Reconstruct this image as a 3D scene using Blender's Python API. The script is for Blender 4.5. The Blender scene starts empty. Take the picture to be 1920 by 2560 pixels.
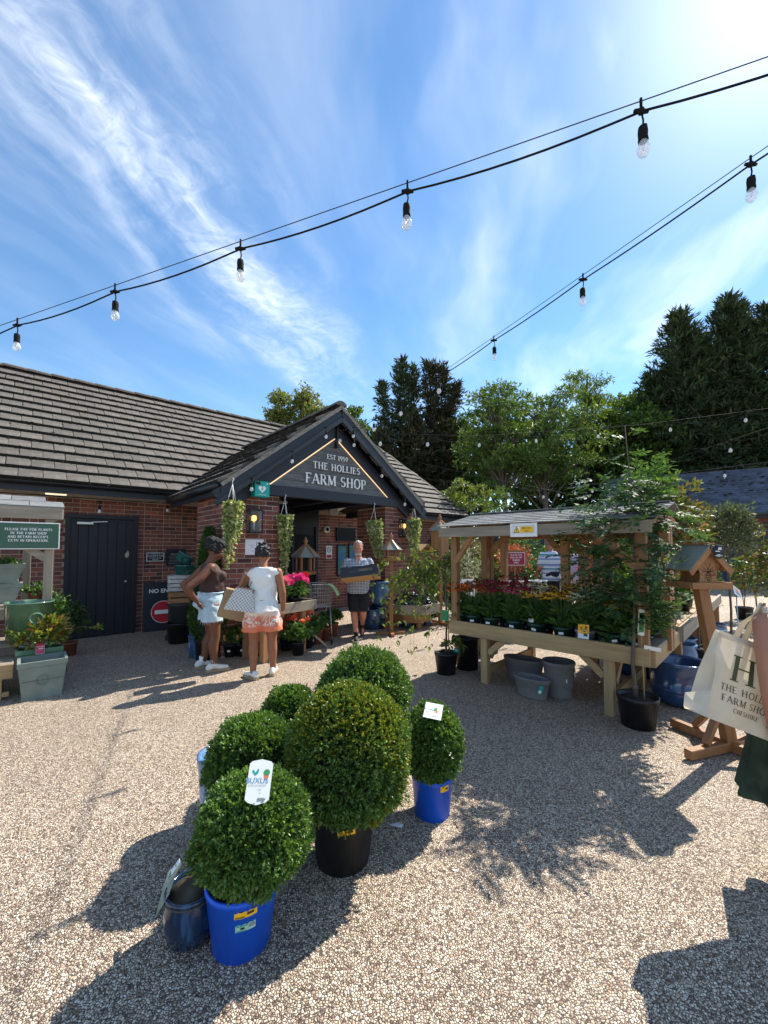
import bpy, bmesh, math, random
import numpy as np
from mathutils import Matrix, Vector, Euler
R = math.radians
rnd = random.Random(7)
nrs = np.random.RandomState(11)
scene = bpy.context.scene
COL = scene.collection
# ------------------------------------------------------------------ camera
FPX, PITCH, HOR = 1010.0, R(2.5), 1371.0          # focal length and horizon in pixels of the 1920x2560 photo
PPV = HOR - FPX * math.tan(PITCH)
CAMZ = 1.6
cam = bpy.data.cameras.new('camera'); camo = bpy.data.objects.new('camera', cam); COL.objects.link(camo)
camo.location = (0, 0, CAMZ); camo.rotation_euler = (math.pi / 2 + PITCH, 0, 0)
cam.sensor_fit = 'VERTICAL'; cam.sensor_height = 36; cam.lens = 36 * FPX / 2560
cam.shift_y = (PPV - 1280) / 2560
cam.clip_start = 0.05; cam.clip_end = 900
scene.camera = camo
# ------------------------------------------------------------------ sky and sun
SUN_AZ, SUN_EL = R(50.0), R(48.0)                 # azimuth from +Y towards +X
sun_dir = Vector((math.cos(SUN_EL) * math.sin(SUN_AZ), math.cos(SUN_EL) * math.cos(SUN_AZ), math.sin(SUN_EL)))
world = bpy.data.worlds.new('World'); scene.world = world; world.use_nodes = True
wn = world.node_tree; wn.nodes.clear()
def _mathn(nt, op, a, b=None, c=None, clamp=False):
    n = nt.nodes.new('ShaderNodeMath'); n.operation = op; n.use_clamp = clamp
    for i, x in enumerate((a, b, c)):
        if x is None: continue
        if isinstance(x, (int, float)): n.inputs[i].default_value = x
        else: nt.links.new(x, n.inputs[i])
    return n.outputs[0]
def _vec(nt, op, a, b=None):
    n = nt.nodes.new('ShaderNodeVectorMath'); n.operation = op
    for i, x in enumerate((a, b)):
        if x is None: continue
        if isinstance(x, (tuple, list, Vector)): n.inputs[i].default_value = tuple(x)
        elif isinstance(x, (int, float)): n.inputs[i].default_value = (x, x, x)
        else: nt.links.new(x, n.inputs[i])
    return n.outputs['Value'] if op in ('DOT_PRODUCT', 'LENGTH') else n.outputs[0]
def _noise(nt, vec, scale, detail=4, rough=.55, dist=0., fac=True):
    n = nt.nodes.new('ShaderNodeTexNoise'); n.inputs['Scale'].default_value = scale
    n.inputs['Detail'].default_value = detail; n.inputs['Roughness'].default_value = rough; n.inputs['Distortion'].default_value = dist
    if vec is not None: nt.links.new(vec, n.inputs['Vector'])
    return n.outputs['Fac'] if fac else n.outputs['Color']
def _map(nt, v, a, b, c=0., d=1., smooth=True):
    n = nt.nodes.new('ShaderNodeMapRange'); n.interpolation_type = 'SMOOTHSTEP' if smooth else 'LINEAR'
    nt.links.new(v, n.inputs[0]); n.inputs[1].default_value = a; n.inputs[2].default_value = b; n.inputs[3].default_value = c; n.inputs[4].default_value = d
    return n.outputs[0]
def _mix(nt, f, a, b, mode='MIX'):
    n = nt.nodes.new('ShaderNodeMix'); n.data_type = 'RGBA'; n.blend_type = mode
    for i, x in ((0, f), (6, a), (7, b)):
        if isinstance(x, (int, float)): n.inputs[i].default_value = x
        elif isinstance(x, (tuple, list)): n.inputs[i].default_value = tuple(x) + ((1,) if len(x) == 3 else ())
        else: nt.links.new(x, n.inputs[i])
    return n.outputs[2]
def build_world():
    nt = wn
    out = nt.nodes.new('ShaderNodeOutputWorld'); bg = nt.nodes.new('ShaderNodeBackground')
    sky = nt.nodes.new('ShaderNodeTexSky'); sky.sky_type = 'NISHITA'; sky.sun_disc = False
    sky.sun_elevation = SUN_EL; sky.sun_rotation = SUN_AZ; sky.air_density = 1.0; sky.dust_density = 0.05; sky.ozone_density = 2.5
    tc = nt.nodes.new('ShaderNodeTexCoord'); d = tc.outputs['Generated']
    sep = nt.nodes.new('ShaderNodeSeparateXYZ'); nt.links.new(d, sep.inputs[0])
    z = _mathn(nt, 'MAXIMUM', sep.outputs[2], 0.05)
    px = _mathn(nt, 'DIVIDE', sep.outputs[0], z); py = _mathn(nt, 'DIVIDE', sep.outputs[1], z)
    comb = nt.nodes.new('ShaderNodeCombineXYZ'); nt.links.new(px, comb.inputs[0]); nt.links.new(py, comb.inputs[1])
    p = comb.outputs[0]
    # warp, then coordinates along and across the cirrus streaks
    wob = _noise(nt, p, 1.6, 3, .5, 0, fac=False)
    wob = _vec(nt, 'SCALE', _vec(nt, 'SUBTRACT', wob, (.5, .5, .5)), None); 
    wob.node.inputs['Scale'].default_value = .34
    q = _vec(nt, 'ADD', p, wob)
    ac = _vec(nt, 'DOT_PRODUCT', q, (.9793, -.2024, 0)); al = _vec(nt, 'DOT_PRODUCT', q, (.2024, .9793, 0))
    c2 = nt.nodes.new('ShaderNodeCombineXYZ')
    nt.links.new(_mathn(nt, 'MULTIPLY', ac, 4.2), c2.inputs[0]); nt.links.new(_mathn(nt, 'MULTIPLY', al, 1.0), c2.inputs[1])
    fib = _noise(nt, c2.outputs[0], 1.0, 6, .56, .25)
    c3 = nt.nodes.new('ShaderNodeCombineXYZ')
    nt.links.new(_mathn(nt, 'MULTIPLY', ac, 2.0), c3.inputs[0]); nt.links.new(_mathn(nt, 'MULTIPLY', al, .7), c3.inputs[1])
    soft = _noise(nt, c3.outputs[0], 1.3, 4, .5, .2)
    # the broad streak that crosses the upper left
    dx = _mathn(nt, 'DIVIDE', _mathn(nt, 'ADD', ac, .80), .21)
    g = _mathn(nt, 'POWER', 2.718, _mathn(nt, 'MULTIPLY', _mathn(nt, 'MULTIPLY', dx, dx), -1.0))
    g = _mathn(nt, 'MULTIPLY', g, _map(nt, al, 3.4, 1.9))
    st = _mathn(nt, 'MULTIPLY', g, _map(nt, fib, .25, .85))
    dx2 = _mathn(nt, 'DIVIDE', _mathn(nt, 'ADD', ac, .93), .30)
    g2 = _mathn(nt, 'POWER', 2.718, _mathn(nt, 'MULTIPLY', _mathn(nt, 'MULTIPLY', dx2, dx2), -1.0))
    st = _mathn(nt, 'ADD', _mathn(nt, 'MULTIPLY', st, _mathn(nt, 'MULTIPLY', _map(nt, soft, .3, .62, .2, .55), _map(nt, _noise(nt, q, 11, 7, .62, 1.6), .32, .66, .45, 1.2))), _mathn(nt, 'MULTIPLY', _mathn(nt, 'MULTIPLY', g2, _map(nt, al, 2.4, 1.2)), _map(nt, fib, .42, .9, 0, .55)))
    # thin high veil, thicker towards the sun's side of the sky
    veil = _mathn(nt, 'MULTIPLY', _map(nt, soft, .36, .72), _map(nt, fib, .28, .75, .35, 1.0))
    veil = _mathn(nt, 'MULTIPLY', veil, _map(nt, ac, -.75, .35, .10, .50))
    cl = _mathn(nt, 'ADD', st, veil, clamp=True)
    cl = _mathn(nt, 'MULTIPLY', cl, _map(nt, sep.outputs[2], .04, .22))
    sd = _vec(nt, 'DOT_PRODUCT', d, tuple(sun_dir))
    fwd = _mathn(nt, 'POWER', _mathn(nt, 'MAXIMUM', sd, 0), 34.0)
    haze = _mathn(nt, 'MULTIPLY', fwd, .35)
    cl = _mathn(nt, 'MAXIMUM', cl, haze)
    hs = nt.nodes.new('ShaderNodeHueSaturation'); hs.inputs['Saturation'].default_value = 1.14; hs.inputs['Value'].default_value = 0.82; hs.inputs['Hue'].default_value = .496
    nt.links.new(sky.outputs[0], hs.inputs['Color'])
    bright = _mathn(nt, 'ADD', 6.2, _mathn(nt, 'MULTIPLY', fwd, 5.0))
    white = nt.nodes.new('ShaderNodeVectorMath'); white.operation = 'SCALE'; white.inputs[0].default_value = (.93, .97, 1.0)
    nt.links.new(bright, white.inputs['Scale'])
    c = _mix(nt, cl, hs.outputs[0], white.outputs[0])
    nt.links.new(c, bg.inputs[0]); bg.inputs[1].default_value = 0.15
    nt.links.new(bg.outputs[0], out.inputs[0])
build_world()
sun = bpy.data.lights.new('sun', 'SUN'); suno = bpy.data.objects.new('sun', sun); COL.objects.link(suno)
sun.energy = 4.7; sun.angle = R(.53); sun.color = (1.0, .94, .84)
suno.rotation_euler = sun_dir.to_track_quat('Z', 'Y').to_euler(); suno.location = (20, 20, 30)
vs = scene.view_settings; vs.view_transform = 'Standard'; vs.look = 'None'; vs.gamma = 1; vs.use_curve_mapping = False; vs.exposure = 0.88
scene.render.engine = 'CYCLES'; scene.cycles.use_denoising = True
scene.cycles.max_bounces = 8; scene.cycles.transparent_max_bounces = 12; scene.cycles.diffuse_bounces = 4
# ------------------------------------------------------------------ pixel helpers: photo pixel -> place in the yard
def ray(u, v):
    x, y = (u - 960) / FPX, (PPV - v) / FPX
    c, s = math.cos(PITCH), math.sin(PITCH)
    return Vector((x, c - y * s, s + y * c))
def G(u, v, z=0.):
    r = ray(u, v); k = (z - CAMZ) / r.z
    return Vector((r.x * k, r.y * k, z))
def P(u, v, d):
    r = ray(u, v); k = d / r.y
    return Vector((r.x * k, d, CAMZ + r.z * k))
# ------------------------------------------------------------------ mesh helpers
class MB:
    def __init__(s): s.v = []; s.f = []; s.m = []; s.s = []; s.mi = 0
    def add(s, V, F, M=None, smooth=False):
        b = len(s.v)
        if M is not None: V = [M @ Vector(p) for p in V]
        s.v += [tuple(p) for p in V]
        for f in F: s.f.append(tuple(i + b for i in f)); s.m.append(s.mi); s.s.append(smooth)
        return s
    def box(s, c, d, rz=0., bev=0., M=None, rx=0., ry=0.):
        hx, hy, hz = d[0] / 2, d[1] / 2, d[2] / 2
        T = Matrix.Translation(c) @ Euler((rx, ry, rz)).to_matrix().to_4x4()
        if M is not None: T = M @ T
        if bev <= 0:
            V = [(x, y, z) for x in (-hx, hx) for y in (-hy, hy) for z in (-hz, hz)]
            F = [(0, 1, 3, 2), (4, 6, 7, 5), (0, 4, 5, 1), (2, 3, 7, 6), (0, 2, 6, 4), (1, 5, 7, 3)]
            return s.add(V, F, T)
        b = min(bev, hx * .9, hy * .9, hz * .9)
        V = []; idx = {}
        for sx in (-1, 1):
            for sy in (-1, 1):
                for sz in (-1, 1):
                    for ax in range(3):
                        p = [sx * (hx - b), sy * (hy - b), sz * (hz - b)]
                        p[ax] = (sx * hx, sy * hy, sz * hz)[ax]
                        idx[(sx, sy, sz, ax)] = len(V); V.append(tuple(p))
        F = []
        for ax in range(3):
            o = [a for a in range(3) if a != ax]
            for sg in (-1, 1):
                q = []
                for (i, j) in ((-1, -1), (1, -1), (1, 1), (-1, 1)):
                    k = [0, 0, 0]; k[ax] = sg; k[o[0]] = i; k[o[1]] = j; q.append(idx[tuple(k) + (ax,)])
                F.append(tuple(q))
        for ax in range(3):
            o = [a for a in range(3) if a != ax]
            for i in (-1, 1):
                for j in (-1, 1):
                    k0 = [0, 0, 0]; k0[ax] = -1; k0[o[0]] = i; k0[o[1]] = j; k1 = list(k0); k1[ax] = 1
                    F.append((idx[tuple(k0) + (o[0],)], idx[tuple(k1) + (o[0],)], idx[tuple(k1) + (o[1],)], idx[tuple(k0) + (o[1],)]))
        for sx in (-1, 1):
            for sy in (-1, 1):
                for sz in (-1, 1): F.append(tuple(idx[(sx, sy, sz, a)] for a in range(3)))
        return s.add(V, F, T)
    def bar(s, p, q, w, h, bev=0., up=(0, 0, 1)):
        p, q = Vector(p), Vector(q); x = (q - p); L = x.length; x.normalize()
        u = Vector(up)
        if abs(x.dot(u)) > .99: u = Vector((0, 1, 0))
        y = u.cross(x).normalized(); z = x.cross(y)
        T = Matrix((x, y, z)).transposed().to_4x4(); T.translation = (p + q) / 2
        return s.box((0, 0, 0), (L, w, h), bev=bev, M=T)
    def tube(s, pts, radii, n=8, cap=True, smooth=True):
        pts = [Vector(p) for p in pts]
        if isinstance(radii, (int, float)): radii = [radii] * len(pts)
        V = []; F = []; prev = None
        for i, p in enumerate(pts):
            t = (pts[min(i + 1, len(pts) - 1)] - pts[max(i - 1, 0)])
            t = t.normalized() if t.length > 1e-9 else Vector((0, 0, 1))
            if prev is None:
                a = Vector((0, 0, 1)) if abs(t.z) < .9 else Vector((1, 0, 0)); x = t.cross(a).normalized()
            else: x = (prev - t * prev.dot(t)).normalized()
            prev = x; y = t.cross(x)
            for k in range(n):
                a = 2 * math.pi * k / n; V.append(p + (x * math.cos(a) + y * math.sin(a)) * radii[i])
        for i in range(len(pts) - 1):
            for k in range(n): F.append((i * n + k, i * n + (k + 1) % n, (i + 1) * n + (k + 1) % n, (i + 1) * n + k))
        if cap: F.append(tuple(range(n - 1, -1, -1))); F.append(tuple(range((len(pts) - 1) * n, len(pts) * n)))
        return s.add(V, F, None, smooth)
    def lathe(s, prof, n=24, c=(0, 0, 0), sx=1., sy=1., smooth=True, M=None, close=False, sq=0):
        V = []; F = []
        for (r, z) in prof:
            for k in range(n):
                a = 2 * math.pi * (k + .5 * (sq > 0)) / n; f = 1.
                V.append((c[0] + r * sx * math.cos(a) * f, c[1] + r * sy * math.sin(a) * f, c[2] + z))
        m = len(prof)
        for i in range(m - 1 + close):
            j = (i + 1) % m
            for k in range(n): F.append((i * n + k, i * n + (k + 1) % n, j * n + (k + 1) % n, j * n + k))
        if not close:
            if prof[0][0] > 1e-4: F.append(tuple(range(n - 1, -1, -1)))
            if prof[-1][0] > 1e-4: F.append(tuple(range((m - 1) * n, m * n)))
        return s.add(V, F, M, smooth)
    def ball(s, c, r, n=10, M=None):
        if isinstance(r, (int, float)): r = (r, r, r)
        V = [(0, 0, -1)]; F = []; h = n // 2
        for i in range(1, h):
            t = math.pi * i / h
            for k in range(n): a = 2 * math.pi * k / n; V.append((math.sin(t) * math.cos(a), math.sin(t) * math.sin(a), -math.cos(t)))
        V.append((0, 0, 1)); L = len(V) - 1
        for k in range(n): F.append((0, 1 + (k + 1) % n, 1 + k)); F.append((L, L - n + k, L - n + (k + 1) % n))
        for i in range(h - 2):
            for k in range(n): F.append((1 + i * n + k, 1 + i * n + (k + 1) % n, 1 + (i + 1) * n + (k + 1) % n, 1 + (i + 1) * n + k))
        T = Matrix.Translation(c) @ (M or Matrix()) @ Matrix.Diagonal((r[0], r[1], r[2], 1))
        return s.add(V, F, T, True)
    def mesh(s, name, mats):
        me = bpy.data.meshes.new(name); me.from_pydata(s.v, [], s.f)
        for m in (mats if isinstance(mats, (list, tuple)) else [mats]): me.materials.append(m)
        me.polygons.foreach_set('material_index', s.m); me.polygons.foreach_set('use_smooth', s.s); me.update()
        return me
    def build(s, name, mats, parent=None, loc=None, rz=None, **tags):
        return link(name, s.mesh(name, mats), parent, loc, rz, **tags)
def link(name, me, parent=None, loc=None, rz=None, rot=None, **tags):
    o = bpy.data.objects.new(name, me); COL.objects.link(o)
    if parent is not None: o.parent = parent
    if loc is not None: o.location = loc
    if rz is not None: o.rotation_euler = (0, 0, rz)
    if rot is not None: o.rotation_euler = rot
    for k, v in tags.items(): o[k] = v
    return o
def thing(name, label, cat, loc=(0, 0, 0), rz=0., group=None, rot=None):
    o = bpy.data.objects.new(name, None); COL.objects.link(o); o.empty_display_size = .1
    o.location = loc; o.rotation_euler = rot if rot is not None else (0, 0, rz); o['label'] = label; o['category'] = cat
    if group: o['group'] = group
    return o
def tag(o, label, cat, group=None):
    o['label'] = label; o['category'] = cat
    if group: o['group'] = group
    return o
def copy_tree(o, parent=None):
    c = o.copy(); COL.objects.link(c); c.parent = parent
    for ch in list(o.children): copy_tree(ch, c)
    return c
def np_mesh(name, V, F, mats, smooth=False):
    V = np.ascontiguousarray(V, dtype=np.float32); F = np.ascontiguousarray(F, dtype=np.int32); k = F.shape[1]
    me = bpy.data.meshes.new(name)
    me.vertices.add(len(V)); me.vertices.foreach_set('co', V.ravel())
    me.loops.add(F.size); me.loops.foreach_set('vertex_index', F.ravel())
    me.polygons.add(len(F)); me.polygons.foreach_set('loop_start', np.arange(0, F.size, k, dtype=np.int32))
    if smooth: me.polygons.foreach_set('use_smooth', np.ones(len(F), dtype=bool))
    me.update(calc_edges=True); me.validate()
    for m in (mats if isinstance(mats, (list, tuple)) else [mats]): me.materials.append(m)
    return me
def unit(a): return a / np.maximum(np.linalg.norm(a, axis=1, keepdims=True), 1e-9)
def leaves_np(Pt, D, Nn, L, W, fold=.25, rs=nrs, lvar=.3):
    """leaf blades: base point, tip direction, face normal -> two triangles each"""
    n = len(Pt); D = unit(D); S = unit(np.cross(D, Nn)); N2 = np.cross(S, D)
    l = (L * (1 + lvar * (rs.rand(n, 1) * 2 - 1))); w = l * W / L
    b = Pt; t = Pt + D * l; m = Pt + D * l * .45 + N2 * l * fold * .3
    V = np.stack([b, m - S * w * .5, t, m + S * w * .5], 1).reshape(-1, 3)
    i = np.arange(n)[:, None] * 4
    F = np.concatenate([i + np.array([[0, 1, 2]]), i + np.array([[0, 2, 3]])], 1).reshape(-1, 3)
    return V, F
def rand_dirs(n, rs=nrs): return unit(rs.randn(n, 3))
# ------------------------------------------------------------------ materials
def mk(name, col, rough=.6, var=.12, vscale=6., bump=0., bscale=60., metal=0., spec=.5, isl=0., obj=0., col2=None, c2s=3., c2r=(.5, .7),
       coat=0., transl=0., ramp=None, stretch=(1, 1, 1), emis=None, hue=0., bdist=.01, alpha=1., trans=0., ior=1.45, detail=4, tcol=(1.6, 1.5, .55)):
    m = bpy.data.materials.new(name); m.use_nodes = True; nt = m.node_tree; b = nt.nodes['Principled BSDF']
    tc = nt.nodes.new('ShaderNodeTexCoord'); mp = nt.nodes.new('ShaderNodeMapping'); mp.inputs['Scale'].default_value = stretch
    nt.links.new(tc.outputs['Object'], mp.inputs[0]); vec = mp.outputs[0]
    f = None
    if var: f = _mathn(nt, 'ADD', 1.0, _mathn(nt, 'MULTIPLY', _mathn(nt, 'SUBTRACT', _noise(nt, vec, vscale, detail), .5), var * 3))
    rr = None
    if isl or obj or ramp or hue:
        ge = nt.nodes.new('ShaderNodeNewGeometry'); oi = nt.nodes.new('ShaderNodeObjectInfo')
        rr = _mathn(nt, 'FRACT', _mathn(nt, 'ADD', ge.outputs['Random Per Island'], oi.outputs['Random']))
        r2 = _mathn(nt, 'FRACT', _mathn(nt, 'MULTIPLY', rr, 17.3))
        if isl: f = _mathn(nt, 'ADD', f if f is not None else 1.0, _mathn(nt, 'MULTIPLY', _mathn(nt, 'SUBTRACT', r2, .5), isl * 2))
        if obj: f = _mathn(nt, 'ADD', f if f is not None else 1.0, _mathn(nt, 'MULTIPLY', _mathn(nt, 'SUBTRACT', oi.outputs['Random'], .5), obj * 2))
    if ramp:
        cr = nt.nodes.new('ShaderNodeValToRGB'); cr.color_ramp.interpolation = 'LINEAR'
        while len(cr.color_ramp.elements) < len(ramp): cr.color_ramp.elements.new(.5)
        for e, (p, c) in zip(cr.color_ramp.elements, ramp): e.position = p; e.color = tuple(c) + (1,)
        nt.links.new(rr, cr.inputs[0]); c = cr.outputs[0]
    else:
        rgb = nt.nodes.new('ShaderNodeRGB'); rgb.outputs[0].default_value = tuple(col) + (1,); c = rgb.outputs[0]
    if col2 is not None: c = _mix(nt, _map(nt, _noise(nt, vec, c2s, 5, .6), c2r[0], c2r[1]), c, col2)
    if f is not None:
        v = nt.nodes.new('ShaderNodeVectorMath'); v.operation = 'SCALE'; nt.links.new(c, v.inputs[0]); nt.links.new(_mathn(nt, 'MAXIMUM', f, .05), v.inputs['Scale']); c = v.outputs[0]
    nt.links.new(c, b.inputs['Base Color'])
    b.inputs['Roughness'].default_value = rough; b.inputs['Metallic'].default_value = metal; b.inputs['Specular IOR Level'].default_value = spec
    b.inputs['Coat Weight'].default_value = coat; b.inputs['Coat Roughness'].default_value = .06
    b.inputs['Transmission Weight'].default_value = trans; b.inputs['IOR'].default_value = ior; b.inputs['Alpha'].default_value = alpha
    if bump:
        bn = nt.nodes.new('ShaderNodeBump'); bn.inputs['Strength'].default_value = bump; bn.inputs['Distance'].default_value = bdist
        nt.links.new(_noise(nt, vec, bscale, 5, .6), bn.inputs['Height']); nt.links.new(bn.outputs[0], b.inputs['Normal'])
    if emis: b.inputs['Emission Color'].default_value = tuple(emis[:3]) + (1,); b.inputs['Emission Strength'].default_value = emis[3]
    if transl:
        tr = nt.nodes.new('ShaderNodeBsdfTranslucent'); ms = nt.nodes.new('ShaderNodeMixShader'); ms.inputs[0].default_value = transl
        tc2 = _mix(nt, 1.0, c, tuple(tcol) + (1,), 'MULTIPLY'); nt.links.new(tc2, tr.inputs[0])
        out = nt.nodes['Material Output']; nt.links.new(b.outputs[0], ms.inputs[1]); nt.links.new(tr.outputs[0], ms.inputs[2]); nt.links.new(ms.outputs[0], out.inputs[0])
    m['bsdf'] = b.name
    return m
def leafmat(name, c1, c2, c3=None, rough=.42, transl=.25, isl=.25, spec=.5):
    r = [(0., c1), (.55, c2), (1., c3 or c2)]
    return mk(name, c1, rough, .15, 3., ramp=r, isl=isl, transl=transl, spec=spec)
def ground_mat():
    m = bpy.data.materials.new('resin_gravel'); m.use_nodes = True; nt = m.node_tree; b = nt.nodes['Principled BSDF']
    tc = nt.nodes.new('ShaderNodeTexCoord'); vec = tc.outputs['Object']
    wob = _vec(nt, 'SCALE', _noise(nt, vec, 55, 2, .5, 0, fac=False)); wob.node.inputs['Scale'].default_value = .013
    v2 = _vec(nt, 'ADD', vec, wob)
    vo = nt.nodes.new('ShaderNodeTexVoronoi'); vo.feature = 'F1'; vo.inputs['Scale'].default_value = 100; nt.links.new(v2, vo.inputs['Vector'])
    ve = nt.nodes.new('ShaderNodeTexVoronoi'); ve.feature = 'DISTANCE_TO_EDGE'; ve.inputs['Scale'].default_value = 100; nt.links.new(v2, ve.inputs['Vector'])
    sc = nt.nodes.new('ShaderNodeSeparateColor'); nt.links.new(vo.outputs['Color'], sc.inputs[0])
    cr = nt.nodes.new('ShaderNodeValToRGB'); el = cr.color_ramp.elements
    stones = [(0., (.15, .10, .07)), (.14, (.35, .255, .175)), (.38, (.57, .445, .315)), (.62, (.72, .585, .435)), (.85, (.80, .70, .56)), (1., (.36, .225, .14))]
    while len(el) < len(stones): el.new(.5)
    for e, (p, c) in zip(el, stones): e.position = p; e.color = c + (1,)
    nt.links.new(sc.outputs[0], cr.inputs[0])
    gap = _map(nt, ve.outputs['Distance'], .03, .19)
    c = _mix(nt, gap, (.075, .052, .044), cr.outputs[0])
    big = _noise(nt, vec, .38, 6, .62); mid = _noise(nt, vec, 3.1, 4, .6)
    f = _mathn(nt, 'ADD', .62, _mathn(nt, 'ADD', _mathn(nt, 'MULTIPLY', big, .56), _mathn(nt, 'MULTIPLY', mid, .26)))
    # a few darker trodden and stained spots
    sp = _map(nt, _noise(nt, vec, 1.7, 6, .65, .6), .62, .72, 1., .70)
    f = _mathn(nt, 'MULTIPLY', f, sp)
    v = nt.nodes.new('ShaderNodeVectorMath'); v.operation = 'SCALE'; nt.links.new(c, v.inputs[0]); nt.links.new(f, v.inputs['Scale'])
    nt.links.new(v.outputs[0], b.inputs['Base Color']); b.inputs['Roughness'].default_value = .62; b.inputs['Specular IOR Level'].default_value = .35
    h = _mathn(nt, 'ADD', _mathn(nt, 'POWER', _mathn(nt, 'MINIMUM', _mathn(nt, 'MULTIPLY', ve.outputs['Distance'], 2.2), 1.), .6), _mathn(nt, 'MULTIPLY', sc.outputs[1], .55))
    bn = nt.nodes.new('ShaderNodeBump'); bn.inputs['Strength'].default_value = .9; bn.inputs['Distance'].default_value = .005
    nt.links.new(h, bn.inputs['Height']); nt.links.new(bn.outputs[0], b.inputs['Normal'])
    return m
def check_mat(name, ca, cb, size, axes=(0, 2), rough=.6, lines=None):
    """two-way woven check or (lines) thin grid lines over a ground colour, in object space"""
    m = mk(name, ca, rough, .0); nt = m.node_tree; b = nt.nodes['Principled BSDF']
    tc = nt.nodes.new('ShaderNodeTexCoord'); s = nt.nodes.new('ShaderNodeSeparateXYZ'); nt.links.new(tc.outputs['Object'], s.inputs[0])
    def st(ax):
        fr = _mathn(nt, 'FRACT', _mathn(nt, 'DIVIDE', s.outputs[ax], size))
        return _mathn(nt, 'LESS_THAN', fr, lines or .5)
    a, c = st(axes[0]), st(axes[1])
    f = _mathn(nt, 'MAXIMUM', a, c) if lines else _mathn(nt, 'ABSOLUTE', _mathn(nt, 'SUBTRACT', a, c))
    if not lines and len(name) and name.startswith('gingham'): f = _mathn(nt, 'MULTIPLY', _mathn(nt, 'ADD', a, c), .5)
    n = _noise(nt, tc.outputs['Object'], 30, 3)
    col = _mix(nt, f, ca, cb); v = nt.nodes.new('ShaderNodeVectorMath'); v.operation = 'SCALE'; nt.links.new(col, v.inputs[0])
    nt.links.new(_mathn(nt, 'ADD', .8, _mathn(nt, 'MULTIPLY', n, .4)), v.inputs['Scale']); nt.links.new(v.outputs[0], b.inputs['Base Color'])
    return m
M = {}
M['ground'] = ground_mat()
BR = [(0., (.085, .035, .032)), (.22, (.15, .055, .043)), (.42, (.22, .08, .056)), (.62, (.17, .07, .06)), (.82, (.30, .10, .06)), (1., (.12, .055, .05))]
M['brick'] = mk('brick', (.2, .08, .06), .85, .22, 14, bump=.5, bscale=55, ramp=BR, isl=.18, bdist=.004)
M['mortar'] = mk('mortar', (.46, .37, .31), .9, .2, 9, bump=.3, bscale=80)
M['tile'] = mk('concrete_tile', (.108, .094, .080), .85, .28, 5, bump=.4, bscale=90, isl=.14, obj=.10, col2=(.165, .145, .12), c2s=9, c2r=(.5, .78), bdist=.004)
M['tile_edge_shade'] = mk('shade_painted_tile_edge', (.016, .014, .011), .95, .5, 30, bump=.6, bscale=60, col2=(.05, .043, .034), c2s=26, c2r=(.55, .75))  # near-black colour paints in the dark shade line under each tile course
M['roof_under'] = mk('roof_underlay', (.03, .028, .026), .9, .1)
M['moss'] = mk('moss', (.028, .024, .017), .95, .4, 20, isl=.4, ramp=[(0, (.018, .016, .013)), (.6, (.032, .028, .018)), (1, (.055, .05, .025))])
M['black_timber'] = mk('black_painted_timber', (.013, .017, .027), .48, .35, 9, bump=.35, bscale=30, stretch=(1, 8, 8), bdist=.004)
M['black_door'] = mk('black_painted_door', (.009, .011, .018), .5, .3, 12, bump=.2, bscale=30, stretch=(6, 6, .6), bdist=.003)
M['soffit'] = mk('soffit', (.5, .47, .42), .7, .1)
M['gutter'] = mk('gutter', (.012, .014, .02), .3, .1)
M['grey_plank'] = mk('weathered_grey_plank', (.12, .125, .13), .75, .5, 7, bump=.5, bscale=28, stretch=(.8, 9, 9), isl=.12, obj=.12, col2=(.22, .21, .195), c2s=10, c2r=(.5, .75), bdist=.004)
M['white_letter'] = mk('white_letter', (.82, .82, .8), .5, .03)
M['led'] = mk('light_strip', (.9, .65, .4), .5, 0, emis=(1., .66, .36, .5))
M['white'] = mk('white_plastic', (.78, .78, .76), .5, .04)
M['paper'] = mk('paper', (.75, .76, .78), .7, .04)
M['blackp'] = mk('black_plastic_pot', (.011, .012, .015), .45, .25, 10, bump=.1, bscale=40, col2=(.035, .031, .027), c2s=7, c2r=(.5, .75))
M['bluep'] = mk('blue_plastic_pot', (.008, .11, .78), .36, .14, 6, bump=.05, bscale=30, col2=(.03, .13, .66), c2s=8, c2r=(.55, .8))
M['soil'] = mk('compost', (.03, .02, .014), .95, .4, 30, bump=.8, bscale=60)
WOODS = {}
def wood(name, col, axis, col2=None, rough=.7, var=.3):
    st = [10, 10, 10]; st[axis] = .9
    return mk(name + 'xyz'[axis], col, rough, var, 3.2, bump=.35, bscale=9, stretch=tuple(st), col2=col2, c2s=1.1, c2r=(.5, .8), obj=.1, bdist=.004, detail=6)
for ax in range(3):
    M['pine', ax] = wood('treated_pine', (.37, .25, .125), ax, (.27, .19, .105))
    M['grey', ax] = wood('weathered_pine', (.28, .235, .18), ax, (.18, .155, .12))
    M['oak', ax] = wood('oiled_wood', (.30, .135, .052), ax, (.21, .085, .033), rough=.45)
    M['brown', ax] = wood('brown_stained_timber', (.33, .17, .078), ax, (.23, .115, .055))
M['felt'] = mk('roof_felt_shingle', (.17, .175, .175), .9, .35, 9, isl=.22, bump=.6, bscale=220, bdist=.002, col2=(.10, .105, .105), c2s=16)
M['felt_green'] = mk('grey_green_felt', (.20, .22, .20), .95, .15, 30, bump=.8, bscale=300, bdist=.002)
M['slate'] = mk('slate', (.075, .085, .115), .6, .25, 3, isl=.3, obj=.1, col2=(.05, .055, .06), c2s=1.2, c2r=(.5, .7))
M['steel'] = mk('galvanised_wire', (.45, .46, .47), .35, .1, metal=.9)
M['cable'] = mk('black_rubber_cable', (.012, .012, .013), .85, .1, spec=.15)
M['thin_wire'] = mk('steel_support_wire', (.05, .05, .055), .8, .1, spec=.2)
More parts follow.
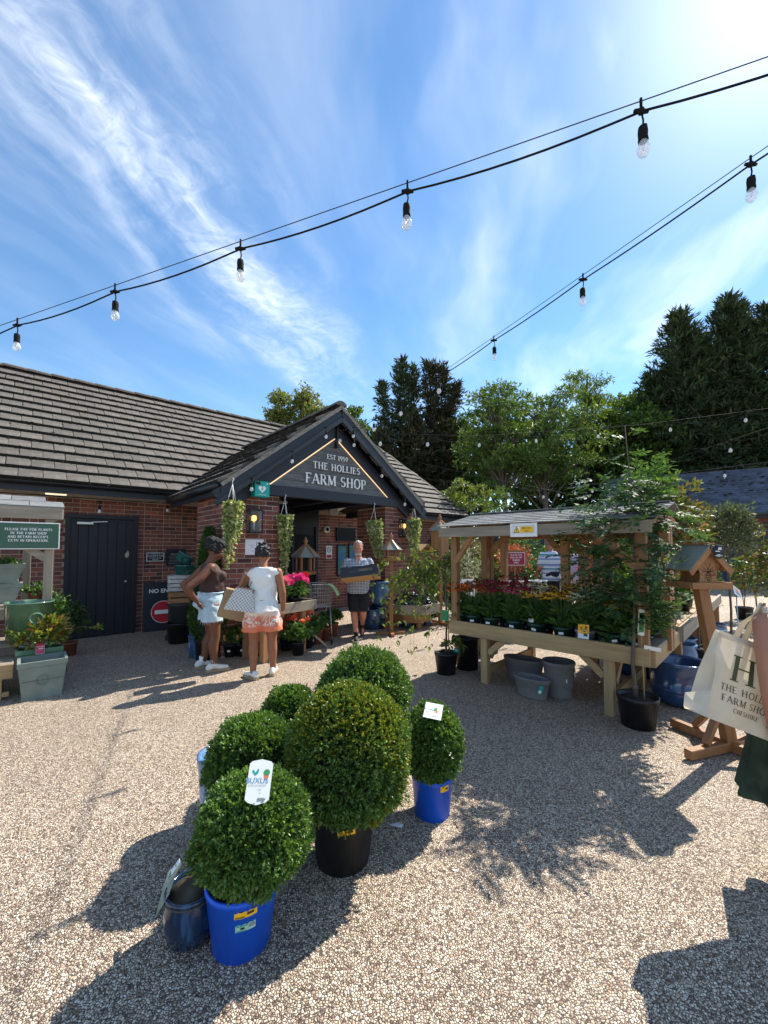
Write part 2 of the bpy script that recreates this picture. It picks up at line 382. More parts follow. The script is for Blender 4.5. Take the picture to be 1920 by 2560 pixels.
M['bulb'] = mk('clear_bulb_glass', (.92, .94, .95), .02, 0, trans=0., alpha=.42, coat=1.)
M['filament'] = mk('filament', (.5, .42, .3), .4, 0, metal=.6)
M['terracotta'] = mk('terracotta', (.26, .085, .045), .8, .25, 8, bump=.2)
M['glaze_blue'] = mk('blue_glaze', (.025, .062, .15), .1, .3, 4, coat=.6, col2=(.05, .12, .27), c2s=30, c2r=(.55, .8), stretch=(1, 1, .35))
M['glaze_dark'] = mk('dark_blue_glaze', (.008, .022, .055), .16, .5, 10, coat=.5, col2=(.03, .075, .16), c2s=26, c2r=(.5, .68), stretch=(1, 1, .16), bump=.25, bscale=34)
M['glaze_light'] = mk('mid_blue_glaze', (.07, .16, .33), .25, .35, 9, coat=.4, col2=(.14, .26, .43), c2s=9)
M['glaze_green'] = mk('green_glaze', (.105, .20, .125), .12, .25, 6, coat=.6, col2=(.16, .26, .17), c2s=7)
M['teal_glaze'] = mk('teal_glaze', (.03, .15, .14), .2, .3, 9, coat=.4, col2=(.06, .2, .18), c2s=10)
M['sage_clay'] = mk('sage_green_planter', (.185, .22, .19), .75, .16, 7, bump=.15, col2=(.23, .26, .225), c2s=4)
M['grey_clay'] = mk('grey_brown_planter', (.155, .14, .135), .8, .12, 9, bump=.15)
M['bluegrey_clay'] = mk('blue_grey_planter', (.40, .43, .44), .6, .14, 7)
M['clay_in'] = mk('bare_clay_inside', (.13, .075, .058), .9, .25, 10)
M['bark'] = mk('bark', (.13, .105, .08), .9, .35, 9, bump=.7, bscale=30, stretch=(1, 1, .3))
M['bark_dark'] = mk('dark_bark', (.045, .037, .03), .95, .35, 6, bump=.6, bscale=12, stretch=(1, 1, .3))
M['stem'] = mk('green_stem', (.07, .12, .035), .6, .2)
M['twig'] = mk('twig', (.09, .06, .04), .8, .2)
M['cane'] = mk('bamboo_cane', (.42, .29, .12), .5, .2, 10)
M['glass'] = mk('lantern_glass', (1, 1, 1), .02, 0, trans=.9, alpha=.25)
M['amber'] = mk('amber_bulb', (1., .55, .12), .3, 0, emis=(1., .5, .1, 2.2))
M['black_metal'] = mk('black_metal', (.012, .013, .016), .38, .1, metal=.3)
M['red'] = mk('red_sign_face', (.42, .012, .02), .5, .05)
M['darkred'] = mk('crimson_sign_face', (.33, .018, .045), .5, .05)
M['navy'] = mk('navy_board', (.008, .011, .022), .5, .1)
M['sign_green'] = mk('dark_green_sign', (.035, .10, .065), .45, .06)
M['teal'] = mk('teal_cabinet', (.0, .33, .28), .4, .04)
M['yellow'] = mk('yellow_label', (.85, .48, .01), .5, .05)
M['mint'] = mk('mint_label', (.33, .56, .45), .5, .05)
M['orange'] = mk('orange_print', (.75, .18, .04), .5, .05)
M['greenprint'] = mk('green_print', (.05, .28, .10), .5, .05)
M['blueprint'] = mk('blue_print', (.10, .28, .45), .5, .05)
M['ink'] = mk('black_print', (.012, .012, .014), .6, 0)
M['greyink'] = mk('grey_print', (.25, .25, .25), .6, 0)
M['greenlabel'] = mk('green_label', (.05, .42, .16), .45, .08)
M['screen'] = mk('dark_screen', (.006, .007, .009), .45, 0, spec=.2)
M['poster'] = mk('blue_green_poster', (.03, .14, .32), .35, .5, 9, col2=(.05, .19, .06), c2s=7, c2r=(.45, .62))
M['cobble'] = mk('dark_polished_stone', (.022, .026, .024), .22, .4, 14, obj=.35, coat=.25)
# leaves
M['box_a'] = leafmat('box_leaf', (.055, .118, .026), (.102, .190, .042), (.18, .285, .07), rough=.36, transl=.22)
M['box_y'] = leafmat('box_leaf_yellowing', (.07, .125, .02), (.17, .22, .028), (.34, .34, .05), rough=.38, transl=.25)
M['box_n'] = leafmat('box_new_growth', (.09, .18, .03), (.15, .27, .045), (.24, .36, .07), rough=.36, transl=.25)
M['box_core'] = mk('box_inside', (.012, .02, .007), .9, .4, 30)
M['conifer'] = leafmat('cypress_spray', (.022, .042, .02), (.046, .074, .032), (.085, .108, .042), rough=.6, transl=.06, spec=.25)
M['conifer_b'] = leafmat('browned_cypress_spray', (.024, .032, .016), (.05, .054, .025), (.095, .075, .036), rough=.6, transl=.06, spec=.25)
M['locust'] = leafmat('locust_leaf', (.05, .105, .022), (.095, .165, .034), (.16, .225, .045), rough=.5, transl=.34)
M['lime'] = leafmat('broad_leaf', (.04, .085, .018), (.08, .145, .028), (.13, .20, .04), rough=.5, transl=.3)
M['poplar'] = leafmat('poplar_leaf', (.10, .14, .04), (.18, .22, .06), (.27, .28, .10), rough=.5, transl=.3)
M['under'] = leafmat('undergrowth_leaf', (.025, .05, .014), (.05, .095, .022), (.085, .135, .035), rough=.6, transl=.15)
M['rowan'] = leafmat('rowan_leaf', (.032, .078, .042), (.05, .11, .052), (.11, .18, .05), rough=.55, transl=.32, spec=.25)
M['weep'] = leafmat('weeping_leaf', (.05, .095, .018), (.10, .16, .028), (.17, .22, .05), rough=.4, transl=.35)
M['ivy'] = leafmat('variegated_ivy', (.07, .15, .035), (.34, .40, .15), (.72, .70, .46), rough=.45, transl=.25)
M['photinia'] = leafmat('photinia_leaf', (.06, .12, .02), (.22, .28, .05), (.42, .16, .05), rough=.3, transl=.3)
M['plant'] = leafmat('garden_leaf', (.034, .09, .022), (.07, .15, .034), (.12, .21, .05), rough=.45, transl=.22)
M['plant_lt'] = leafmat('pale_garden_leaf', (.07, .12, .03), (.14, .20, .05), (.25, .28, .09), rough=.45, transl=.3)
M['olive'] = leafmat('olive_leaf', (.05, .075, .035), (.10, .13, .07), (.22, .25, .17), rough=.45, transl=.2)
M['silver'] = leafmat('silver_leaf', (.14, .17, .12), (.27, .30, .23), (.42, .45, .38), rough=.5, transl=.2)
M['acer'] = leafmat('bronze_leaf', (.05, .095, .022), (.11, .13, .035), (.26, .15, .07), rough=.45, transl=.3)
M['redplant'] = leafmat('red_leaf', (.22, .05, .03), (.4, .09, .06), (.5, .25, .14), rough=.5, transl=.3)
M['arbor'] = leafmat('thuja_spray', (.022, .06, .014), (.045, .10, .02), (.10, .17, .03), rough=.55, transl=.2)
def petal(name, c): return mk(name, c, .55, .15, 30, isl=.2, transl=.2)
for k, c in dict(coral=(.80, .20, .12), magenta=(.72, .06, .33), pink=(.72, .20, .34), red=(.50, .015, .03), orange_f=(.72, .15, .02), crimson=(.36, .01, .035),
                 rose=(.55, .07, .14), yellow_f=(.80, .42, .01), cream=(.68, .66, .42), white_f=(.8, .8, .78), peach=(.9, .36, .16)).items(): M[k] = petal(k + '_petal', c)
M['cone'] = mk('flower_cone', (.07, .028, .012), .8, .3, 60)
# ------------------------------------------------------------------ lettering (own stroke font with serifs) and built-in sans
def _arc(cx, cy, rx, ry, a0, a1, n=10): return [(cx + rx * math.cos(R(a0 + (a1 - a0) * i / n)), cy + ry * math.sin(R(a0 + (a1 - a0) * i / n))) for i in range(n + 1)]
# glyph: width, [ (points, weight 1 thick / 0 thin) ], [serif centres (x, y)]
GL = {
 'A': (.80, [([(.04, 0), (.40, 1)], 0), ([(.40, 1), (.76, 0)], 1), ([(.17, .36), (.62, .36)], 0)], [(.04, 0), (.76, 0)]),
 'B': (.66, [([(.12, 0), (.12, 1)], 1), ([(.12, 1)] + _arc(.34, .76, .22, .24, 90, -90) + [(.12, .52)], 0), ([(.12, .52)] + _arc(.36, .26, .26, .26, 90, -90) + [(.12, 0)], 0)], [(.06, 0), (.06, 1)]),
 'C': (.78, [(_arc(.44, .5, .36, .5, 48, 312, 16), .7)], []),
 'D': (.78, [([(.12, 0), (.12, 1)], 1), ([(.12, 1)] + _arc(.34, .5, .38, .5, 90, -90, 14) + [(.12, 0)], .3)], [(.06, 0), (.06, 1)]),
 'E': (.64, [([(.12, 0), (.12, 1)], 1), ([(.12, .97), (.56, .97), (.56, .86)], 0), ([(.12, .52), (.46, .52)], 0), ([(.12, .03), (.58, .03), (.58, .15)], 0)], [(.08, 0), (.08, 1)]),
 'F': (.60, [([(.12, 0), (.12, 1)], 1), ([(.12, .97), (.56, .97), (.56, .84)], 0), ([(.12, .50), (.45, .50)], 0)], [(.12, 0), (.08, 1)]),
 'G': (.80, [(_arc(.44, .5, .36, .5, 48, 330, 16), .7), ([(.70, .06), (.70, .42), (.5, .42)], .3)], []),
 'H': (.84, [([(.14, 0), (.14, 1)], 1), ([(.70, 0), (.70, 1)], 1), ([(.14, .52), (.70, .52)], 0)], [(.14, 0), (.14, 1), (.70, 0), (.70, 1)]),
 'I': (.34, [([(.17, 0), (.17, 1)], 1)], [(.17, 0), (.17, 1)]),
 'K': (.78, [([(.14, 0), (.14, 1)], 1), ([(.14, .42), (.66, 1)], 0), ([(.30, .58), (.72, 0)], 1)], [(.14, 0), (.14, 1), (.70, 0), (.62, 1)]),
 'L': (.60, [([(.12, 0), (.12, 1)], 1), ([(.12, .03), (.56, .03), (.56, .17)], 0)], [(.08, 0), (.12, 1)]),
 'M': (.98, [([(.12, 0), (.14, 1)], 0), ([(.14, 1), (.48, .08)], 1), ([(.48, .08), (.82, 1)], 0), ([(.84, 1), (.86, 0)], 1)], [(.12, 0), (.86, 0), (.10, 1), (.88, 1)]),
 'N': (.84, [([(.12, 0), (.12, 1)], 0), ([(.12, 1), (.72, 0)], 1), ([(.72, 0), (.72, 1)], 0)], [(.12, 0), (.08, 1), (.72, 1)]),
 'O': (.86, [(_arc(.43, .5, .36, .5, 0, 360, 22), .7)], []),
 'P': (.64, [([(.12, 0), (.12, 1)], 1), ([(.12, .97)] + _arc(.34, .73, .22, .24, 90, -90) + [(.12, .49)], .3)], [(.12, 0), (.06, 1)]),
 'R': (.74, [([(.12, 0), (.12, 1)], 1), ([(.12, .97)] + _arc(.34, .74, .22, .23, 90, -90) + [(.12, .51)], .3), ([(.34, .50), (.68, 0)], 1)], [(.12, 0), (.06, 1), (.70, 0)]),
 'S': (.60, [(_arc(.30, .745, .22, .235, 35, 270, 12) + _arc(.30, .27, .235, .25, 90, -145, 12)[1:], .6)], []),
 'T': (.70, [([(.35, 0), (.35, 1)], 1), ([(.05, .84), (.05, .97), (.65, .97), (.65, .84)], 0)], [(.35, 0)]),
 'U': (.80, [([(.14, 1)] + _arc(.39, .28, .25, .28, 180, 360, 12) + [(.64, 1)], .6)], [(.14, 1), (.64, 1)]),
 'V': (.78, [([(.06, 1), (.39, 0)], 1), ([(.39, 0), (.72, 1)], 0)], [(.06, 1), (.72, 1)]),
 'W': (1.1, [([(.06, 1), (.32, 0)], 1), ([(.32, 0), (.55, .9)], 0), ([(.55, .9), (.80, 0)], 1), ([(.80, 0), (1.04, 1)], 0)], [(.06, 1), (1.04, 1)]),
 'Y': (.76, [([(.06, 1), (.38, .45)], 1), ([(.70, 1), (.38, .45)], 0), ([(.38, .45), (.38, 0)], 1)], [(.06, 1), (.70, 1), (.38, 0)]),
 'Z': (.68, [([(.06, .97), (.60, .97), (.08, .03), (.62, .03)], .3)], []),
 '1': (.44, [([(.08, .80), (.24, 1), (.24, 0)], .8)], [(.24, 0)]),
 '0': (.66, [(_arc(.33, .5, .25, .5, 0, 360, 20), .6)], []),
 '3': (.58, [(_arc(.26, .75, .20, .24, 140, -90, 10) + _arc(.26, .26, .25, .26, 90, -150, 12), .5)], []),
 '5': (.58, [([(.50, .97), (.14, .97), (.11, .55)] + _arc(.27, .30, .24, .29, 110, -150, 12), .5)], []),
 '9': (.62, [(_arc(.31, .68, .22, .31, 0, 360, 16), .5), ([(.53, .66), (.46, .25), (.22, 0)], .4)], []),
 '%': (.8, [(_arc(.2, .75, .13, .2, 0, 360, 10), .2), (_arc(.6, .25, .13, .2, 0, 360, 10), .2), ([(.62, 1), (.18, 0)], 0)], []),
 '.': (.24, [([(.12, 0), (.12, .1)], 1)], []), "'": (.2, [([(.1, .8), (.1, 1)], .6)], []), ' ': (.36, [], []),
}
def text_width(t, track=.10): return sum(GL[c][0] + track for c in t) - track
def serif_text(mb, t, h, org, ex, ez, align='c', thick=.15, thin=.07, track=.10, depth=0., wscale=1.):
    """letters in the plane of unit vectors ex (right) and ez (up) about org (baseline); depth makes raised letters"""
    ex, ez, org = Vector(ex), Vector(ez), Vector(org); nrm = ex.cross(ez)
    x = {'c': -text_width(t, track) / 2, 'l': 0., 'r': -text_width(t, track)}[align]
    def quad(poly, lift):
        n = len(poly); V = [org + ex * (p[0] * h * wscale) + ez * (p[1] * h) + nrm * lift for p in poly]
        if depth:
            V2 = [v + nrm * depth for v in V]; F = [tuple(range(n, 2 * n))] + [(i, (i + 1) % n, n + (i + 1) % n, n + i) for i in range(n)]
            mb.add(V + V2, F)
        else: mb.add(V, [tuple(range(n))])
    k = 0
    for ch in t:
        w, strokes, ser = GL[ch]
        for pts, wt in strokes:
            ww = thin + (thick - thin) * wt
            pts = [Vector((x + p[0], p[1])) for p in pts]
            closed = (pts[0] - pts[-1]).length < 1e-4
            off = []
            for i, p in enumerate(pts):
                if closed: a, b = pts[i - 1 if i else -2], pts[(i + 1) if i < len(pts) - 1 else 1]
                else: a, b = pts[max(i - 1, 0)], pts[min(i + 1, len(pts) - 1)]
                d = (b - a).normalized(); nn = Vector((-d.y, d.x))
                # strokes swell where they run upright
                wl = ww * (.62 + .5 * abs(d.y)) if 0 < wt < 1 else ww
                off.append((p + nn * wl / 2, p - nn * wl / 2))
            for i in range(len(pts) - 1):
                k += 1; quad([off[i][0], off[i][1], off[i + 1][1], off[i + 1][0]], (k % 5) * h * .0015)
        for sx, sy in ser:
            k += 1; yy = sy if sy < .5 else sy - .045
            quad([Vector((x + sx - thick * .95, yy)), Vector((x + sx + thick * .95, yy)), Vector((x + sx + thick * .95, yy + .045)), Vector((x + sx - thick * .95, yy + .045))], (k % 5) * h * .0015)
        x += w + track
def sans_text(mb, t, h, org, ex, ez, align='c', bold=0.):
    cu = bpy.data.curves.new('tmp_text', 'FONT'); cu.body = t; cu.size = 1.0; cu.align_x = {'c': 'CENTER', 'l': 'LEFT', 'r': 'RIGHT'}[align]; cu.resolution_u = 3; cu.offset = bold
    o = bpy.data.objects.new('tmp_text', cu); COL.objects.link(o)
    me = bpy.data.meshes.new_from_object(o.evaluated_get(bpy.context.evaluated_depsgraph_get()))
    ex, ez, org = Vector(ex), Vector(ez), Vector(org); k = h / .69
    mb.add([org + ex * (v.co.x * k) + ez * (v.co.y * k) for v in me.vertices], [tuple(p.vertices) for p in me.polygons])
    bpy.data.objects.remove(o); bpy.data.curves.remove(cu); bpy.data.meshes.remove(me)
XE, ZE = Vector((1, 0, 0)), Vector((0, 0, 1))
# ================================================================== SETTING
g = MB(); S_ = 260
g.add([(-S_, -S_, 0), (S_, -S_, 0), (S_, S_, 0), (-S_, S_, 0)], [(0, 1, 2, 3)])
ground = g.build('ground', M['ground'], kind='structure')
# ------------------------------------------------------------------ the farm shop: local x along the front wall, local y away from the yard
TH = R(48.5); SHOP_T = 9.03
shop = thing('farm_shop', 'brick farm shop with mossy tiled roof and black timber gabled entrance porch', 'shop building',
             (-SHOP_T * math.cos(math.pi / 2 - TH) * 1.0, SHOP_T * math.sin(TH), 0), R(41.5))
shop.location = (-SHOP_T * .6626, SHOP_T * .7490, 0)
MS = Matrix.Translation(shop.location) @ Matrix.Rotation(R(41.5), 4, 'Z')
def SW(s, y, z=0.): return MS @ Vector((s, y, z))
PF = -2.98          # front face of the brick piers
brick_mesh = {}
def brick_data(w):
    if w not in brick_mesh:
        b = MB(); b.box((0, 0, 0), (w, .03, .065), bev=.004); brick_mesh[w] = b.mesh('brick', M['brick'])
    return brick_mesh[w]
NB = [0]
def brickwork(parent, org, ex, L, H, holes=(), single=0, flemish=True, rs=rnd, name='brickwork', z0=0.):
    """courses of brick standing a few millimetres proud of a mortar face; the first `single` are objects of their own"""
    org, ex = Vector(org), Vector(ex).normalized(); nrm = ex.cross(ZE)      # outward
    mb = MB(); ang = math.atan2(ex.y, ex.x); course = 0; z = z0
    while z < H - .03:
        x = 0.; k = course % 2
        seq = [.215, .1025] if flemish else [.215]
        first = True; i = 0
        while x < L - .02:
            w = seq[(i + k) % len(seq)] if flemish else .215
            if first and k: w = .1025
            first = False; i += 1
            w = min(w, L - x)
            if L - x - w < .04: w = L - x
            cx, cz = x + w / 2, z + .0325
            hid = any(a - .01 < cx < b + .01 and c < cz < d for a, b, c, d in holes)
            if not hid and w > .03:
                pr = rs.uniform(-.004, .004)
                p = org + ex * cx + ZE * (cz + rs.uniform(-.0012, .0012)) - nrm * (.010 - pr * .6)
                if NB[0] < single:
                    NB[0] += 1
                    o = link('brick', brick_data(.215 if w > .15 else .1025), parent, p, ang + rs.uniform(-.006, .006))
                    o.scale = (w / (.215 if w > .15 else .1025), 1, 1)
                else: mb.box(p, (w, .03, .065), rz=ang + rs.uniform(-.006, .006))
            x += w + .0105
        z += .0755; course += 1
    if mb.f: mb.build(name, M['brick'], parent, kind='stuff')
def wall_box(name, c, d, mat, parent=shop): b = MB(); b.box(c, d); return b.build(name, mat, parent)
# wing wall left of the porch (with door), and the rear wall of the porch
wl = wall_box('wall', (.2, .1515, 1.25), (4.6, .30, 2.5), M['mortar'])
# left pier: bricks one by one (the nearest lit brickwork of the photo)
pier = wall_box('pier', (2.62, PF + .605, 1.22), (.897, 1.207, 2.44), M['mortar'])
brickwork(pier, (2.17, PF, 0), (1, 0, 0), .90, 2.44, single=140, flemish=False, z0=.02)
brickwork(pier, (2.17, PF + 1.21, 0), (0, -1, 0), 1.20, 2.44, single=300, flemish=True, z0=.02)
brickwork(pier, (3.07, PF, 0), (0, 1, 0), 1.2, 2.44, flemish=False)
pier2 = wall_box('pier', (5.79, PF + .45, 1.22), (.817, .897, 2.44), M['mortar'])
brickwork(pier2, (5.38, PF, 0), (1, 0, 0), .82, 2.44, flemish=False)
brickwork(pier2, (5.38, PF + .9, 0), (0, -1, 0), .9, 2.44, flemish=False)
brickwork(wl, (-2.0, 0, 0), (1, 0, 0), 4.5, 2.46, holes=[(2.59, 3.51, -1, 2.14)])
wb = wall_box('wall', (7.0, .1515, 1.4), (8.99, .30, 2.8), M['mortar'])
brickwork(wb, (5.62, 0, 0), (1, 0, 0), 5.8, 2.5)
brickwork(wb, (2.5, 0, 0), (1, 0, 0), 1.7, 2.5)
# door in the wing wall
dr = MB(); dr.box((1.05, -.012, 1.07), (.98, .05, 2.15)); door = dr.build('door', M['black_door'], shop)
for k in range(7):
    b = MB(); b.box((.615 + .145 * k, -.045, 1.055), (.139, .022, 2.07), bev=.004); b.build('plank', M['black_door'], door)
b = MB(); b.box((.535, -.05, 1.07), (.07, .06, 2.15), bev=.004); b.box((1.565, -.05, 1.07), (.07, .06, 2.15), bev=.004); b.box((1.05, -.05, 2.175), (1.1, .062, .07), bev=.004)
b.build('door_frame', M['black_door'], door)
b = MB(); b.ball((1.42, -.085, .98), (.028, .03, .028)); b.tube([(1.42, -.05, .98), (1.42, -.08, .98)], .012); b.build('handle', M['steel'], door)
b = MB(); b.box((.78, -.10, 2.05), (.24, .05, .055), bev=.01); b.bar((.86, -.13, 2.07), (1.1, -.14, 2.09), .018, .012); b.build('door_closer', M['steel'], door)
b = MB(); b.add([(1.40, -.0575, 1.44), (1.43, -.0575, 1.42), (1.46, -.0575, 1.45), (1.465, -.0575, 1.53), (1.44, -.0575, 1.56), (1.425, -.0575, 1.52), (1.405, -.0575, 1.50)], [tuple(range(7))]); b.build('worn_patch', mk('bare_wood_patch', (.42, .36, .27), .8, .5, 60), door)
# entrance recess: double doors standing in the dark of the porch, a ceiling and the far opening
b = MB(); b.box((4.92, -.02, 1.08), (1.42, .06, 2.16)); ent = b.build('entrance_door', M['black_door'], shop)
b = MB(); b.box((4.9, -.03, 2.48), (1.55, .05, .70)); b.build('overdoor_shade_sheet', M['black_timber'], ent)  # added black sheet over bare mortar, standing in for the porch's deep shade
for x in (4.23, 4.92, 5.60):
    b = MB(); b.box((x, -.07, 1.08), (.07, .07, 2.15), bev=.004); b.build('door_frame', M['black_timber'], ent)
for x in (4.575, 5.26):
    b = MB(); b.box((x, -.054, 1.2), (.52, .006, 1.5)); b.build('pane', M['screen'], ent)
b = MB(); b.box((4.15, -1.5, 2.62), (3.9, 2.8, .03)); b.build('porch_ceiling', M['black_timber'], shop)
b = MB(); b.box((3.8, -1.45, 2.55), (.45, .07, .06), bev=.01); b.build('strip_light', M['white'], shop)
for x in (3.3, 4.15, 5.0):
    b = MB(); b.box((x, -1.45, 2.53), (.09, 2.7, .13), bev=.006); b.build('ceiling_beam', M['black_timber'], shop)
b = MB(); b.add([(5.08, -1.8, 2.57), (5.55, -1.5, 2.57), (5.08, -1.5, 2.33), (5.08, -1.75, 2.33)], [(0, 1, 2, 3)]); b.box((5.05, -1.66, 2.45), (.02, .3, .22)); b.build('alarm_horn', M['white'], shop)
# ------------------------------------------------------------------ roofs
PITCH_W = math.atan(.781); EAVE_Y, EAVE_Z = -.56, 2.70; RIDGE_Y = 3.17; RIDGE_Z = EAVE_Z + .781 * (RIDGE_Y - EAVE_Y)
S_L, S_R = -2.6, 11.55; RIDGE_R = 10.55
PC, PH, PA = 4.12, 2.08, R(37.5)                      # porch ridge line, half width, pitch
P_RZ = 4.14; P_FRONT = -3.26
def porch_z(s): return P_RZ - abs(s - PC) * math.tan(PA)
def wing_z(y): return EAVE_Z + .781 * (y - EAVE_Y)
TW, TG, TL, TT = .302, .335, .40, .050
tb = MB(); tb.box((0, 0, 0), (TW - .006, TL, TT), bev=.004); tile_me = tb.mesh('roof_tile', [M['tile'], M['tile_edge_shade']])
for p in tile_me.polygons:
    if p.normal.y < -.6: p.material_index = 1  # lower edge face gets the painted shade colour
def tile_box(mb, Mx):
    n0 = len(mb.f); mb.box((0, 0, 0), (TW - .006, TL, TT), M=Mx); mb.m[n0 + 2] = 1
roof = MB()
c_, s_ = math.cos(PITCH_W), math.sin(PITCH_W)
roof.add([(S_L, EAVE_Y, EAVE_Z - .05), (S_R, EAVE_Y, EAVE_Z - .05), (RIDGE_R, RIDGE_Y, RIDGE_Z - .05), (S_L, RIDGE_Y, RIDGE_Z - .05),
          (S_L, 2 * RIDGE_Y - EAVE_Y, EAVE_Z - .05), (S_R, 2 * RIDGE_Y - EAVE_Y, EAVE_Z - .05)], [(0, 1, 2, 3), (3, 2, 5, 4), (1, 5, 2)])
roof = roof.build('roof', M['roof_under'], shop)
NT = [0]; moss = []
def lay_tiles(parent, rows, xs_of, place, vis, limit, rest_name):
    mb = MB()
    for r in range(rows):
        off = (r % 2) * TW / 2
        for x in xs_of(r, off):
            Mx = place(x, r)
            if Mx is None: continue
            jit = Matrix.Translation((rnd.uniform(-.003, .003), rnd.uniform(-.006, .006), rnd.uniform(-.002, .003))) @ Euler((rnd.uniform(-.008, .008), rnd.uniform(-.012, .012), rnd.uniform(-.006, .006))).to_matrix().to_4x4()
            Mx = Mx @ jit
            # moss lodges along lower edges and joints
            for _ in range(5 if rnd.random() < .75 else 8):
                q = rnd.random()
                moss.append((parent, Mx @ Vector((rnd.uniform(-TW / 2, TW / 2) if q < .72 else TW / 2 * rnd.choice((-1, 1)), -TL / 2 + (rnd.uniform(-.016, .008) if q < .72 else rnd.uniform(0, TG)), TT / 2 if q > .45 else -.006)), rnd.uniform(.006, .017) * (1.5 if rnd.random() < .06 else 1)))
            if vis(x, r) and NT[0] < limit:
                NT[0] += 1; o = link('roof_tile', tile_me, parent); o.matrix_local = Mx
            else: tile_box(mb, Mx)
    if mb.f: mb.build(rest_name, [M['tile'], M['tile_edge_shade']], parent, kind='stuff')
def wing_place(s, r):
    u = r * TG + TL / 2 - .05                       # distance up the slope of the tile's centre
    y, z = EAVE_Y + u * c_, EAVE_Z + u * s_
    right = S_R + (RIDGE_R - S_R) * (y - EAVE_Y) / (RIDGE_Y - EAVE_Y)
    if s > right - .05: return None
    if abs(s - PC) < PH + .3 and z < porch_z(s) - .16: return None
    return Matrix.Translation((s, y, z)) @ Euler((PITCH_W - .135, 0, 0)).to_matrix().to_4x4() @ Matrix.Translation((0, 0, .012))
NR = int((RIDGE_Y - EAVE_Y) / c_ / TG)
lay_tiles(roof, NR, lambda r, o: [S_L + .2 + o + TW * k for k in range(int((S_R - S_L) / TW) + 1)], wing_place,
          lambda s, r: (-.5 < s < 4.4), 205, 'roof_tiling')
# hip tiles down the right end, ridge tiles
def ridge_run(parent, a, b, name='ridge_tile', rad=.12):
    a, b = Vector(a), Vector(b); n = int((b - a).length / .42); d = (b - a).normalized()
    y = ZE.cross(d).normalized(); z = d.cross(y)
    rb = MB(); prof = [(rad * math.cos(t), rad * .62 * math.sin(t)) for t in [R(x) for x in (-8, 25, 60, 90, 120, 155, 188)]]
    V = [(sx, p[0], p[1] - (.0 if sx < 0 else .012)) for sx in (-.215, .215) for p in prof]
    F = [(i, i + 1, i + 8, i + 7) for i in range(6)] + [tuple(range(7)), tuple(range(13, 6, -1))]
    rb.add(V, F); me = rb.mesh(name, M['tile'])
    for k in range(n):
        o = link(name, me, parent); T = Matrix((d, y, z)).transposed().to_4x4(); T.translation = a + d * (.21 + k * .42) + z * rnd.uniform(-.004, .004); o.matrix_local = T
ridge_run(roof, (S_L, RIDGE_Y, RIDGE_Z + .03), (RIDGE_R, RIDGE_Y, RIDGE_Z + .03))
ridge_run(roof, (RIDGE_R - .05, RIDGE_Y, RIDGE_Z), (S_R - .03, EAVE_Y + .02, EAVE_Z + .02), 'hip_tile', .10)
# eaves: fascia, gutter, soffit
def eave(x0, x1):
    b = MB(); b.box(((x0 + x1) / 2, EAVE_Y + .03, EAVE_Z - .105), (x1 - x0, .03, .16)); b.build('fascia', M['black_timber'], shop)
    b = MB(); n = 8; V = []
    for x in (x0, x1):
        for k in range(n + 1): a = math.pi * k / n; V.append((x, EAVE_Y - .045 + .055 * math.cos(a), EAVE_Z - .035 - .055 * math.sin(a)))
    b.add(V, [(k, k + 1, n + 2 + k, n + 1 + k) for k in range(n)]); b.build('gutter', M['gutter'], shop)
    b = MB(); b.box(((x0 + x1) / 2, EAVE_Y / 2 + .03, EAVE_Z - .175), (x1 - x0, abs(EAVE_Y) - .04, .014)); b.build('soffit', M['soffit'], shop)
eave(S_L, PC - PH + .15); eave(PC + PH - .15, S_R)
b = MB(); b.box((.35, -.3, EAVE_Z - .19), (.28, .09, .02), bev=.005); b.build('soffit_lamp', mk('lit_diffuser', (.9, .86, .75), .5, 0, emis=(1, .88, .62, .55)), shop)
b = MB(); b.box((7.2, -.3, EAVE_Z - .19), (.28, .09, .02), bev=.005); b.build('soffit_lamp', mk('lit_diffuser_b', (.9, .86, .75), .5, 0, emis=(1, .88, .62, .55)), shop)
# porch roof
ta, ca, sa = math.tan(PA), math.cos(PA), math.sin(PA)
Y_BACK = EAVE_Y + (P_RZ - EAVE_Z) / .781
pr = MB(); zl = P_RZ - PH * ta
pr.add([(PC - PH, P_FRONT + .05, zl - .05), (PC, P_FRONT + .05, P_RZ - .05), (PC + PH, P_FRONT + .05, zl - .05), (PC - PH, EAVE_Y + .4, zl - .05), (PC, Y_BACK, P_RZ - .05), (PC + PH, EAVE_Y + .4, zl - .05)],
       [(0, 1, 4, 3), (1, 2, 5, 4)])
proof = pr.build('porch_roof', M['roof_under'], shop)
def porch_place(sg):
    def f(y, r):
        u = r * TG + TL / 2 - .05
        s = PC + sg * (PH - u * ca); z = zl + u * sa
        if y > EAVE_Y + (z - EAVE_Z) / .781 + .12: return None
        if y < P_FRONT: return None
        return Matrix.Translation((s, y, z)) @ Euler((0, 0, sg * math.pi / 2)).to_matrix().to_4x4() @ Euler((PA - .135, 0, 0)).to_matrix().to_4x4() @ Matrix.Translation((0, 0, .012))
    return f
NP_ = int(PH / ca / TG)
ys = lambda r, o: [P_FRONT + .15 + (TW / 2 if o else 0) + TW * k for k in range(20)]
lay_tiles(proof, NP_, ys, porch_place(-1), lambda y, r: True, 295, 'roof_tiling')
lay_tiles(proof, NP_, ys, porch_place(1), lambda y, r: False, 295, 'roof_tiling')
ridge_run(proof, (PC, P_FRONT + .03, P_RZ + .005), (PC, Y_BACK, P_RZ + .005))
for par in (roof, proof):
    mm = MB()
    for p_, q, r in moss:
        if p_ is par: mm.ball(q, (r * rnd.uniform(.8, 1.7), r * rnd.uniform(.8, 1.4), r * .65), 5)
    mm.build('moss', M['moss'], par, kind='stuff')
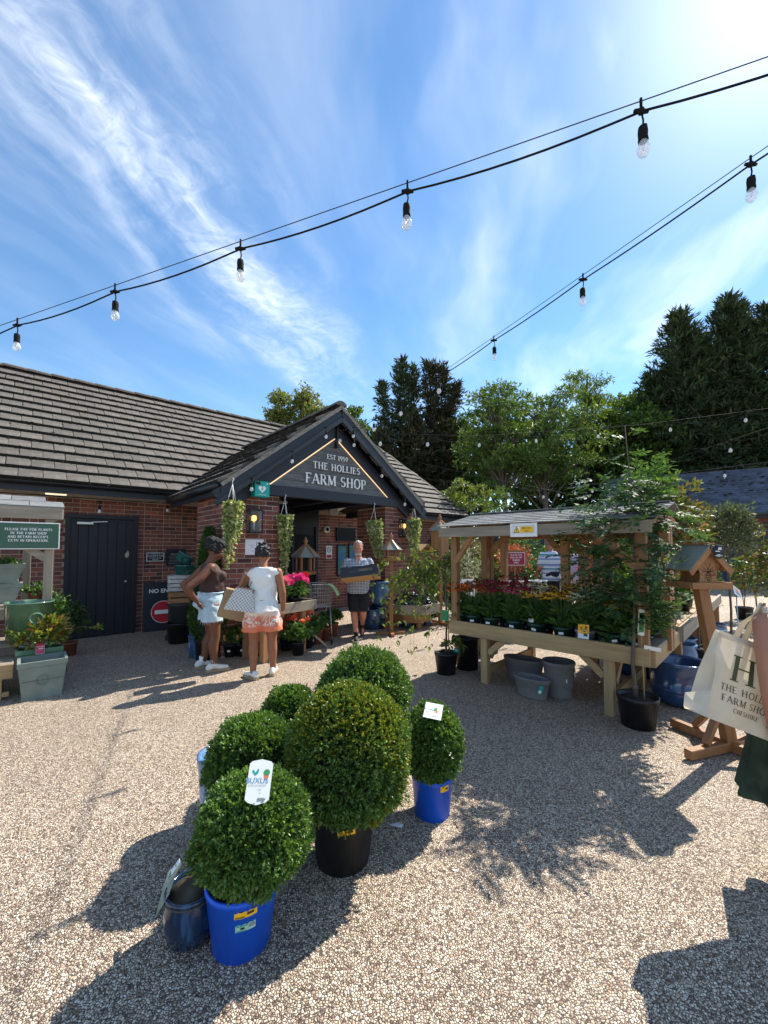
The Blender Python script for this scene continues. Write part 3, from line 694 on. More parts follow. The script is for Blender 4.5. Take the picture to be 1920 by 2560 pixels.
# verge undercloak and mortar along the porch's front edge
for sg in (-1, 1):
    n = Vector((sg * sa, 0, ca)); dn = Vector((sg * ca, 0, -sa)); top = Vector((PC, P_FRONT, P_RZ))
    b = MB(); b.bar(top + Vector((0, .012, -.04)), top + dn * (PH / ca) + Vector((0, .012, -.04)), .03, .055, up=n); b.build('verge_mortar', mk('verge_mortar', (.20, .185, .165), .95, .5, 22, bump=1, bscale=50), proof)
    a = top + Vector((0, .03, -.165)); e = a + dn * (PH / ca + .10)
    b = MB(); b.bar(a, e, .035, .175, bev=.005, up=n); b.build('bargeboard', M['black_timber'], shop)
    b = MB(); b.bar(a + Vector((0, -.028, -.10)), e + Vector((0, -.028, -.10)), .025, .07, bev=.004, up=n); b.build('barge_trim', M['black_timber'], shop)
    # wide inner rafter board framing the planked gable
    a2 = Vector((PC, -3.06, P_RZ - .416)); b = MB(); b.bar(a2, a2 + dn * (PH / ca - .30), .05, .19, bev=.005, up=n); b.build('rafter_board', M['black_timber'], shop)
    for k in range(7):
        b = MB(); q = top + dn * (.35 + .33 * k) + Vector((0, .14, -.12)); b.bar(q, q + Vector((0, .3, 0)), .07, .05); b.build('purlin_end', M['black_timber'], shop)
    q0 = top + Vector((0, .17, -.075)); b = MB(); b.bar(q0 + dn * .05, q0 + dn * (PH / ca), .26, .012, up=n); b.build('verge_soffit', M['soffit'], shop)
    # porch side gutters
    x = PC + sg * (PH + .04); b = MB(); b.box((x - sg * .05, (P_FRONT + EAVE_Y) / 2, zl - .10), (.03, EAVE_Y - P_FRONT, .15)); b.build('fascia', M['black_timber'], shop)
    b = MB(); b.tube([(x, P_FRONT + .03, zl - .05), (x, EAVE_Y - .05, zl - .05)], .05, 10); b.build('gutter', M['gutter'], shop)
b = MB(); b.box((PC, -3.03, 2.525), (4.1, .12, .17), bev=.006); b.build('tie_beam', M['black_timber'], shop)
b = MB(); b.bar((PC, -3.07, 3.40), (PC, -3.07, 4.0), .03, .12); b.build('king_post', M['black_timber'], shop)
for x in (2.62, 5.79):
    b = MB(); b.box((x, PF + .45, 2.43), (.5, .8, .04)); b.build('wall_plate', M['black_timber'], shop)
# gable panel of horizontal weathered planks, with the lettering and a warm light strip round it
GZ0, GAP, GHW = 2.612, 3.57, 1.25
pb = MB(); pb.add([(PC - GHW - .3, -3.0, GZ0), (PC + GHW + .3, -3.0, GZ0), (PC, -3.0, GAP + .2)], [(0, 1, 2)]); gp = pb.build('gable_panel', M['black_timber'], shop)
ph = .118; z = GZ0; k = 0
while z < GAP - .02:
    z1 = min(z + ph - .005, GAP)
    w0, w1 = GHW * (GAP - z) / (GAP - GZ0), GHW * (GAP - z1) / (GAP - GZ0)
    yy = -3.035 - .004 * (k % 2) - rnd.uniform(0, .004); b = MB()
    V = [(PC - w0, yy, z), (PC + w0, yy, z), (PC + w1, yy, z1), (PC - w1, yy, z1)]; V += [(x, yy + .03, q) for x, _, q in V]
    b.add(V, [(0, 1, 2, 3), (4, 5, 1, 0), (5, 6, 2, 1), (6, 7, 3, 2), (7, 4, 0, 3)]); b.build('plank', M['grey_plank'], gp); z += ph; k += 1
for sg in (-1, 1):
    b = MB(); b.bar((PC + sg * (GHW + .012), -3.052, GZ0), (PC, -3.052, GAP + .012), .008, .018); b.build('light_strip', M['led'], gp)
for t, h, z, tr in (('EST 1959', .082, 3.185, .13), ('THE HOLLIES', .118, 2.985, .16), ('FARM SHOP', .175, 2.715, .13)):
    b = MB(); serif_text(b, t, h, (PC + .04, -3.06, z), (1, 0, 0), (0, 0, 1), depth=.012, track=tr, thick=.16, thin=.075); b.build('lettering', M['white_letter'], gp)
# ================================================================== plant helpers
def shell_points(n, c, r, rs, inner=.8, bump=.05, zmin=-1.):
    d = rand_dirs(int(n * 1.6), rs); d = d[d[:, 2] > zmin][:n]; n = len(d)
    b = 1 + bump * (np.sin(d[:, 0] * 7 + c[0] * 9) * np.sin(d[:, 1] * 8 + c[1] * 5) + np.sin(d[:, 2] * 9 + 1.3 + c[0] * 3) * .6 + .5 * rs.randn(n) * .4)
    k = (inner + (1 - inner) * rs.rand(n) ** .6) * b
    return np.array(c) + d * np.array(r) * k[:, None], unit(d / np.array(r)), d
def tufts(tips, dirs, k, L, W, rs, spread=.9, back=.03, fold=.25, up=0.):
    n = len(tips); Pt = np.repeat(tips, k, 0); D0 = np.repeat(dirs, k, 0)
    Pt = Pt - D0 * (rs.rand(n * k, 1) * back); D = unit(D0 + spread * rs.randn(n * k, 3) * .7 + np.array([0, 0, up]))
    return leaves_np(Pt, D, rand_dirs(n * k, rs) + np.array([0, 0, .6]), L, W, fold, rs)
def foliage(name, mat, parent, c, r, n, L, W, k=4, inner=.45, spread=1., up=.2, seed=1, bump=.1, back=.06, zmin=-.6, **tags):
    rs = np.random.RandomState(seed); t, nn, _ = shell_points(n, c, r, rs, inner, bump, zmin)
    V, F = tufts(t, nn, k, L, W, rs, spread, back, up=up)
    return link(name, np_mesh(name, V, F, mat), parent, **tags)
def pot_prof(r0, r1, h, rim=.03, th=.01, lip=.006, soil=.85):
    return [(r0, 0), (r1, h - rim), (r1 + lip, h - rim), (r1 + lip, h), (r1 - th + lip, h), (r1 - th, h - rim), ((r0 + (r1 - r0) * soil) - th, h * soil)]
def pot(parent, r0, r1, h, mat, c=(0, 0, 0), rim=.03, soil=.85, n=26, name='pot', soilmat=None, lip=.006, sx=1, sy=1, lifted=.0):
    b = MB(); b.lathe(pot_prof(r0, r1, h, rim, soil=soil, lip=lip), n, c, sx, sy); o = b.build(name, mat, parent)
    if soilmat is not None:
        b = MB(); rr = (r0 + (r1 - r0) * soil) - .009; b.lathe([(rr, h * soil + .002), (rr * .5, h * soil + .012), (0.0001, h * soil + .014)], n, c, sx, sy); b.build('compost', soilmat, parent)
    return o
FL = {}
def dahlia(col):
    k = ('d', col)
    if k not in FL:
        b = MB()
        for L, (m, r, z, tilt) in enumerate(((11, .052, 0, .15), (10, .044, .012, .5), (8, .033, .020, .9), (6, .02, .024, 1.25))):
            for i in range(m):
                a = 2 * math.pi * (i + .5 * (L % 2)) / m; ca_, sa_ = math.cos(a), math.sin(a); w = r * .30
                def q(rr, ww, dz): return (ca_ * rr - sa_ * ww, sa_ * rr + ca_ * ww, z + rr * math.tan(tilt) * .5 + dz)
                b.add([(0, 0, z - .006), q(r * .6, -w, .004), q(r, 0, 0), q(r * .6, w, .004)], [(0, 1, 2), (0, 2, 3)])
        FL[k] = b.mesh('flower', M[col])
    return FL[k]
def coneflower(col):
    k = ('c', col)
    if k not in FL:
        b = MB(); b.mi = 1; b.ball((0, 0, .006), (.013, .013, .012), 6); b.mi = 0
        for i in range(11):
            a = 2 * math.pi * i / 11 + rnd.uniform(-.1, .1); ca_, sa_ = math.cos(a), math.sin(a); w = .0085
            def q(rr, ww, dz): return (ca_ * rr - sa_ * ww, sa_ * rr + ca_ * ww, dz)
            b.add([q(.009, 0, .003), q(.026, -w, .002), q(.040, 0, -.008), q(.026, w, .002)], [(0, 1, 2), (0, 2, 3)])
        FL[k] = b.mesh('flower', [M[col], M['cone']])
    return FL[k]
def label_card(parent, c, w, h, mat, rz=0., rx=0., name='label', marks=None, ry=0.):
    """thin card with print; c is its centre, facing local -y before rotation"""
    b = MB(); T = Matrix.Translation(c) @ Euler((rx, ry, rz)).to_matrix().to_4x4(); b.box((0, 0, 0), (w, .0012, h), M=T)
    mats = [mat]
    for m, x, z, ww, hh in (marks or []):
        if m not in mats: mats.append(m)
        b.mi = mats.index(m); b.box((x * w, -.0012, z * h), (ww * w, .0008, hh * h), M=T)
    return b.build(name, mats, parent)
LINES = lambda: [(M['greyink'], -.1 + .05 * rnd.random(), .3 - .17 * i, .6 + .2 * rnd.random(), .05) for i in range(4)]
# ================================================================== things on the shop's walls
def wall_panel(name, label, cat, s, y, z, w, h, mat, d=.02, border=None, rz=0.):
    t = thing(name, label, cat, SW(s, y - d / 2, z), R(41.5) + rz)
    b = MB(); b.box((0, 0, 0), (w, d, h), bev=.002); b.build('board', mat, t)
    if border is not None:
        b = MB(); q = .012
        for (x, zz, ww, hh) in ((0, h / 2 - .02, w - .028, q), (0, -h / 2 + .02, w - .028, q), (-w / 2 + .02, 0, q, h - .05), (w / 2 - .02, 0, q, h - .05)): b.box((x, -d / 2 - .001, zz), (ww, .003, hh))
        b.build('border', border, t)
    return t
def lines_of(t, mat, rows, d=.02, name='lettering'):
    for txt, h, z, kind in rows:
        b = MB(); (serif_text if kind == 's' else sans_text)(b, txt, h, (0, -d / 2 - .002, z), XE, ZE); b.build(name, mat, t)
t = wall_panel('award_plaque', 'small navy award plaque with white border on the brick wall beside the door', 'plaque', 1.92, -.012, 1.43, .34, .20, M['navy'], border=M['white'])
lines_of(t, M['white_letter'], [('FOOD & DRINK', .014, .055, 'n'), ('Cheshire Life', .036, .01, 'n'), ('AWARDS WINNER', .018, -.03, 'n'), ('FINALIST', .018, -.06, 'n')])
t = wall_panel('opening_plaque', 'plain black notice board with fine white lines next to the bordered plaque', 'plaque', 2.12 + .18, -.012, 1.42, .36, .33, M['navy'])
lines_of(t, M['white_letter'], [('OPENING HOURS', .019, .055, 'n')])
b = MB()
for i in range(6): b.box((-.03 + rnd.uniform(-.01, .01), -.0115, .025 - .03 * i), (.22 + rnd.uniform(-.03, .03), .002, .007))
b.build('print', M['greyink'], t)
# leaning no entry board
t = thing('no_entry_board', 'black board with a red no entry disc leaning on the brick wall', 'sign', SW(2.02, -.20, 0), R(41.5) - .12, rot=(R(-7), 0, R(41.5) - .10))
b = MB(); b.box((0, 0, .47), (.62, .022, .94), bev=.003); b.build('board', M['navy'], t)
b = MB(); sans_text(b, 'NO ENTRY', .074, (.045, -.0125, .735), XE, ZE, bold=.02); b.build('lettering', M['white_letter'], t)
def disc(mb, c, r, y, n=40, r0=0.):
    V = [(c[0] + r * math.cos(2 * math.pi * k / n), y, c[1] + r * math.sin(2 * math.pi * k / n)) for k in range(n)]; mb.add(V, [tuple(range(n))])
b = MB(); disc(b, (.03, .36), .215, -.0125); b.build('disc_rim', M['white'], t)
b = MB(); disc(b, (.03, .36), .205, -.0150); b.build('disc', M['red'], t)
b = MB(); b.box((.03, -.0165, .36), (.30, .003, .075)); b.build('bar', M['white'], t)
# defibrillator cabinet on the tie beam
t = thing('defibrillator_cabinet', 'teal defibrillator cabinet with a white heart on the porch beam', 'cabinet', SW(2.66, -3.17, 2.50), R(41.5))
b = MB(); b.box((0, 0, 0), (.235, .14, .24), bev=.008); b.build('case', M['teal'], t)
b = MB(); b.box((-.07, -.0705, .085), (.075, .004, .05)); b.build('window', M['black_metal'], t)
hp = [(0, -.062)] + [(-.062 * math.cos(R(a)) * .95, .0 + .05 * math.sin(R(a)) * (1 if a > 0 else 1)) for a in ()]
heart = [(16 * math.sin(q) ** 3 * .0038, (13 * math.cos(q) - 5 * math.cos(2 * q) - 2 * math.cos(3 * q) - math.cos(4 * q)) * .0038) for q in [2 * math.pi * i / 28 for i in range(28)]]
b = MB(); b.add([(x - .005, -.0725, z + .0) for x, z in reversed(heart)], [tuple(range(28))]); b.build('heart_symbol', M['white'], t)
b = MB(); b.add([(x - .005, -.074, z) for x, z in ((.012, .035), (-.022, -.006), (-.004, -.004), (-.012, -.04), (.022, .008), (.004, .006))], [(0, 1, 2, 5), (5, 2, 3, 4)]); b.build('bolt_symbol', M['teal'], t)
b = MB(); b.box((.075, -.0725, .085), (.03, .002, .009)); b.box((.075, -.0725, .085), (.009, .0026, .03)); b.build('cross_symbol', M['white'], t)
b = MB(); sans_text(b, 'defibrillator', .02, (0, -.0725, -.095), XE, ZE); b.build('lettering', M['white'], t)
# lanterns
def lantern(s, y, z, label):
    t = thing('wall_lantern', label, 'lantern', SW(s, y, z), R(41.5), 'box lanterns on the porch piers'); w, d, h = .21, .13, .37
    b = MB(); b.box((0, -.006, 0), (w, .012, h)); b.box((0, -d / 2, h / 2 - .01), (w, d, .02)); b.box((0, -d / 2, -h / 2 + .01), (w, d, .02))
    for x in (-w / 2 + .008, w / 2 - .008): b.box((x, -d + .008, 0), (.016, .016, h - .04))
    b.build('frame', M['black_metal'], t)
    b = MB(); b.box((0, -d + .008, 0), (w - .034, .003, h - .042)); b.box((-w / 2 + .006, -d / 2, 0), (.003, d - .03, h - .042)); b.box((w / 2 - .006, -d / 2, 0), (.003, d - .03, h - .042)); b.build('glass', M['glass'], t)
    b = MB(); b.lathe([(.001, -.03), (.028, -.02), (.034, .01), (.03, .05), (.001, .06)], 10, (-.01, -d / 2, .03)); b.build('bulb', M['amber'], t)
    b = MB(); b.tube([(-.01, -d / 2, -.17), (-.01, -d / 2, 0)], .012); b.build('lamp_holder', M['steel'], t)
lantern(2.63, PF, 2.02, 'black box lantern with amber bulb on the left brick pier')
lantern(5.86, PF, 2.02, 'black box lantern with amber bulb on the right brick pier')
t = wall_panel('paper_notice', 'white paper notice on the left brick pier above the short haired woman', 'notice', 2.66, PF - .006, 1.62, .30, .24, M['paper'], d=.004)
b = MB()
for x, z, w, h in ((-.05, .03, .06, .006), (-.04, 0, .05, .006), (-.01, -.06, .08, .008), (.03, .05, .012, .07)): b.box((x, -.003, z), (w, .001, h))
b.build('print', M['greyink'], t)
# on the dim rear wall of the porch
t = wall_panel('television', 'dark wall television on the bricks inside the porch', 'television', 6.55, -.02, 1.98, .62, .36, M['screen'], d=.05)
b = MB()
for x, z, w, h in ((0, .175, .62, .014), (0, -.175, .62, .014), (-.303, 0, .014, .34), (.303, 0, .014, .34)): b.box((x, -.028, z), (w, .012, h))
b.build('bezel', M['black_metal'], t)
t = wall_panel('notice_case', 'dark framed notice case with paper sheets inside the porch', 'notice board', 7.42, -.02, 1.75, .62, .95, mk('case_back', (.12, .09, .08), .7), d=.03)
b = MB()
for x, z, w, h in ((0, .46, .70, .06), (0, -.46, .70, .06), (-.32, 0, .06, .88), (.32, 0, .06, .88)): b.box((x, -.03, z), (w, .04, h), bev=.004)
b.build('frame', mk('dark_red_frame', (.05, .015, .015), .5, .1), t)
for x, z in ((-.15, .15), (.05, .17), (.02, -.1)):
    b = MB(); b.box((x, -.018, z), (.17, .003, .24)); b.build('sheet', M['paper'], t)
t = wall_panel('no_smoking_sign', 'white sign with a barred circle inside the porch', 'sign', 6.02, -.02, 1.50, .19, .34, M['paper'], d=.006)
b = MB()
for k in range(24):
    a, a2 = 2 * math.pi * k / 24, 2 * math.pi * (k + 1) / 24; b.add([(.07 * math.cos(a), -.0045, .06 + .07 * math.sin(a)), (.07 * math.cos(a2), -.0045, .06 + .07 * math.sin(a2)), (.055 * math.cos(a2), -.0045, .06 + .055 * math.sin(a2)), (.055 * math.cos(a), -.0045, .06 + .055 * math.sin(a))], [(3, 2, 1, 0)])
b.bar((-.045, -.0045, .105), (.045, -.0045, .015), .012, .001); b.bar((-.02, -.005, .03), (.02, -.005, .09), .02, .001); b.build('symbol', M['ink'], t)
b = MB(); b.box((0, -.0045, -.11), (.15, .001, .08)); b.build('band', M['darkred'], t)
for i, (s, z, lab) in enumerate(((6.42, 1.28, 'tall blue and green poster left of the middle poster on the porch wall'), (6.80, 1.30, 'middle of the three tall blue and green posters on the porch wall'), (7.10, 1.36, 'blue poster behind the shoulder of the man with the box'))):
    t = wall_panel('poster', lab, 'poster', s, -.02, z, .30, .86, M['black_metal'], d=.03); t['group'] = 'posters on the porch wall'
    b = MB(); b.box((0, -.017, 0), (.25, .004, .76)); b.build('print', M['poster'], t)
t = thing('wall_speaker', 'small round white speaker high on the porch bricks', 'speaker', SW(5.93, -.02, 2.1), R(41.5))
b = MB(); b.lathe([(.09, 0), (.085, .05), (.06, .07)], 18, M=Matrix.Rotation(math.pi / 2, 4, 'X')); b.build('case', M['white'], t)
b = MB(); b.lathe([(.055, .0705), (.0001, .060)], 18, M=Matrix.Rotation(math.pi / 2, 4, 'X')); b.build('cone', M['black_metal'], t)
# ------------------------------------------------------------------ hanging baskets of variegated ivy
def basket(s, y, ztop, L, w, label, mat_pot, seed, tails, shape='cone', bushy=1.):
    """ztop: hook height; tails: trailing length"""
    t = thing('hanging_basket', label, 'hanging basket', SW(s, y, ztop - .42), R(41.5), 'hanging baskets of trailing ivy along the porch front')
    b = MB(); b.lathe([(.07, -.13), (.095, 0), (.10, 0), (.10, .012), (.088, .012), (.07, -.09)], 14); b.build('pot', mat_pot, t)
    b = MB()
    for a in (0.4, 2.5, 4.6): b.tube([(.09 * math.cos(a), .09 * math.sin(a), 0), (0, 0, .34)], .004, 4)
    b.tube([(0, 0, .34), (0, 0, .38), (.02, 0, .41), (0, 0, .43)], .006, 5); b.build('hanger', M['white'], t)
    rs = np.random.RandomState(seed); tips = []; dirs = []
    for _ in range(int(48 * bushy)):
        a = rs.rand() * 6.283; r = .05 + .075 * rs.rand(); l = L * (.25 + .75 * rs.rand() ** 1.6) if rs.rand() < .75 else .12
        x = np.array([r * math.cos(a), r * math.sin(a), .03]); n = int(l / .016) + 4
        for i in range(n):
            f = i / n
            q = x + np.array([math.cos(a), math.sin(a), 0]) * (w * math.sin(min(f * 2.6, 1.57)) * (1 - .8 * f)) * .62 - np.array([x[0], x[1], 0]) * (.55 * f) + np.array([tails * f * f, 0, .07 * math.sin(min(f * 4, 3.1)) - l * max(0, f - .12)])
            q = q + rs.randn(3) * .014; tips.append(q); dirs.append([math.cos(a) + .4 * rs.randn(), math.sin(a) + .4 * rs.randn(), -.1 + .5 * rs.randn()])
    V, F = tufts(np.array(tips), unit(np.array(dirs)), 2, .040, .034, rs, .8, .02)
    link('foliage', np_mesh('foliage', V, F, M['ivy']), t)
basket(2.18, -3.30, 2.60, 1.05, .10, 'hanging ivy basket in front of the left edge of the left pier', M['white'], 3, .0)
basket(3.10, -3.12, 2.46, 1.15, .06, 'long hanging ivy basket at the right edge of the left pier beside the doorway', M['blackp'], 4, .0)
basket(4.98, -3.12, 2.46, .85, .15, 'hanging ivy basket with white pot showing left of the right pier', M['white'], 5, .13)
basket(5.95, -3.24, 2.52, .85, .12, 'hanging ivy basket in front of the right pier below the roof corner', M['blackp'], 6, .0)
# ================================================================== left timber display and its pots
LA = R(41.5)
def frame_at(u, v, z=0.): return G(u, v, z)
def LW(x, y, z=0.): return LO + Matrix.Rotation(LA, 3, 'Z') @ Vector((x, y, z))
LO = P(114, 1600, 5.0); LO.z = 0                       # foot of the signed post
t = thing('timber_plant_shelter', 'weathered timber plant shelter at the left with a post and shelves', 'display stand', LO, LA)
def bx(name, c, d, mat, parent, bev=.004, **k): b = MB(); b.box(c, d, bev=bev, **k); return b.build(name, mat, parent)
bx('post', (0, 0, .98), (.088, .088, 1.96), M['grey', 2], t); bx('post', (-.2, .95, .98), (.088, .088, 1.96), M['grey', 2], t); bx('post', (-2.3, 0, .98), (.088, .088, 1.96), M['grey', 2], t)
bx('roof_beam', (-1.16, -.06, 2.035), (2.56, .045, .155), M['grey', 0], t)
bx('end_beam', (.105, .5, 2.03), (.045, 1.1, .14), M['grey', 1], t)
b = MB(); b.bar((-.62, -.02, 1.93), (-.02, -.02, 1.47), .045, .09, bev=.004); b.build('brace', M['grey', 0], t)
for k in range(8):
    b = MB(); b.box((-.03 - .335 * k, .10, 2.15), (.328, .38, .018), rx=R(14)); b.build('shingle', M['felt'], t)
    b = MB(); b.box((-.2 - .335 * k, .42, 2.235), (.328, .38, .018), rx=R(14)); b.build('shingle', M['felt'], t)
bx('shelf', (-1.3, .42, .90), (2.3, .55, .045), M['grey', 0], t); bx('shelf', (-1.3, .05, .50), (2.3, .5, .045), M['grey', 0], t)
bx('shelf_front', (-1.3, .135, .82), (2.3, .03, .13), M['grey', 0], t); bx('shelf_leg', (-.18, .62, .45), (.07, .07, .9), M['grey', 2], t); bx('shelf_leg', (-1.6, .2, .45), (.07, .07, .9), M['grey', 2], t)
# pay sign
sg = thing('pay_sign', 'dark green sign asking to pay for plants fixed on the weathered timber post', 'sign', LW(-.19, -.10, 1.75), LA); sg.scale = (.95,) * 3
b = MB(); b.box((0, 0, 0), (.60, .008, .335), bev=.002); b.build('board', M['white'], sg)
b = MB(); b.box((0, -.0045, 0), (.578, .003, .313)); b.build('face', M['sign_green'], sg)
for i, (tx, h) in enumerate((('THE HOLLIES FARM SHOP', .011), ('PLEASE PAY FOR PLANTS', .0285), ('IN THE FARM SHOP', .0285), ('AND RETAIN RECEIPT.', .0285), ('CCTV IN OPERATION.', .0285))):
    b = MB(); serif_text(b, tx, h, (0, -.0075, .098 - (0 if i == 0 else .033 + .046 * (i - 1))), XE, ZE, thick=.2, thin=.1); b.build('lettering', M['white_letter'] if i else M['greyink'], sg)
# pale trough planters
def trough(loc, rz, L, W, H, label, mat=None, name='trough_planter', group=None, plant=None):
    t = thing(name, label, 'planter', loc, rz, group); mat = mat or M['sage_clay']
    b = MB(); fx, fy = L / 2 * 1.0, W / 2
    def ring(k, z, g=0): return [(-fx * k - g, -fy * k - g, z), (fx * k + g, -fy * k - g, z), (fx * k + g, fy * k + g, z), (-fx * k - g, fy * k + g, z)]
    rings = [ring(.80, 0), ring(.80, .03), ring(.785, .032), ring(.95, H - .055), ring(1.0, H - .05), ring(1.0, H), ring(1.0, H, -.025), ring(.80, H * .45, -.02)]
    V = sum(rings, []); F = [(3, 2, 1, 0)] + [(i * 4 + k, i * 4 + (k + 1) % 4, i * 4 + 4 + (k + 1) % 4, i * 4 + 4 + k) for i in range(7) for k in range(4)] + [(28, 29, 30, 31)]
    b.add(V, F); b.build('pot', mat, t)
    b = MB(); n = 28; y0 = -fy * .88
    for rr, w in ((.055, .006), (.042, .003)):
        for k in range(n):
            a, a2 = 2 * math.pi * k / n, 2 * math.pi * (k + 1) / n; sl = fy * .165 / (H - .09)
            def q(ang, rd, o): return (rd * math.cos(ang), -fy * (.785 + .165 * ((H * .5 + rd * math.sin(ang)) - .03) / (H - .09)) - o, H * .5 + rd * math.sin(ang))
            b.add([q(a, rr + w, .0), q(a2, rr + w, .0), q(a2, rr, .006), q(a, rr, .006), q(a, rr - w, .0), q(a2, rr - w, .0)], [(0, 1, 2, 3), (3, 2, 5, 4)])
    for x, z in ((0, .012), (-.014, -.004), (.014, -.004), (0, -.016)): b.ball((x, y0 - .002, H * .5 + z), (.009, .004, .009), 6)
    b.build('emblem', mat, t)
    return t
trough(LW(-.52, .42, 1.175), LA, .62, .30, .235, 'sage green trough stacked on top of another trough on the left shelf', group='sage green troughs')
trough(LW(-.52, .42, .93), LA, .58, .28, .24, 'sage green trough under another trough on the left shelf', group='sage green troughs')
# empty square pot on the ground, front left
e = G(90, 1748); t = trough(e + Vector((-.06, .14, 0)), LA, .42, .38, .40, 'empty square sage green planter standing on the gravel at the left', name='square_planter')
b = MB(); b.box((0, 0, .2), (.36, .34, .004)); b.build('base_inside', M['clay_in'], t)
# timber ledge in front left corner
c = P(34, 1690, 4.35); c.z = 0; c = c + Matrix.Rotation(LA, 3, 'Z') @ Vector((-.63, .24, 0)); t = thing('timber_ledge', 'chunky pale timber bench end at the left edge of the photo', 'bench', c, LA)
bx('top', (0, 0, .36), (1.25, .50, .045), M['grey', 0], t); bx('front_board', (0, -.24, .305), (1.25, .04, .15), M['pine', 0], t)
for x in (-.5, .5):
    for y in (-.18, .18): bx('leg', (x, y, .17), (.08, .08, .34), M['pine', 2], t)
bx('stretcher', (0, -.2, .06), (1.2, .03, .05), M['pine', 0], t)
# glazed green bowl on the shelf, photinia in a square glazed pot, ivy on the shelf, dark shrubs behind
t = thing('round_planter', 'round green glazed planter with an emblem on the lower shelf', 'planter', LW(-.16, -.16, .56), LA)
pot(t, .20, .225, .42, M['glaze_green'], rim=.015, soilmat=None, soil=.5, n=36)
b = MB()
for k in range(24):
    a, a2 = 2 * math.pi * k / 24, 2 * math.pi * (k + 1) / 24
    def q(ang, rd, o): x = .06 + rd * math.cos(ang); z = .24 + rd * math.sin(ang); rr = .20 + .025 * z / .42 + o; return (x, -math.sqrt(max(rr * rr - x * x, 0)), z)
    b.add([q(a, .066, 0), q(a2, .066, 0), q(a2, .058, .008), q(a, .058, .008), q(a, .05, 0), q(a2, .05, 0)], [(0, 1, 2, 3), (3, 2, 5, 4)])
b.build('emblem', M['glaze_green'], t)
def potted(name, label, cat, loc, r0, r1, h, pm, parts, rz=0., group=None, stem=None, n=22, soil=.88):
    t = thing(name, label, cat, loc, rz, group); pot(t, r0, r1, h, pm, soilmat=M['soil'], soil=soil, n=n)
    for i, (mat, c, r, nn, L, W, kw) in enumerate(parts): foliage('foliage', M[mat], t, c, r, nn, L, W, seed=hash(label) % 9999 + i, **kw)
    if stem:
        b = MB(); rs = random.Random(len(label))
        for k in range(stem[0]): a = rs.uniform(0, 6.28); b.tube([(0, 0, h * .8), (math.cos(a) * stem[1] * .4, math.sin(a) * stem[1] * .4, h + stem[2] * .5), (math.cos(a) * stem[1], math.sin(a) * stem[1], h + stem[2])], [.006, .005, .003], 5)
        b.build('stem', M['twig'], t)
    return t
import zlib
def hash(s): return zlib.crc32(str(s).encode())
c = P(96, 1700, 4.78); t = trough((c.x, c.y, 0), LA, .42, .36, .46, 'green glazed square pot holding a yellow and red leaved shrub', M['glaze_green'], name='potted_photinia')
foliage('foliage', M['photinia'], t, (0, 0, .62), (.30, .26, .22), 420, .055, .028, k=4, seed=5, up=.5, inner=.5, spread=.8)
for q in ((.22, -.1, .62, .55, -.05, .60), (.0, 0, .5, -.3, -.1, .8)):
    b = MB(); b.tube([q[:3], ((q[0] + q[3]) / 2, (q[1] + q[4]) / 2, max(q[2], q[5]) + .03), q[3:]], .004, 5); b.build('stem', M['twig'], t)
foliage('foliage', M['photinia'], t, (.54, -.05, .61), (.07, .05, .04), 14, .05, .026, k=3, seed=6)
label_card(t, (.0, -.235, .47), .075, .115, M['paper'], rx=R(-8), name='plant_tag', marks=[(M['red'], 0, .38, 1, .24), (M['rose'], 0, -.12, .95, .7), (M['paper'], .1, .02, .5, .12)])
potted('ivy_plant', 'small trailing ivy in a terracotta pot on the upper shelf behind the round planter', 'plant', LW(-.10, .42, .93), .06, .08, .12, M['terracotta'], [('plant', (0.02, 0, .14), (.20, .16, .10), 120, .035, .028, {})])
potted('shelf_plant', 'green plant growing out of the top sage trough', 'plant', LW(-.42, .44, 1.33), .05, .07, .09, M['blackp'], [('plant', (0, 0, .10), (.19, .14, .07), 110, .035, .026, {})])
potted('dark_shrub', 'dark evergreen shrub in shade between the left shelter and the black door', 'shrub', LW(.30, 1.25, 0), .10, .12, .2, M['terracotta'], [('under', (0, 0, .50), (.26, .24, .33), 420, .045, .024, dict(k=4))])
potted('trailing_plant', 'leafy green plant below the sign post beside the round planter', 'plant', LW(.12, .30, .0), .11, .13, .22, M['blackp'], [('plant', (0, 0, .62), (.16, .16, .42), 300, .04, .026, dict(k=4))], stem=(5, .05, .5))
potted('young_shrub', 'small shrub at the far left edge in front of the shelves', 'plant', LW(-.62, -.42, .0), .10, .12, .2, M['blackp'], [('plant', (0, 0, .60), (.2, .15, .25), 220, .035, .024, dict(k=4))], stem=(4, .05, .4))
# ================================================================== beside the pier: crate, pots, conifer
CA = R(20)
cr = P(440, 1600, 7.1); cr.z = 0
t = thing('grey_bin', 'lower dark grey plastic pot in the stack under the slatted crate', 'pot', (cr.x + .12, cr.y - .12, 0), 0); pot(t, .17, .20, .34, M['blackp'], soil=.4)
t = thing('grey_bin', 'upper dark grey plastic pot with a dark rim under the slatted crate', 'pot', (cr.x + .16, cr.y - .08, .30), 0); pot(t, .18, .21, .36, mk('dark_grey_pot', (.05, .055, .06), .5, .1), soil=.4)
for q in ((-.1, .2), (.25, .28)):
    t = thing('block_plinth', 'dark concrete plinth under the wooden crates' + (' nearest the no entry board' if q[0] < 0 else ' nearest the brick pier'), 'plinth', (cr.x + q[0], cr.y + q[1], 0), CA); bx('base', (0, 0, .04), (.30, .34, .08), M['blackp'], t); bx('column', (0, 0, .34), (.24, .28, .52), M['blackp'], t); bx('cap', (0, 0, .62), (.30, .34, .04), M['blackp'], t)
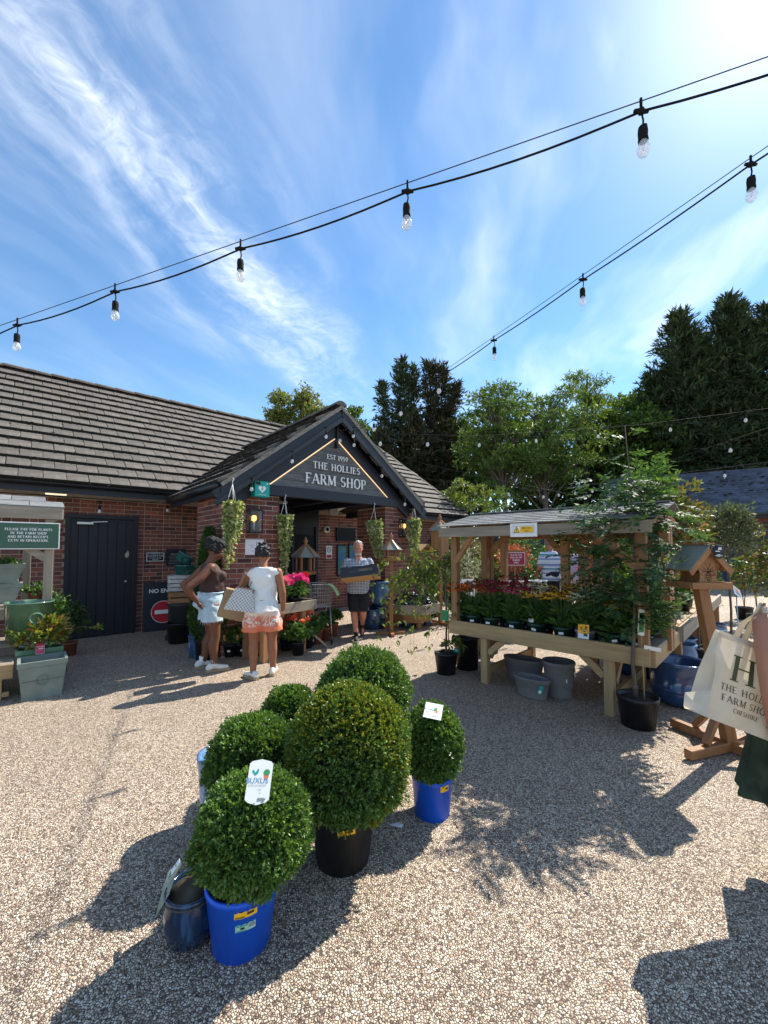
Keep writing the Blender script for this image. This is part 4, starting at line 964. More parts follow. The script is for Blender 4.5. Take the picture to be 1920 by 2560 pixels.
def crate(loc, rz, mat, label, L=.50, W=.36, H=.28, n=4):
    t = thing('wooden_crate', label, 'crate', loc, rz); hs = H / n
    for k in range(n):
        for sy in (-1, 1): bx('slat', (0, sy * W / 2, hs * (k + .5)), (L, .012, hs * .80), mat, t, bev=.002)
        for sx in (-1, 1): bx('slat', (sx * L / 2, 0, hs * (k + .5)), (.012, W - .014, hs * .80), mat, t, bev=.002)
    for sx in (-1, 1):
        for sy in (-1, 1): bx('corner_post', (sx * (L / 2 - .022), sy * (W / 2 - .022), H / 2), (.03, .03, H - .004), mat, t)
    for k in range(4): bx('base_slat', (0, -W * .36 + W * .24 * k, .006), (L - .06, W * .2, .01), mat, t, bev=.002)
    return t
crate((cr.x + .10, cr.y + .10, .645), CA, M['brown', 0], 'brown wooden crate beneath the whitewashed crate', n=2, H=.21)
crate((cr.x + .10, cr.y + .08, .86), CA, mk('whitewashed_wood', (.50, .49, .47), .8, .4, 9, bump=.3, col2=(.3, .27, .24), c2s=6), 'whitewashed slatted crate under two teal pots')
def round_bowl(loc, label, r, h, tilt=0.):
    t = thing('teal_pot', label, 'pot', loc, 0, rot=(0, tilt, R(20))); pot(t, r * .9, r, h, M['teal_glaze'], soil=.5, rim=.014)
    b = MB()
    for k in range(20):
        a, a2 = 2 * math.pi * k / 20, 2 * math.pi * (k + 1) / 20
        def q(ang, rd, o): x = .02 + rd * math.cos(ang); z = h * .48 + rd * math.sin(ang); rr = r * (.9 + .1 * z / h) + o; return (x, -math.sqrt(max(rr * rr - x * x, 0)), z)
        b.add([q(a, .05, .001), q(a2, .05, .001), q(a2, .044, .006), q(a, .044, .006), q(a, .038, .001), q(a2, .038, .001)], [(0, 1, 2, 3), (3, 2, 5, 4)])
    b.build('emblem', M['glaze_dark'], t)
round_bowl((cr.x + .12, cr.y + .06, 1.145), 'wide teal glazed bowl standing on the whitewashed crate', .19, .165)
round_bowl((cr.x + .04, cr.y + .06, 1.36), 'teal glazed bowl tipped on its side on top of the other bowl', .15, .15, R(35))
t = thing('potted_conifer', 'cone shaped green conifer beside the left brick pier', 'conifer', P(519, 1600, 5.95).xy.to_3d(), 0)
pot(t, .15, .17, .3, M['blackp'], soilmat=M['soil'])
b = MB(); b.tube([(0, 0, .25), (0, 0, 1.6)], [.03, .01], 6); b.build('trunk', M['bark'], t)
rs = np.random.RandomState(21); n = 2600; zz = rs.rand(n) ** .8; a = rs.rand(n) * 6.283; rr = .27 * (1 - zz) ** .75 * (.75 + .25 * rs.rand(n)) * np.minimum(1, .55 + zz * 3) + .02
tip = np.stack([rr * np.cos(a), rr * np.sin(a), .30 + 1.58 * zz], 1); dd = unit(np.stack([np.cos(a) * .6, np.sin(a) * .6, np.ones(n) * .8], 1))
V, F = tufts(tip, dd, 5, .075, .022, rs, .5, .05); link('foliage', np_mesh('foliage', V, F, M['arbor']), t)
def emblem_pot(loc, label, r=.165, h=.32, mat='glaze_light'):
    t = thing('blue_pot', label, 'pot', loc, R(rnd.uniform(-20, 20))); pot(t, r * .93, r, h, M[mat], soil=.5, rim=.02)
    b = MB()
    for ax in (-.75, .35):
        for k in range(16):
            a, a2 = 2 * math.pi * k / 16, 2 * math.pi * (k + 1) / 16
            def q(ang, rd, o): w = ax + rd * math.cos(ang) / r; rr = r * .97 + o; return (rr * math.sin(w), -rr * math.cos(w), h * .5 + rd * math.sin(ang))
            b.add([q(a, .062, 0), q(a2, .062, 0), q(a2, .053, .008), q(a, .053, .008), q(a, .045, 0), q(a2, .045, 0)], [(0, 1, 2, 3), (3, 2, 5, 4)])
    b.build('emblem', M[mat], t); return t
q = G(500, 1640); emblem_pot((q.x, q.y, 0), 'lower of two stacked mid blue pots behind the woman in denim shorts'); emblem_pot((q.x, q.y, .325), 'upper of two stacked mid blue pots behind the woman in denim shorts')
q = G(546, 1636); emblem_pot((q.x, q.y, 0), 'single mid blue pot just right of the stacked blue pots')
# low dark leaved plants in black pots at the foot of the pier
for i, (u, v, lab) in enumerate(((574, 1640, 'dark leaved plant in a black pot next to the single blue pot'), (606, 1638, 'dark leaved plant in a black pot behind the bare legs of the short haired woman'), (642, 1637, 'dark leaved plant between the short haired woman and the coral dahlias'), (590, 1610, 'dark leaved plant at the foot of the brick pier, rear row'), (668, 1618, 'dark leaved plant under the timber flower bench'))):
    q = G(u, v); t = potted('potted_plant', lab, 'plant', (q.x, q.y, 0), .09, .115, .19, M['blackp'], [('plant', (0, 0, .30), (.19, .19, .15), 170, .065, .032, dict(k=4, up=.1))], group='dark leaved plants at the foot of the pier')
    if i != 4:
        b = MB(); b.box((.03, -.118, .10), (.04, .003, .03)); b.build('price_label', M['paper'], t)
        b = MB(); b.box((-.02, -.17, .30), (.03, .002, .075), rx=R(-12)); b.build('plant_tag', M['peach'], t)
# ================================================================== the big plant stall
SA = math.atan2(-.694, .72); SO = Vector((.728, 5.048, 0)); RS = Matrix.Rotation(SA, 3, 'Z')
def TW_(x, y, z=0.): return SO + RS @ Vector((x, y, z))
def stall_x(u, y):
    """how far along the stall photo column u meets its depth line y"""
    a = (u - 960) / FPX; o = SO + RS @ Vector((0, y, 0)); q = RS @ Vector((1, 0, 0))
    return (a * o.y - o.x) / (q.x - a * q.y)
t = thing('plant_stall', 'timber plant stall with low shingled roof crowded with coneflowers', 'stall', TW_(1.07, .85), SA)
def st(name, c, d, mat, bev=.004, **k):
    b = MB(); b.box((c[0] - 1.07, c[1] - .85, c[2]), d, bev=bev, **k); return b.build(name, mat, t)
def stb(name, p, q, w, h, mat):
    b = MB(); b.bar(Vector(p) - Vector((1.07, .85, 0)), Vector(q) - Vector((1.07, .85, 0)), w, h, bev=.004); return b.build(name, mat, t)
st('front_beam', (1.07, .17, .615), (2.16, .045, .165), M['pine', 0]); st('back_beam', (1.07, 1.55, .615), (2.16, .045, .165), M['pine', 0])
st('end_beam', (-.0, .86, .60), (.045, 1.33, .15), M['pine', 1]); st('end_beam', (2.165, .86, .60), (.045, 1.33, .15), M['pine', 1])
st('end_cap', (2.12, .75, .675), (.14, .95, .05), M['grey', 1])
for k in range(9): st('deck_board', (1.07, .27 + .147 * k, .575), (2.10, .135, .022), M['pine', 0], bev=.003)
for x in (.46, 1.80):
    for y, yy in ((.22, .30), (1.49, 1.41)):
        st('leg', (x, y, .28), (.085, .085, .56), M['pine', 2])
        stb('leg_brace', (x + (.045 if x < 1 else -.045), y, .36), (x + (.26 if x < 1 else -.26), y, .55), .045, .07, M['pine', 0])
    stb('leg_rail', (x, .26, .14), (x, 1.46, .14), .045, .09, M['pine', 1]); stb('leg_brace', (x + .03, .28, .30), (x + .03, .55, .55), .045, .07, M['pine', 1])
# posts: front corners, pairs under the ridge, rear
posts = [(.06, .20, M['brown', 2]), (2.10, .20, M['brown', 2]), (.14, .80, M['brown', 2]), (.14, .92, M['brown', 2]), (1.20, .80, M['brown', 2]), (1.36, .92, M['brown', 2]), (2.18, .80, M['brown', 2]), (2.18, .93, M['brown', 2]), (.06, 1.5, M['brown', 2]), (1.2, 1.5, M['brown', 2]), (2.10, 1.5, M['brown', 2])]
for x, y, m in posts:
    zt = 1.80 + .19 * (1 - abs(y - .85) / .85) - .06
    st('post', (x, y, (zt + .58) / 2), (.085, .085, zt - .58), m)
st('roof_beam', (1.09, .0, 1.795), (2.26, .045, .115), M['grey', 0]); st('roof_beam', (1.09, 1.70, 1.795), (2.26, .045, .115), M['brown', 0]); st('ridge_beam', (1.09, .86, 1.935), (2.2, .06, .1), M['brown', 0])
for x in (-.0, .72, 1.45, 2.18):
    for s_ in (-1, 1): stb('rafter', (x, .86 + s_ * .84, 1.80), (x, .86 + s_ * .04, 1.965), .045, .07, M['brown', 1])
stb('brace', (.08, .17, 1.42), (.40, .05, 1.76), .04, .075, M['brown', 0]); stb('brace', (2.06, .17, 1.42), (1.74, .05, 1.76), .04, .075, M['brown', 0])
for x0, x1, y in ((.18, .50, .86), (1.16, .84, .86), (1.40, 1.72, .86), (2.14, 1.82, .86), (1.16, .9, 1.5)): stb('brace', (x0, y, 1.52), (x1, y, 1.88), .04, .07, M['brown', 0])
for s_, y0 in ((1, 0.), (-1, 1.70)):
    for k in range(7):
        y = y0 + s_ * (-.03 + .128 * (k + .5)); z = 1.868 + (.19 / .85) * (.128 * (k + .5)) + .004
        x = -.06
        while x < 2.24:
            w = min(rnd.uniform(.29, .33), 2.27 - x); b = MB(); b.box((x + w / 2 - 1.07, y - .85, z), (w - .005, .15, .012), rx=s_ * (math.atan(.19 / .85) - .055)); b.build('shingle', M['felt'], t); x += w
st('ridge_cap', (1.09, .85, 2.078), (2.3, .16, .014), M['felt'], bev=.005)
# head warning sign on the roof beam
sx = stall_x(1309, -.03); s = thing('warning_sign', 'white and yellow mind your head sign on the stall roof beam', 'sign', TW_(sx, -.032, 1.80), SA)
b = MB(); b.box((0, 0, 0), (.30, .006, .155), bev=.002); b.build('board', M['white'], s)
b = MB(); b.box((0, -.0035, 0), (.235, .001, .078)); b.build('border', M['greyink'], s)
b = MB(); b.box((0, -.0045, 0), (.228, .001, .071)); b.build('inner_face', M['white'], s)
b = MB(); b.box((.038, -.0055, 0), (.14, .001, .064)); b.add([(-.105, -.0055, -.028), (-.043, -.0055, -.028), (-.074, -.0055, .028)], [(0, 1, 2)]); b.build('yellow_panel', M['yellow'], s)
b = MB()
for tx, z in (('Mind your', .008), ('head', -.022)): sans_text(b, tx, .017, (.038, -.0066, z), XE, ZE, bold=.01)
for p, q in (((-.108, -.030), (-.040, -.030)), ((-.040, -.030), (-.074, .032)), ((-.074, .032), (-.108, -.030))): b.bar((p[0], -.0062, p[1]), (q[0], -.0062, q[1]), .004, .001, up=(0, 1, 0))
b.box((-.074, -.0062, .002), (.006, .001, .024)); b.box((-.074, -.0062, -.019), (.006, .001, .006)); b.build('lettering', M['ink'], s)
# potted coneflowers
M['pot_green'] = mk('dark_green_pot', (.012, .045, .035), .4, .15, 9); M['pot_lilac'] = mk('lilac_grey_pot', (.22, .22, .33), .5, .1)
CF = {}
def coneplant(x, y, col, col2, nfl, H, label, potm='pot_green', tagc=None, price=True, seed=1):
    t = thing('potted_coneflower', label, 'potted flower', TW_(x, y, .612), SA + rnd.uniform(-.2, .2) * (tagc is None), 'potted coneflowers on the stall')
    po = pot(t, .072, .092, .16, M[potm], soilmat=M['soil'], n=20)
    rs = np.random.RandomState(seed)
    # lance leaves in a loose mound
    n = 130; a = rs.rand(n) * 6.283; r = .02 + .045 * rs.rand(n); z = .15 + rs.rand(n) ** 1.5 * (H * .5)
    D = unit(np.stack([np.cos(a), np.sin(a), .15 + rs.rand(n) * 1.1], 1)); Pt = np.stack([r * np.cos(a), r * np.sin(a), z], 1)
    V, F = leaves_np(Pt, D, np.tile([0, 0, 1.], (n, 1)) + .5 * rs.randn(n, 3), .135, .038, .3, rs); link('foliage', np_mesh('foliage', V, F, M['plant']), t)
    b = MB(); fl = []
    for i in range(int(nfl * 2.0)):
        a = rs.rand() * 6.283; q = .035 + .115 * math.sqrt(rs.rand()); hz = .17 + H * (.78 + .26 * rs.rand())
        e = Vector((q * math.cos(a), q * math.sin(a) - .035, hz)); b.tube([(e.x * .15, e.y * .15, .13), (e.x * .55, e.y * .55, .13 + hz * .5), e], .0028, 4, cap=False); fl.append(e)
    b.build('stem', M['stem'], t)
    for i, e in enumerate(fl):
        o = link('flower', coneflower(col if (i % 4 or not col2) else col2), t, e, rot=(rs.uniform(-.3, .3), rs.uniform(-.3, .3), rs.rand() * 6)); o.scale = (rs.uniform(1.05, 1.4),) * 3
    if price: b = MB(); b.box((rs.uniform(-.02, .03), -.091, .10), (.05, .003, .024), ry=rs.uniform(-.25, .25)); b.build('price_label', M['paper'], t)
    for ax in (-.35, .35):
        b = MB(); b.ball((.088 * math.sin(ax), -.088 * math.cos(ax), .055), (.018, .004, .016), 6); b.build('pot_logo', M['pot_lilac'], t)
    if tagc == 'big':
        label_card(t, (.02, -.118, .13), .105, .19, M['paper'], rx=R(-10), name='plant_tag', marks=[(M['yellow_f'], 0, .26, .98, .46), (M['cone'], -.2, .30, .16, .09), (M['cone'], .22, .36, .16, .09), (M['cone'], .1, .14, .15, .08), (M['paper'], .0, .20, .5, .1), (M['pot_green'], .2, -.02, .36, .16), (M['orange'], 0, -.46, .98, .07)])
    elif tagc: label_card(t, (-.03, -.05, .21), .055, .085, M[tagc], rx=R(-6), name='plant_tag', marks=[(M['yellow_f'] if tagc == 'paper' else M['red'], 0, .15, .9, .5)])
    return t
row1 = [(1150, 'orange_f', 'orange coneflower in a dark pot at the far left end of the stall front', 9, .36, None), (1181, 'orange_f', 'second orange coneflower from the left end of the stall', 9, .38, None),
        (1226, 'crimson', 'crimson coneflower between the orange and the rose pink ones', 8, .40, None), (1284, 'rose', 'rose pink coneflower in the front row of the stall', 9, .38, None),
        (1336, 'yellow_f', 'yellow coneflower with a small picture tag in the front row of the stall', 7, .34, 'paper'), (1402, 'yellow_f', 'full yellow coneflower left of the lilac pot', 10, .34, None),
        (1458, 'cream', 'cream coneflower in a lilac pot with a tall yellow picture tag', 9, .36, 'big'), (1536, 'yellow_f', 'yellow coneflower right of the lilac pot near the leafy rowan', 8, .30, None), (1583, 'cream', 'green budded coneflower with a red picture tag at the right end of the stall', 3, .34, 'red')]
for i, (u, c, lab, n, H, tg) in enumerate(row1): coneplant(stall_x(u, .31), .31, c, None, n, H, lab, 'pot_lilac' if tg == 'big' else 'pot_green', tg, True, 30 + i)
row2 = [(1215, 'crimson', 'red coneflower in the second row behind the crimson one'), (1262, 'crimson', 'dark red coneflower in the second row behind the red sale sign'), (1310, 'rose', 'dark rose coneflower in the second row near the left roof posts'), (1362, 'cream', 'pale coneflower in the second row before the middle posts'),
        (1415, 'yellow_f', 'yellow coneflower in the second row before the middle posts'), (1490, 'cream', 'cream coneflower in the second row right of the middle posts'), (1552, 'cream', 'white coneflower in the second row behind the rowan leaves')]
for i, (u, c, lab) in enumerate(row2): coneplant(stall_x(u, .58), .58, c, 'pink' if c == 'rose' else None, 9, .40, lab, 'pot_green', None, False, 60 + i)
row3 = [(1250, 'crimson', 'dark crimson coneflower in the back row behind the left posts'), (1300, 'crimson', 'tall dark crimson coneflower in the back row'), (1470, 'cream', 'pale coneflower in the back row behind the middle posts'), (1540, 'yellow_f', 'yellow coneflower in the shaded back row')]
for i, (u, c, lab) in enumerate(row3): coneplant(stall_x(u, 1.15), 1.15, c, None, 8, .42, lab, 'pot_green', None, False, 80 + i)
for i, (x, y, lab) in enumerate(((2.0, .55, 'strappy leaved plant at the right end of the stall deck'), (1.95, 1.1, 'broad dark plant at the right end of the stall behind the strappy one'), (1.62, .85, 'dark leafy plant under the stall roof behind the rowan'))):
    q = TW_(x, y, .586); potted('deck_plant', lab, 'plant', q, .08, .10, .16, M['pot_green'], [('plant', (0, 0, .32), (.22, .22, .2), 200, .13, .025, dict(k=3, up=.6, inner=.2))])
t_ = thing('care_card', 'teal tag card standing in the orange coneflowers', 'tag', TW_(stall_x(1172, .45), .45, .60), SA + .1)
b = MB(); b.box((0, 0, .25), (.012, .006, .5)); b.build('stake', M['white'], t_); label_card(t_, (0, -.01, .50), .12, .14, M['mint'], rz=-.1, ry=-.12, name='card', marks=[(M['teal'], 0, 0, .92, .9), (M['white'], .2, .2, .2, .1), (M['white'], 0, -.15, .6, .05), (M['white'], 0, -.3, .6, .05)])
# grey pots beneath
def oval(u, v, L, W, h, label, rz, y0=0, sx=None):
    q = G(u, v); t = thing('oval_planter', label, 'planter', (q.x, q.y, 0), rz, 'grey planters under the stall')
    b = MB(); r = 1.; b.lathe([(.80, 0), (.80, .02), (.78, .025), (.95, h - .045), (1.0, h - .035), (1.02, h - .015), (1.0, h), (.94, h), (.90, h - .04), (.72, h * .25), (.0001, h * .24)], 40, (0, 0, 0), L / 2, W / 2); b.build('pot', M['grey_clay'], t)
    b = MB(); b.lathe([(.74, h * .26), (.0001, h * .262)], 32, (0, 0, 0), L / 2, W / 2); b.build('inside', M['clay_in'], t)
    b = MB(); n = 24; rr = h * .21
    def q_(ang, rd, o): x = rd * math.cos(ang); z = h * .52 + rd * math.sin(ang); k = (.78 + .17 * z / h); yy = -W / 2 * k * math.sqrt(max(0, 1 - (x / (L / 2 * k)) ** 2)) - o; return (x, yy, z)
    for k in range(n):
        a, a2 = 2 * math.pi * k / n, 2 * math.pi * (k + 1) / n
        b.add([q_(a, rr + .006, 0), q_(a2, rr + .006, 0), q_(a2, rr, .006), q_(a, rr, .006), q_(a, rr - .007, 0), q_(a2, rr - .007, 0)], [(0, 1, 2, 3), (3, 2, 5, 4)])
    b.build('emblem', M['grey_clay'], t); return t
t = oval(1310, 1700, .50, .26, .27, 'larger oval grey brown planter under the stall', SA + .04); t = oval(1330, 1742, .40, .21, .215, 'smaller oval grey brown planter in front of the larger one', SA + .0)
label_card(t, (.13, -.085, .12), .035, .09, M['teal'], rz=.5, ry=.35, name='label', marks=[(M['paper'], 0, -.2, .8, .3)])
t = oval(1398, 1738, .335, .335, .375, 'tall round grey brown planter beside the oval ones', 0.3); label_card(t, (.10, -.128, .27), .055, .10, M['teal'], rz=.66, name='label', marks=[(M['paper'], .1, -.35, .8, .3), (M['glaze_light'], 0, .2, .9, .4)])
b = MB(); b.box((-.03, -.150, .20), (.012, .004, .035)); b.build('price_label', M['paper'], t)
# black pots left of the stall
q = G(1168, 1670); t = thing('black_pot', 'empty black pot behind the weeping tree', 'pot', (q.x, q.y, 0), 0); pot(t, .14, .17, .42, M['blackp'], soil=.5, n=28)
q = G(1213, 1630); t = thing('black_pot', 'large empty black pot behind the front left stall leg', 'pot', (q.x, q.y, 0), 0); pot(t, .19, .225, .36, M['blackp'], soil=.5, n=28)
# weeping tree
q = G(1119, 1690); WP = Vector((q.x, q.y + .12, 0)); t = thing('weeping_tree', 'young weeping tree with hanging leafy stems in a black pot', 'tree', WP, 0)
pot(t, .115, .145, .27, M['blackp'], soilmat=M['soil'], n=28)
b = MB(); b.tube([(0, 0, .22), (.01, 0, .7), (0, .01, 1.2), (-.01, 0, 1.52)], [.014, .013, .011, .009], 7); b.build('trunk', M['bark'], t)
b = MB(); b.tube([(.04, .02, .2), (.035, .02, 1.3)], .007, 5); b.build('cane', M['cane'], t)
rs = np.random.RandomState(8); tw = MB(); Lp = []; Ld = []
ends = [(-.95, -.05, 1.02), (-.80, .1, .80), (-.88, .0, .48), (-.6, -.1, .95), (-.55, .15, .62), (-.42, -.1, .38), (-.35, .1, .75), (-.3, -.15, .55), (-.22, .05, .35), (-.15, -.1, .6), (.12, -.05, .45), (.2, .1, .70), (.15, -.12, .30), (.3, .05, .55), (-.7, -.12, 1.15), (-.5, .2, 1.1), (-.1, .15, .9), (.1, -.15, .8), (-.62, .05, .40), (-.46, -.05, .30), (.22, -.05, .38), (-.75, .1, .62)]
for (ex, ey, ez) in ends:
    z0 = rs.uniform(1.15, 1.5); apex = Vector((ex * .45, ey * .5, z0 + .10 + .12 * rs.rand())); p0 = Vector((0, 0, z0)); p3 = Vector((ex, ey, ez)); pts = []
    for k in range(11):
        f = k / 10; p = p0 * (1 - f) ** 3 + apex * 3 * f * (1 - f) ** 2 + Vector((ex * 1.05, ey, z0 * .8 + ez * .3)) * 3 * f * f * (1 - f) + p3 * f ** 3; pts.append(p)
    tw.tube(pts, [.005 - .0004 * k for k in range(11)], 4, cap=False)
    for k in range(2, 11):
        for _ in range(9 if ex < -.3 and k < 8 else 5):
            Lp.append(tuple(pts[k] + Vector(rs.randn(3)) * .022)); Ld.append((rs.randn() * .6 - .1, rs.randn() * .6, -.8 + .5 * rs.randn()))
tw.build('branch', M['twig'], t); V, F = leaves_np(np.array(Lp), np.array(Ld), rand_dirs(len(Lp), rs), .064, .030, .3, rs); link('foliage', np_mesh('foliage', V, F, M['weep']), t)
foliage('foliage', M['weep'], t, (.08, 0, .36), (.14, .12, .1), 40, .06, .03, k=3, seed=4)
label_card(t, (-.015, -.03, .74), .10, .135, M['greenlabel'], ry=.06, name='plant_label', marks=[(M['greenprint'], 0, 0, .8, .85)])
label_card(t, (.12, -.05, .30), .07, .05, M['teal'], ry=.5, rz=.3, name='plant_label', marks=[(M['white'], 0, .1, .6, .2)])
# rowan in a black pot, right of the stall
q = G(1617, 1832); RW = Vector((q.x + .02, q.y + .15, 0)); t = thing('rowan_tree', 'young rowan tree with feathery leaves in a black pot before the stall', 'tree', RW, 0)
pot(t, .135, .165, .27, M['blackp'], soilmat=M['soil'], n=28)
b = MB(); b.tube([(-.01, 0, .22), (-.035, 0, .55), (.0, .01, 1.0), (.02, .01, 1.5), (.0, 0, 2.0), (-.03, 0, 2.45), (-.05, 0, 2.75)], [.02, .017, .014, .011, .009, .006, .003], 8); b.ball((-.02, 0, .34), (.026, .026, .03), 8); b.build('trunk', M['bark'], t)
b = MB(); b.tube([(.05, -.02, .2), (.03, -.02, 1.25)], .0075, 6); b.build('cane', M['cane'], t)
rs = np.random.RandomState(14)
def pinnate(seed):
    r = np.random.RandomState(seed); n = 6; L = .17; V = []; Fc = []; Pt = []; D = []; W = []
    for k in range(n):
        x = L * (.2 + .72 * k / n); z = -.10 * (x / L) ** 2 * L
        for s_ in (-1, 1): Pt.append((x, s_ * .002, z)); D.append((.45, s_ * .9, -.1 + .15 * r.randn()))
    Pt.append((L * .92, 0, -.085 * L)); D.append((1, 0, -.2)); n2 = len(Pt)
    Pt = np.array(Pt); Dn = unit(np.array(D)); l = .048; w = .021; N = np.tile([0, 0, 1.], (n2, 1)) + .25 * r.randn(n2, 3); S = unit(np.cross(Dn, N))
    vs_ = []; fs = []
    for i in range(n2):
        b0 = len(vs_); p = Pt[i]; d = Dn[i]; s2 = S[i]
        vs_ += [p, p + d * l * .3 - s2 * w * .42, p + d * l * .7 - s2 * w * .42, p + d * l, p + d * l * .7 + s2 * w * .42, p + d * l * .3 + s2 * w * .42]; fs.append(tuple(range(b0, b0 + 6)))
    mb = MB(); mb.add([tuple(v) for v in vs_], fs); mb.add([(0, -.0012, 0), (0, .0012, 0), (L * .92, .0008, -.085 * L), (L * .92, -.0008, -.085 * L)], [(0, 1, 2, 3)]); return mb.mesh('leaf', M['rowan'])
PIN = [pinnate(s) for s in range(4)]
br = MB(); spots = []
def limb(z0, az, L, rise, nl):
    p0 = Vector((.0, 0, z0)); p = [p0 + Vector((math.cos(az) * L * f, math.sin(az) * L * f, rise * L * (f - .35 * f * f))) for f in (0, .35, .7, 1)]
    br.tube(p, [.007, .006, .004, .002], 5, cap=False)
    for i in range(nl):
        f = .25 + .75 * i / max(nl - 1, 1); q = p[0].lerp(p[3], f); q.z = p0.z + rise * L * (f - .35 * f * f); spots.append((q, az + rs.uniform(-1.5, 1.5)))
for k in range(30):
    z = .98 + 1.25 * (k / 30); w = .42 * math.sin(math.pi * min(1, (k + 5) / 34)) + .06
    limb(z, k * 2.4 + rs.uniform(-.4, .4), w * rs.uniform(.6, 1.1), rs.uniform(.1, .7), 7)
for z in np.linspace(1.0, 2.2, 26): spots.append((Vector((0, 0, z)), rs.rand() * 6.28))
for z, az in ((2.35, 3.4), (2.42, .2), (2.5, 2.9), (2.62, 3.2), (2.68, .3), (2.72, 5.4), (2.45, 5), (2.3, 1), (2.3, 4)): spots.append((Vector((-.03, 0, z)), az))
br.build('branch', M['twig'], t)
extra = []
for z in np.linspace(.95, 2.3, 270):
    w = .52 * math.sin(math.pi * min(1, (z - .78) / 1.75)) ** .8; a = rs.rand() * 6.283; q = w * math.sqrt(rs.rand()); extra.append((Vector((q * math.cos(a) - .08, q * math.sin(a), z + .1 * rs.randn())), a + rs.uniform(-.9, .9)))
ex = MB()
for i, (p, az) in enumerate(extra[:len(extra) + 0] if len(spots) > 290 else extra):
    T_ = Matrix.Translation(p) @ Euler((rs.uniform(-.5, .5), rs.uniform(-.35, .6), az)).to_matrix().to_4x4() @ Matrix.Scale(rs.uniform(.95, 1.3), 4); me_ = PIN[i % 4]
    ex.add([v.co for v in me_.vertices], [tuple(f.vertices) for f in me_.polygons], T_)
ex.build('foliage', M['rowan'], t, kind='stuff')
for i, (p, az) in enumerate(spots[:290]):
    o = link('leaf', PIN[i % 4], t, p, rot=(rs.uniform(-.5, .5), rs.uniform(-.35, .55), az)); o.scale = (rs.uniform(.95, 1.35),) * 3
label_card(t, (.03, -.04, .93), .062, .235, M['white'], ry=.08, name='plant_label', marks=[(M['greenprint'], 0, 0, .8, .75), (M['mint'], 0, .25, .7, .2)])
label_card(t, (.11, -.06, .70), .155, .035, M['white'], ry=.2, name='plant_label')
# big blue glazed pot right of the rowan
q = G(1706, 1775); t = thing('glazed_pot', 'large round dark blue glazed pot between the rowan and the bee table', 'pot', (q.x + .12, q.y + .2, 0), 0)
b = MB(); b.lathe([(.19, 0), (.235, .05), (.255, .14), (.25, .155), (.262, .165), (.25, .175), (.262, .3), (.258, .40), (.272, .415), (.27, .435), (.25, .44), (.235, .41), (.235, .15), (.0001, .14)], 44); b.build('pot', M['glaze_blue'], t)
b = MB()
for k in range(24):
    a, a2 = 2 * math.pi * k / 24, 2 * math.pi * (k + 1) / 24
    def q_(ang, rd, o): w = .25 + rd * math.cos(ang) / .26; rr = .2585 + o; return (rr * math.sin(w), -rr * math.cos(w), .28 + rd * math.sin(ang))
    b.add([q_(a, .066, 0), q_(a2, .066, 0), q_(a2, .06, .006), q_(a, .06, .006), q_(a, .054, 0), q_(a2, .054, 0)], [(0, 1, 2, 3), (3, 2, 5, 4)])
b.build('emblem', M['glaze_blue'], t)
# bee bird table
t = thing('bird_table', 'wooden bird table with grey felt roof and carved bee on the gable', 'bird table', (2.53, 3.27, 0), R(-2)); t.scale = (.80, .80, 1)
def bt(name, c, d, mat, **k): b = MB(); b.box(c, d, bev=.004, **k); return b.build(name, mat, t)
b = MB(); b.bar((.25, 0, .06), (.02, 0, 1.29), .10, .10, bev=.005); b.build('post', M['oak', 2], t)
for a in (0, math.pi / 2):
    b = MB(); b.box((.25, 0, .045), (1.15, .075, .07), rz=a + .35, bev=.005); b.build('foot', M['oak', 0], t)
for k in range(4):
    a = .35 + k * math.pi / 2; b = MB(); b.bar((.25 + .33 * math.cos(a), .33 * math.sin(a), .09), (.21 + .05 * math.cos(a), .05 * math.sin(a), .36), .06, .05, bev=.004); b.build('foot_brace', M['oak', 0], t)
bt('tray', (0, 0, 1.295), (.36, .36, .018), M['oak', 0]); bt('tray_rail', (0, -.185, 1.312), (.38, .022, .05), M['oak', 0]); bt('tray_rail', (0, .185, 1.312), (.38, .022, .05), M['oak', 0])
bt('tray_rail', (-.185, 0, 1.312), (.022, .34, .05), M['oak', 1]); bt('tray_rail', (.185, 0, 1.312), (.022, .34, .05), M['oak', 1])
# shaped gable panels: waisted boards with a point
gab = [(-.10, 1.305), (.10, 1.305), (.075, 1.37), (.08, 1.42), (.125, 1.478), (.0, 1.60), (-.125, 1.478), (-.08, 1.42), (-.075, 1.37)]
for y, nm in ((-.13, 'front_gable'), (.13, 'back_gable')):
    b = MB(); n = len(gab); b.add([(x, y - .008, z) for x, z in gab] + [(x, y + .008, z) for x, z in gab], [tuple(range(n)), tuple(range(2 * n - 1, n - 1, -1))] + [(i, n + i, n + (i + 1) % n, (i + 1) % n) for i in range(n)]); b.build(nm, M['oak', 2], t)
bt('side_panel', (-.02, .0, 1.39), (.014, .24, .17), M['oak', 2])
for sg in (-1, 1):
    b = MB(); b.bar((sg * .005, 0, 1.615), (sg * .20, 0, 1.425), .36, .016, bev=.003, up=(sg * .7, 0, .72)); b.build('roof_board', M['oak', 1], t)
    b = MB(); b.bar((sg * .006, 0, 1.627), (sg * .206, 0, 1.432), .372, .005, up=(sg * .7, 0, .72)); b.build('felt', M['felt_green'], t)
    for y in (-.178, .178):
        b = MB(); b.bar((sg * .002, y, 1.595), (sg * .195, y, 1.405), .016, .045, bev=.003, up=(sg * .7, 0, .72)); b.build('verge_board', M['oak', 0], t)
bt('ridge_cap', (0, 0, 1.637), (.075, .38, .012), M['oak', 1])
b = MB(); b.lathe([(.055, -.002), (.055, .002)], 28, M=Matrix.Translation((.06, -.196, 1.575)) @ Matrix.Rotation(math.pi / 2, 4, 'X')); lb = b.build('maker_disc', M['navy'], t)
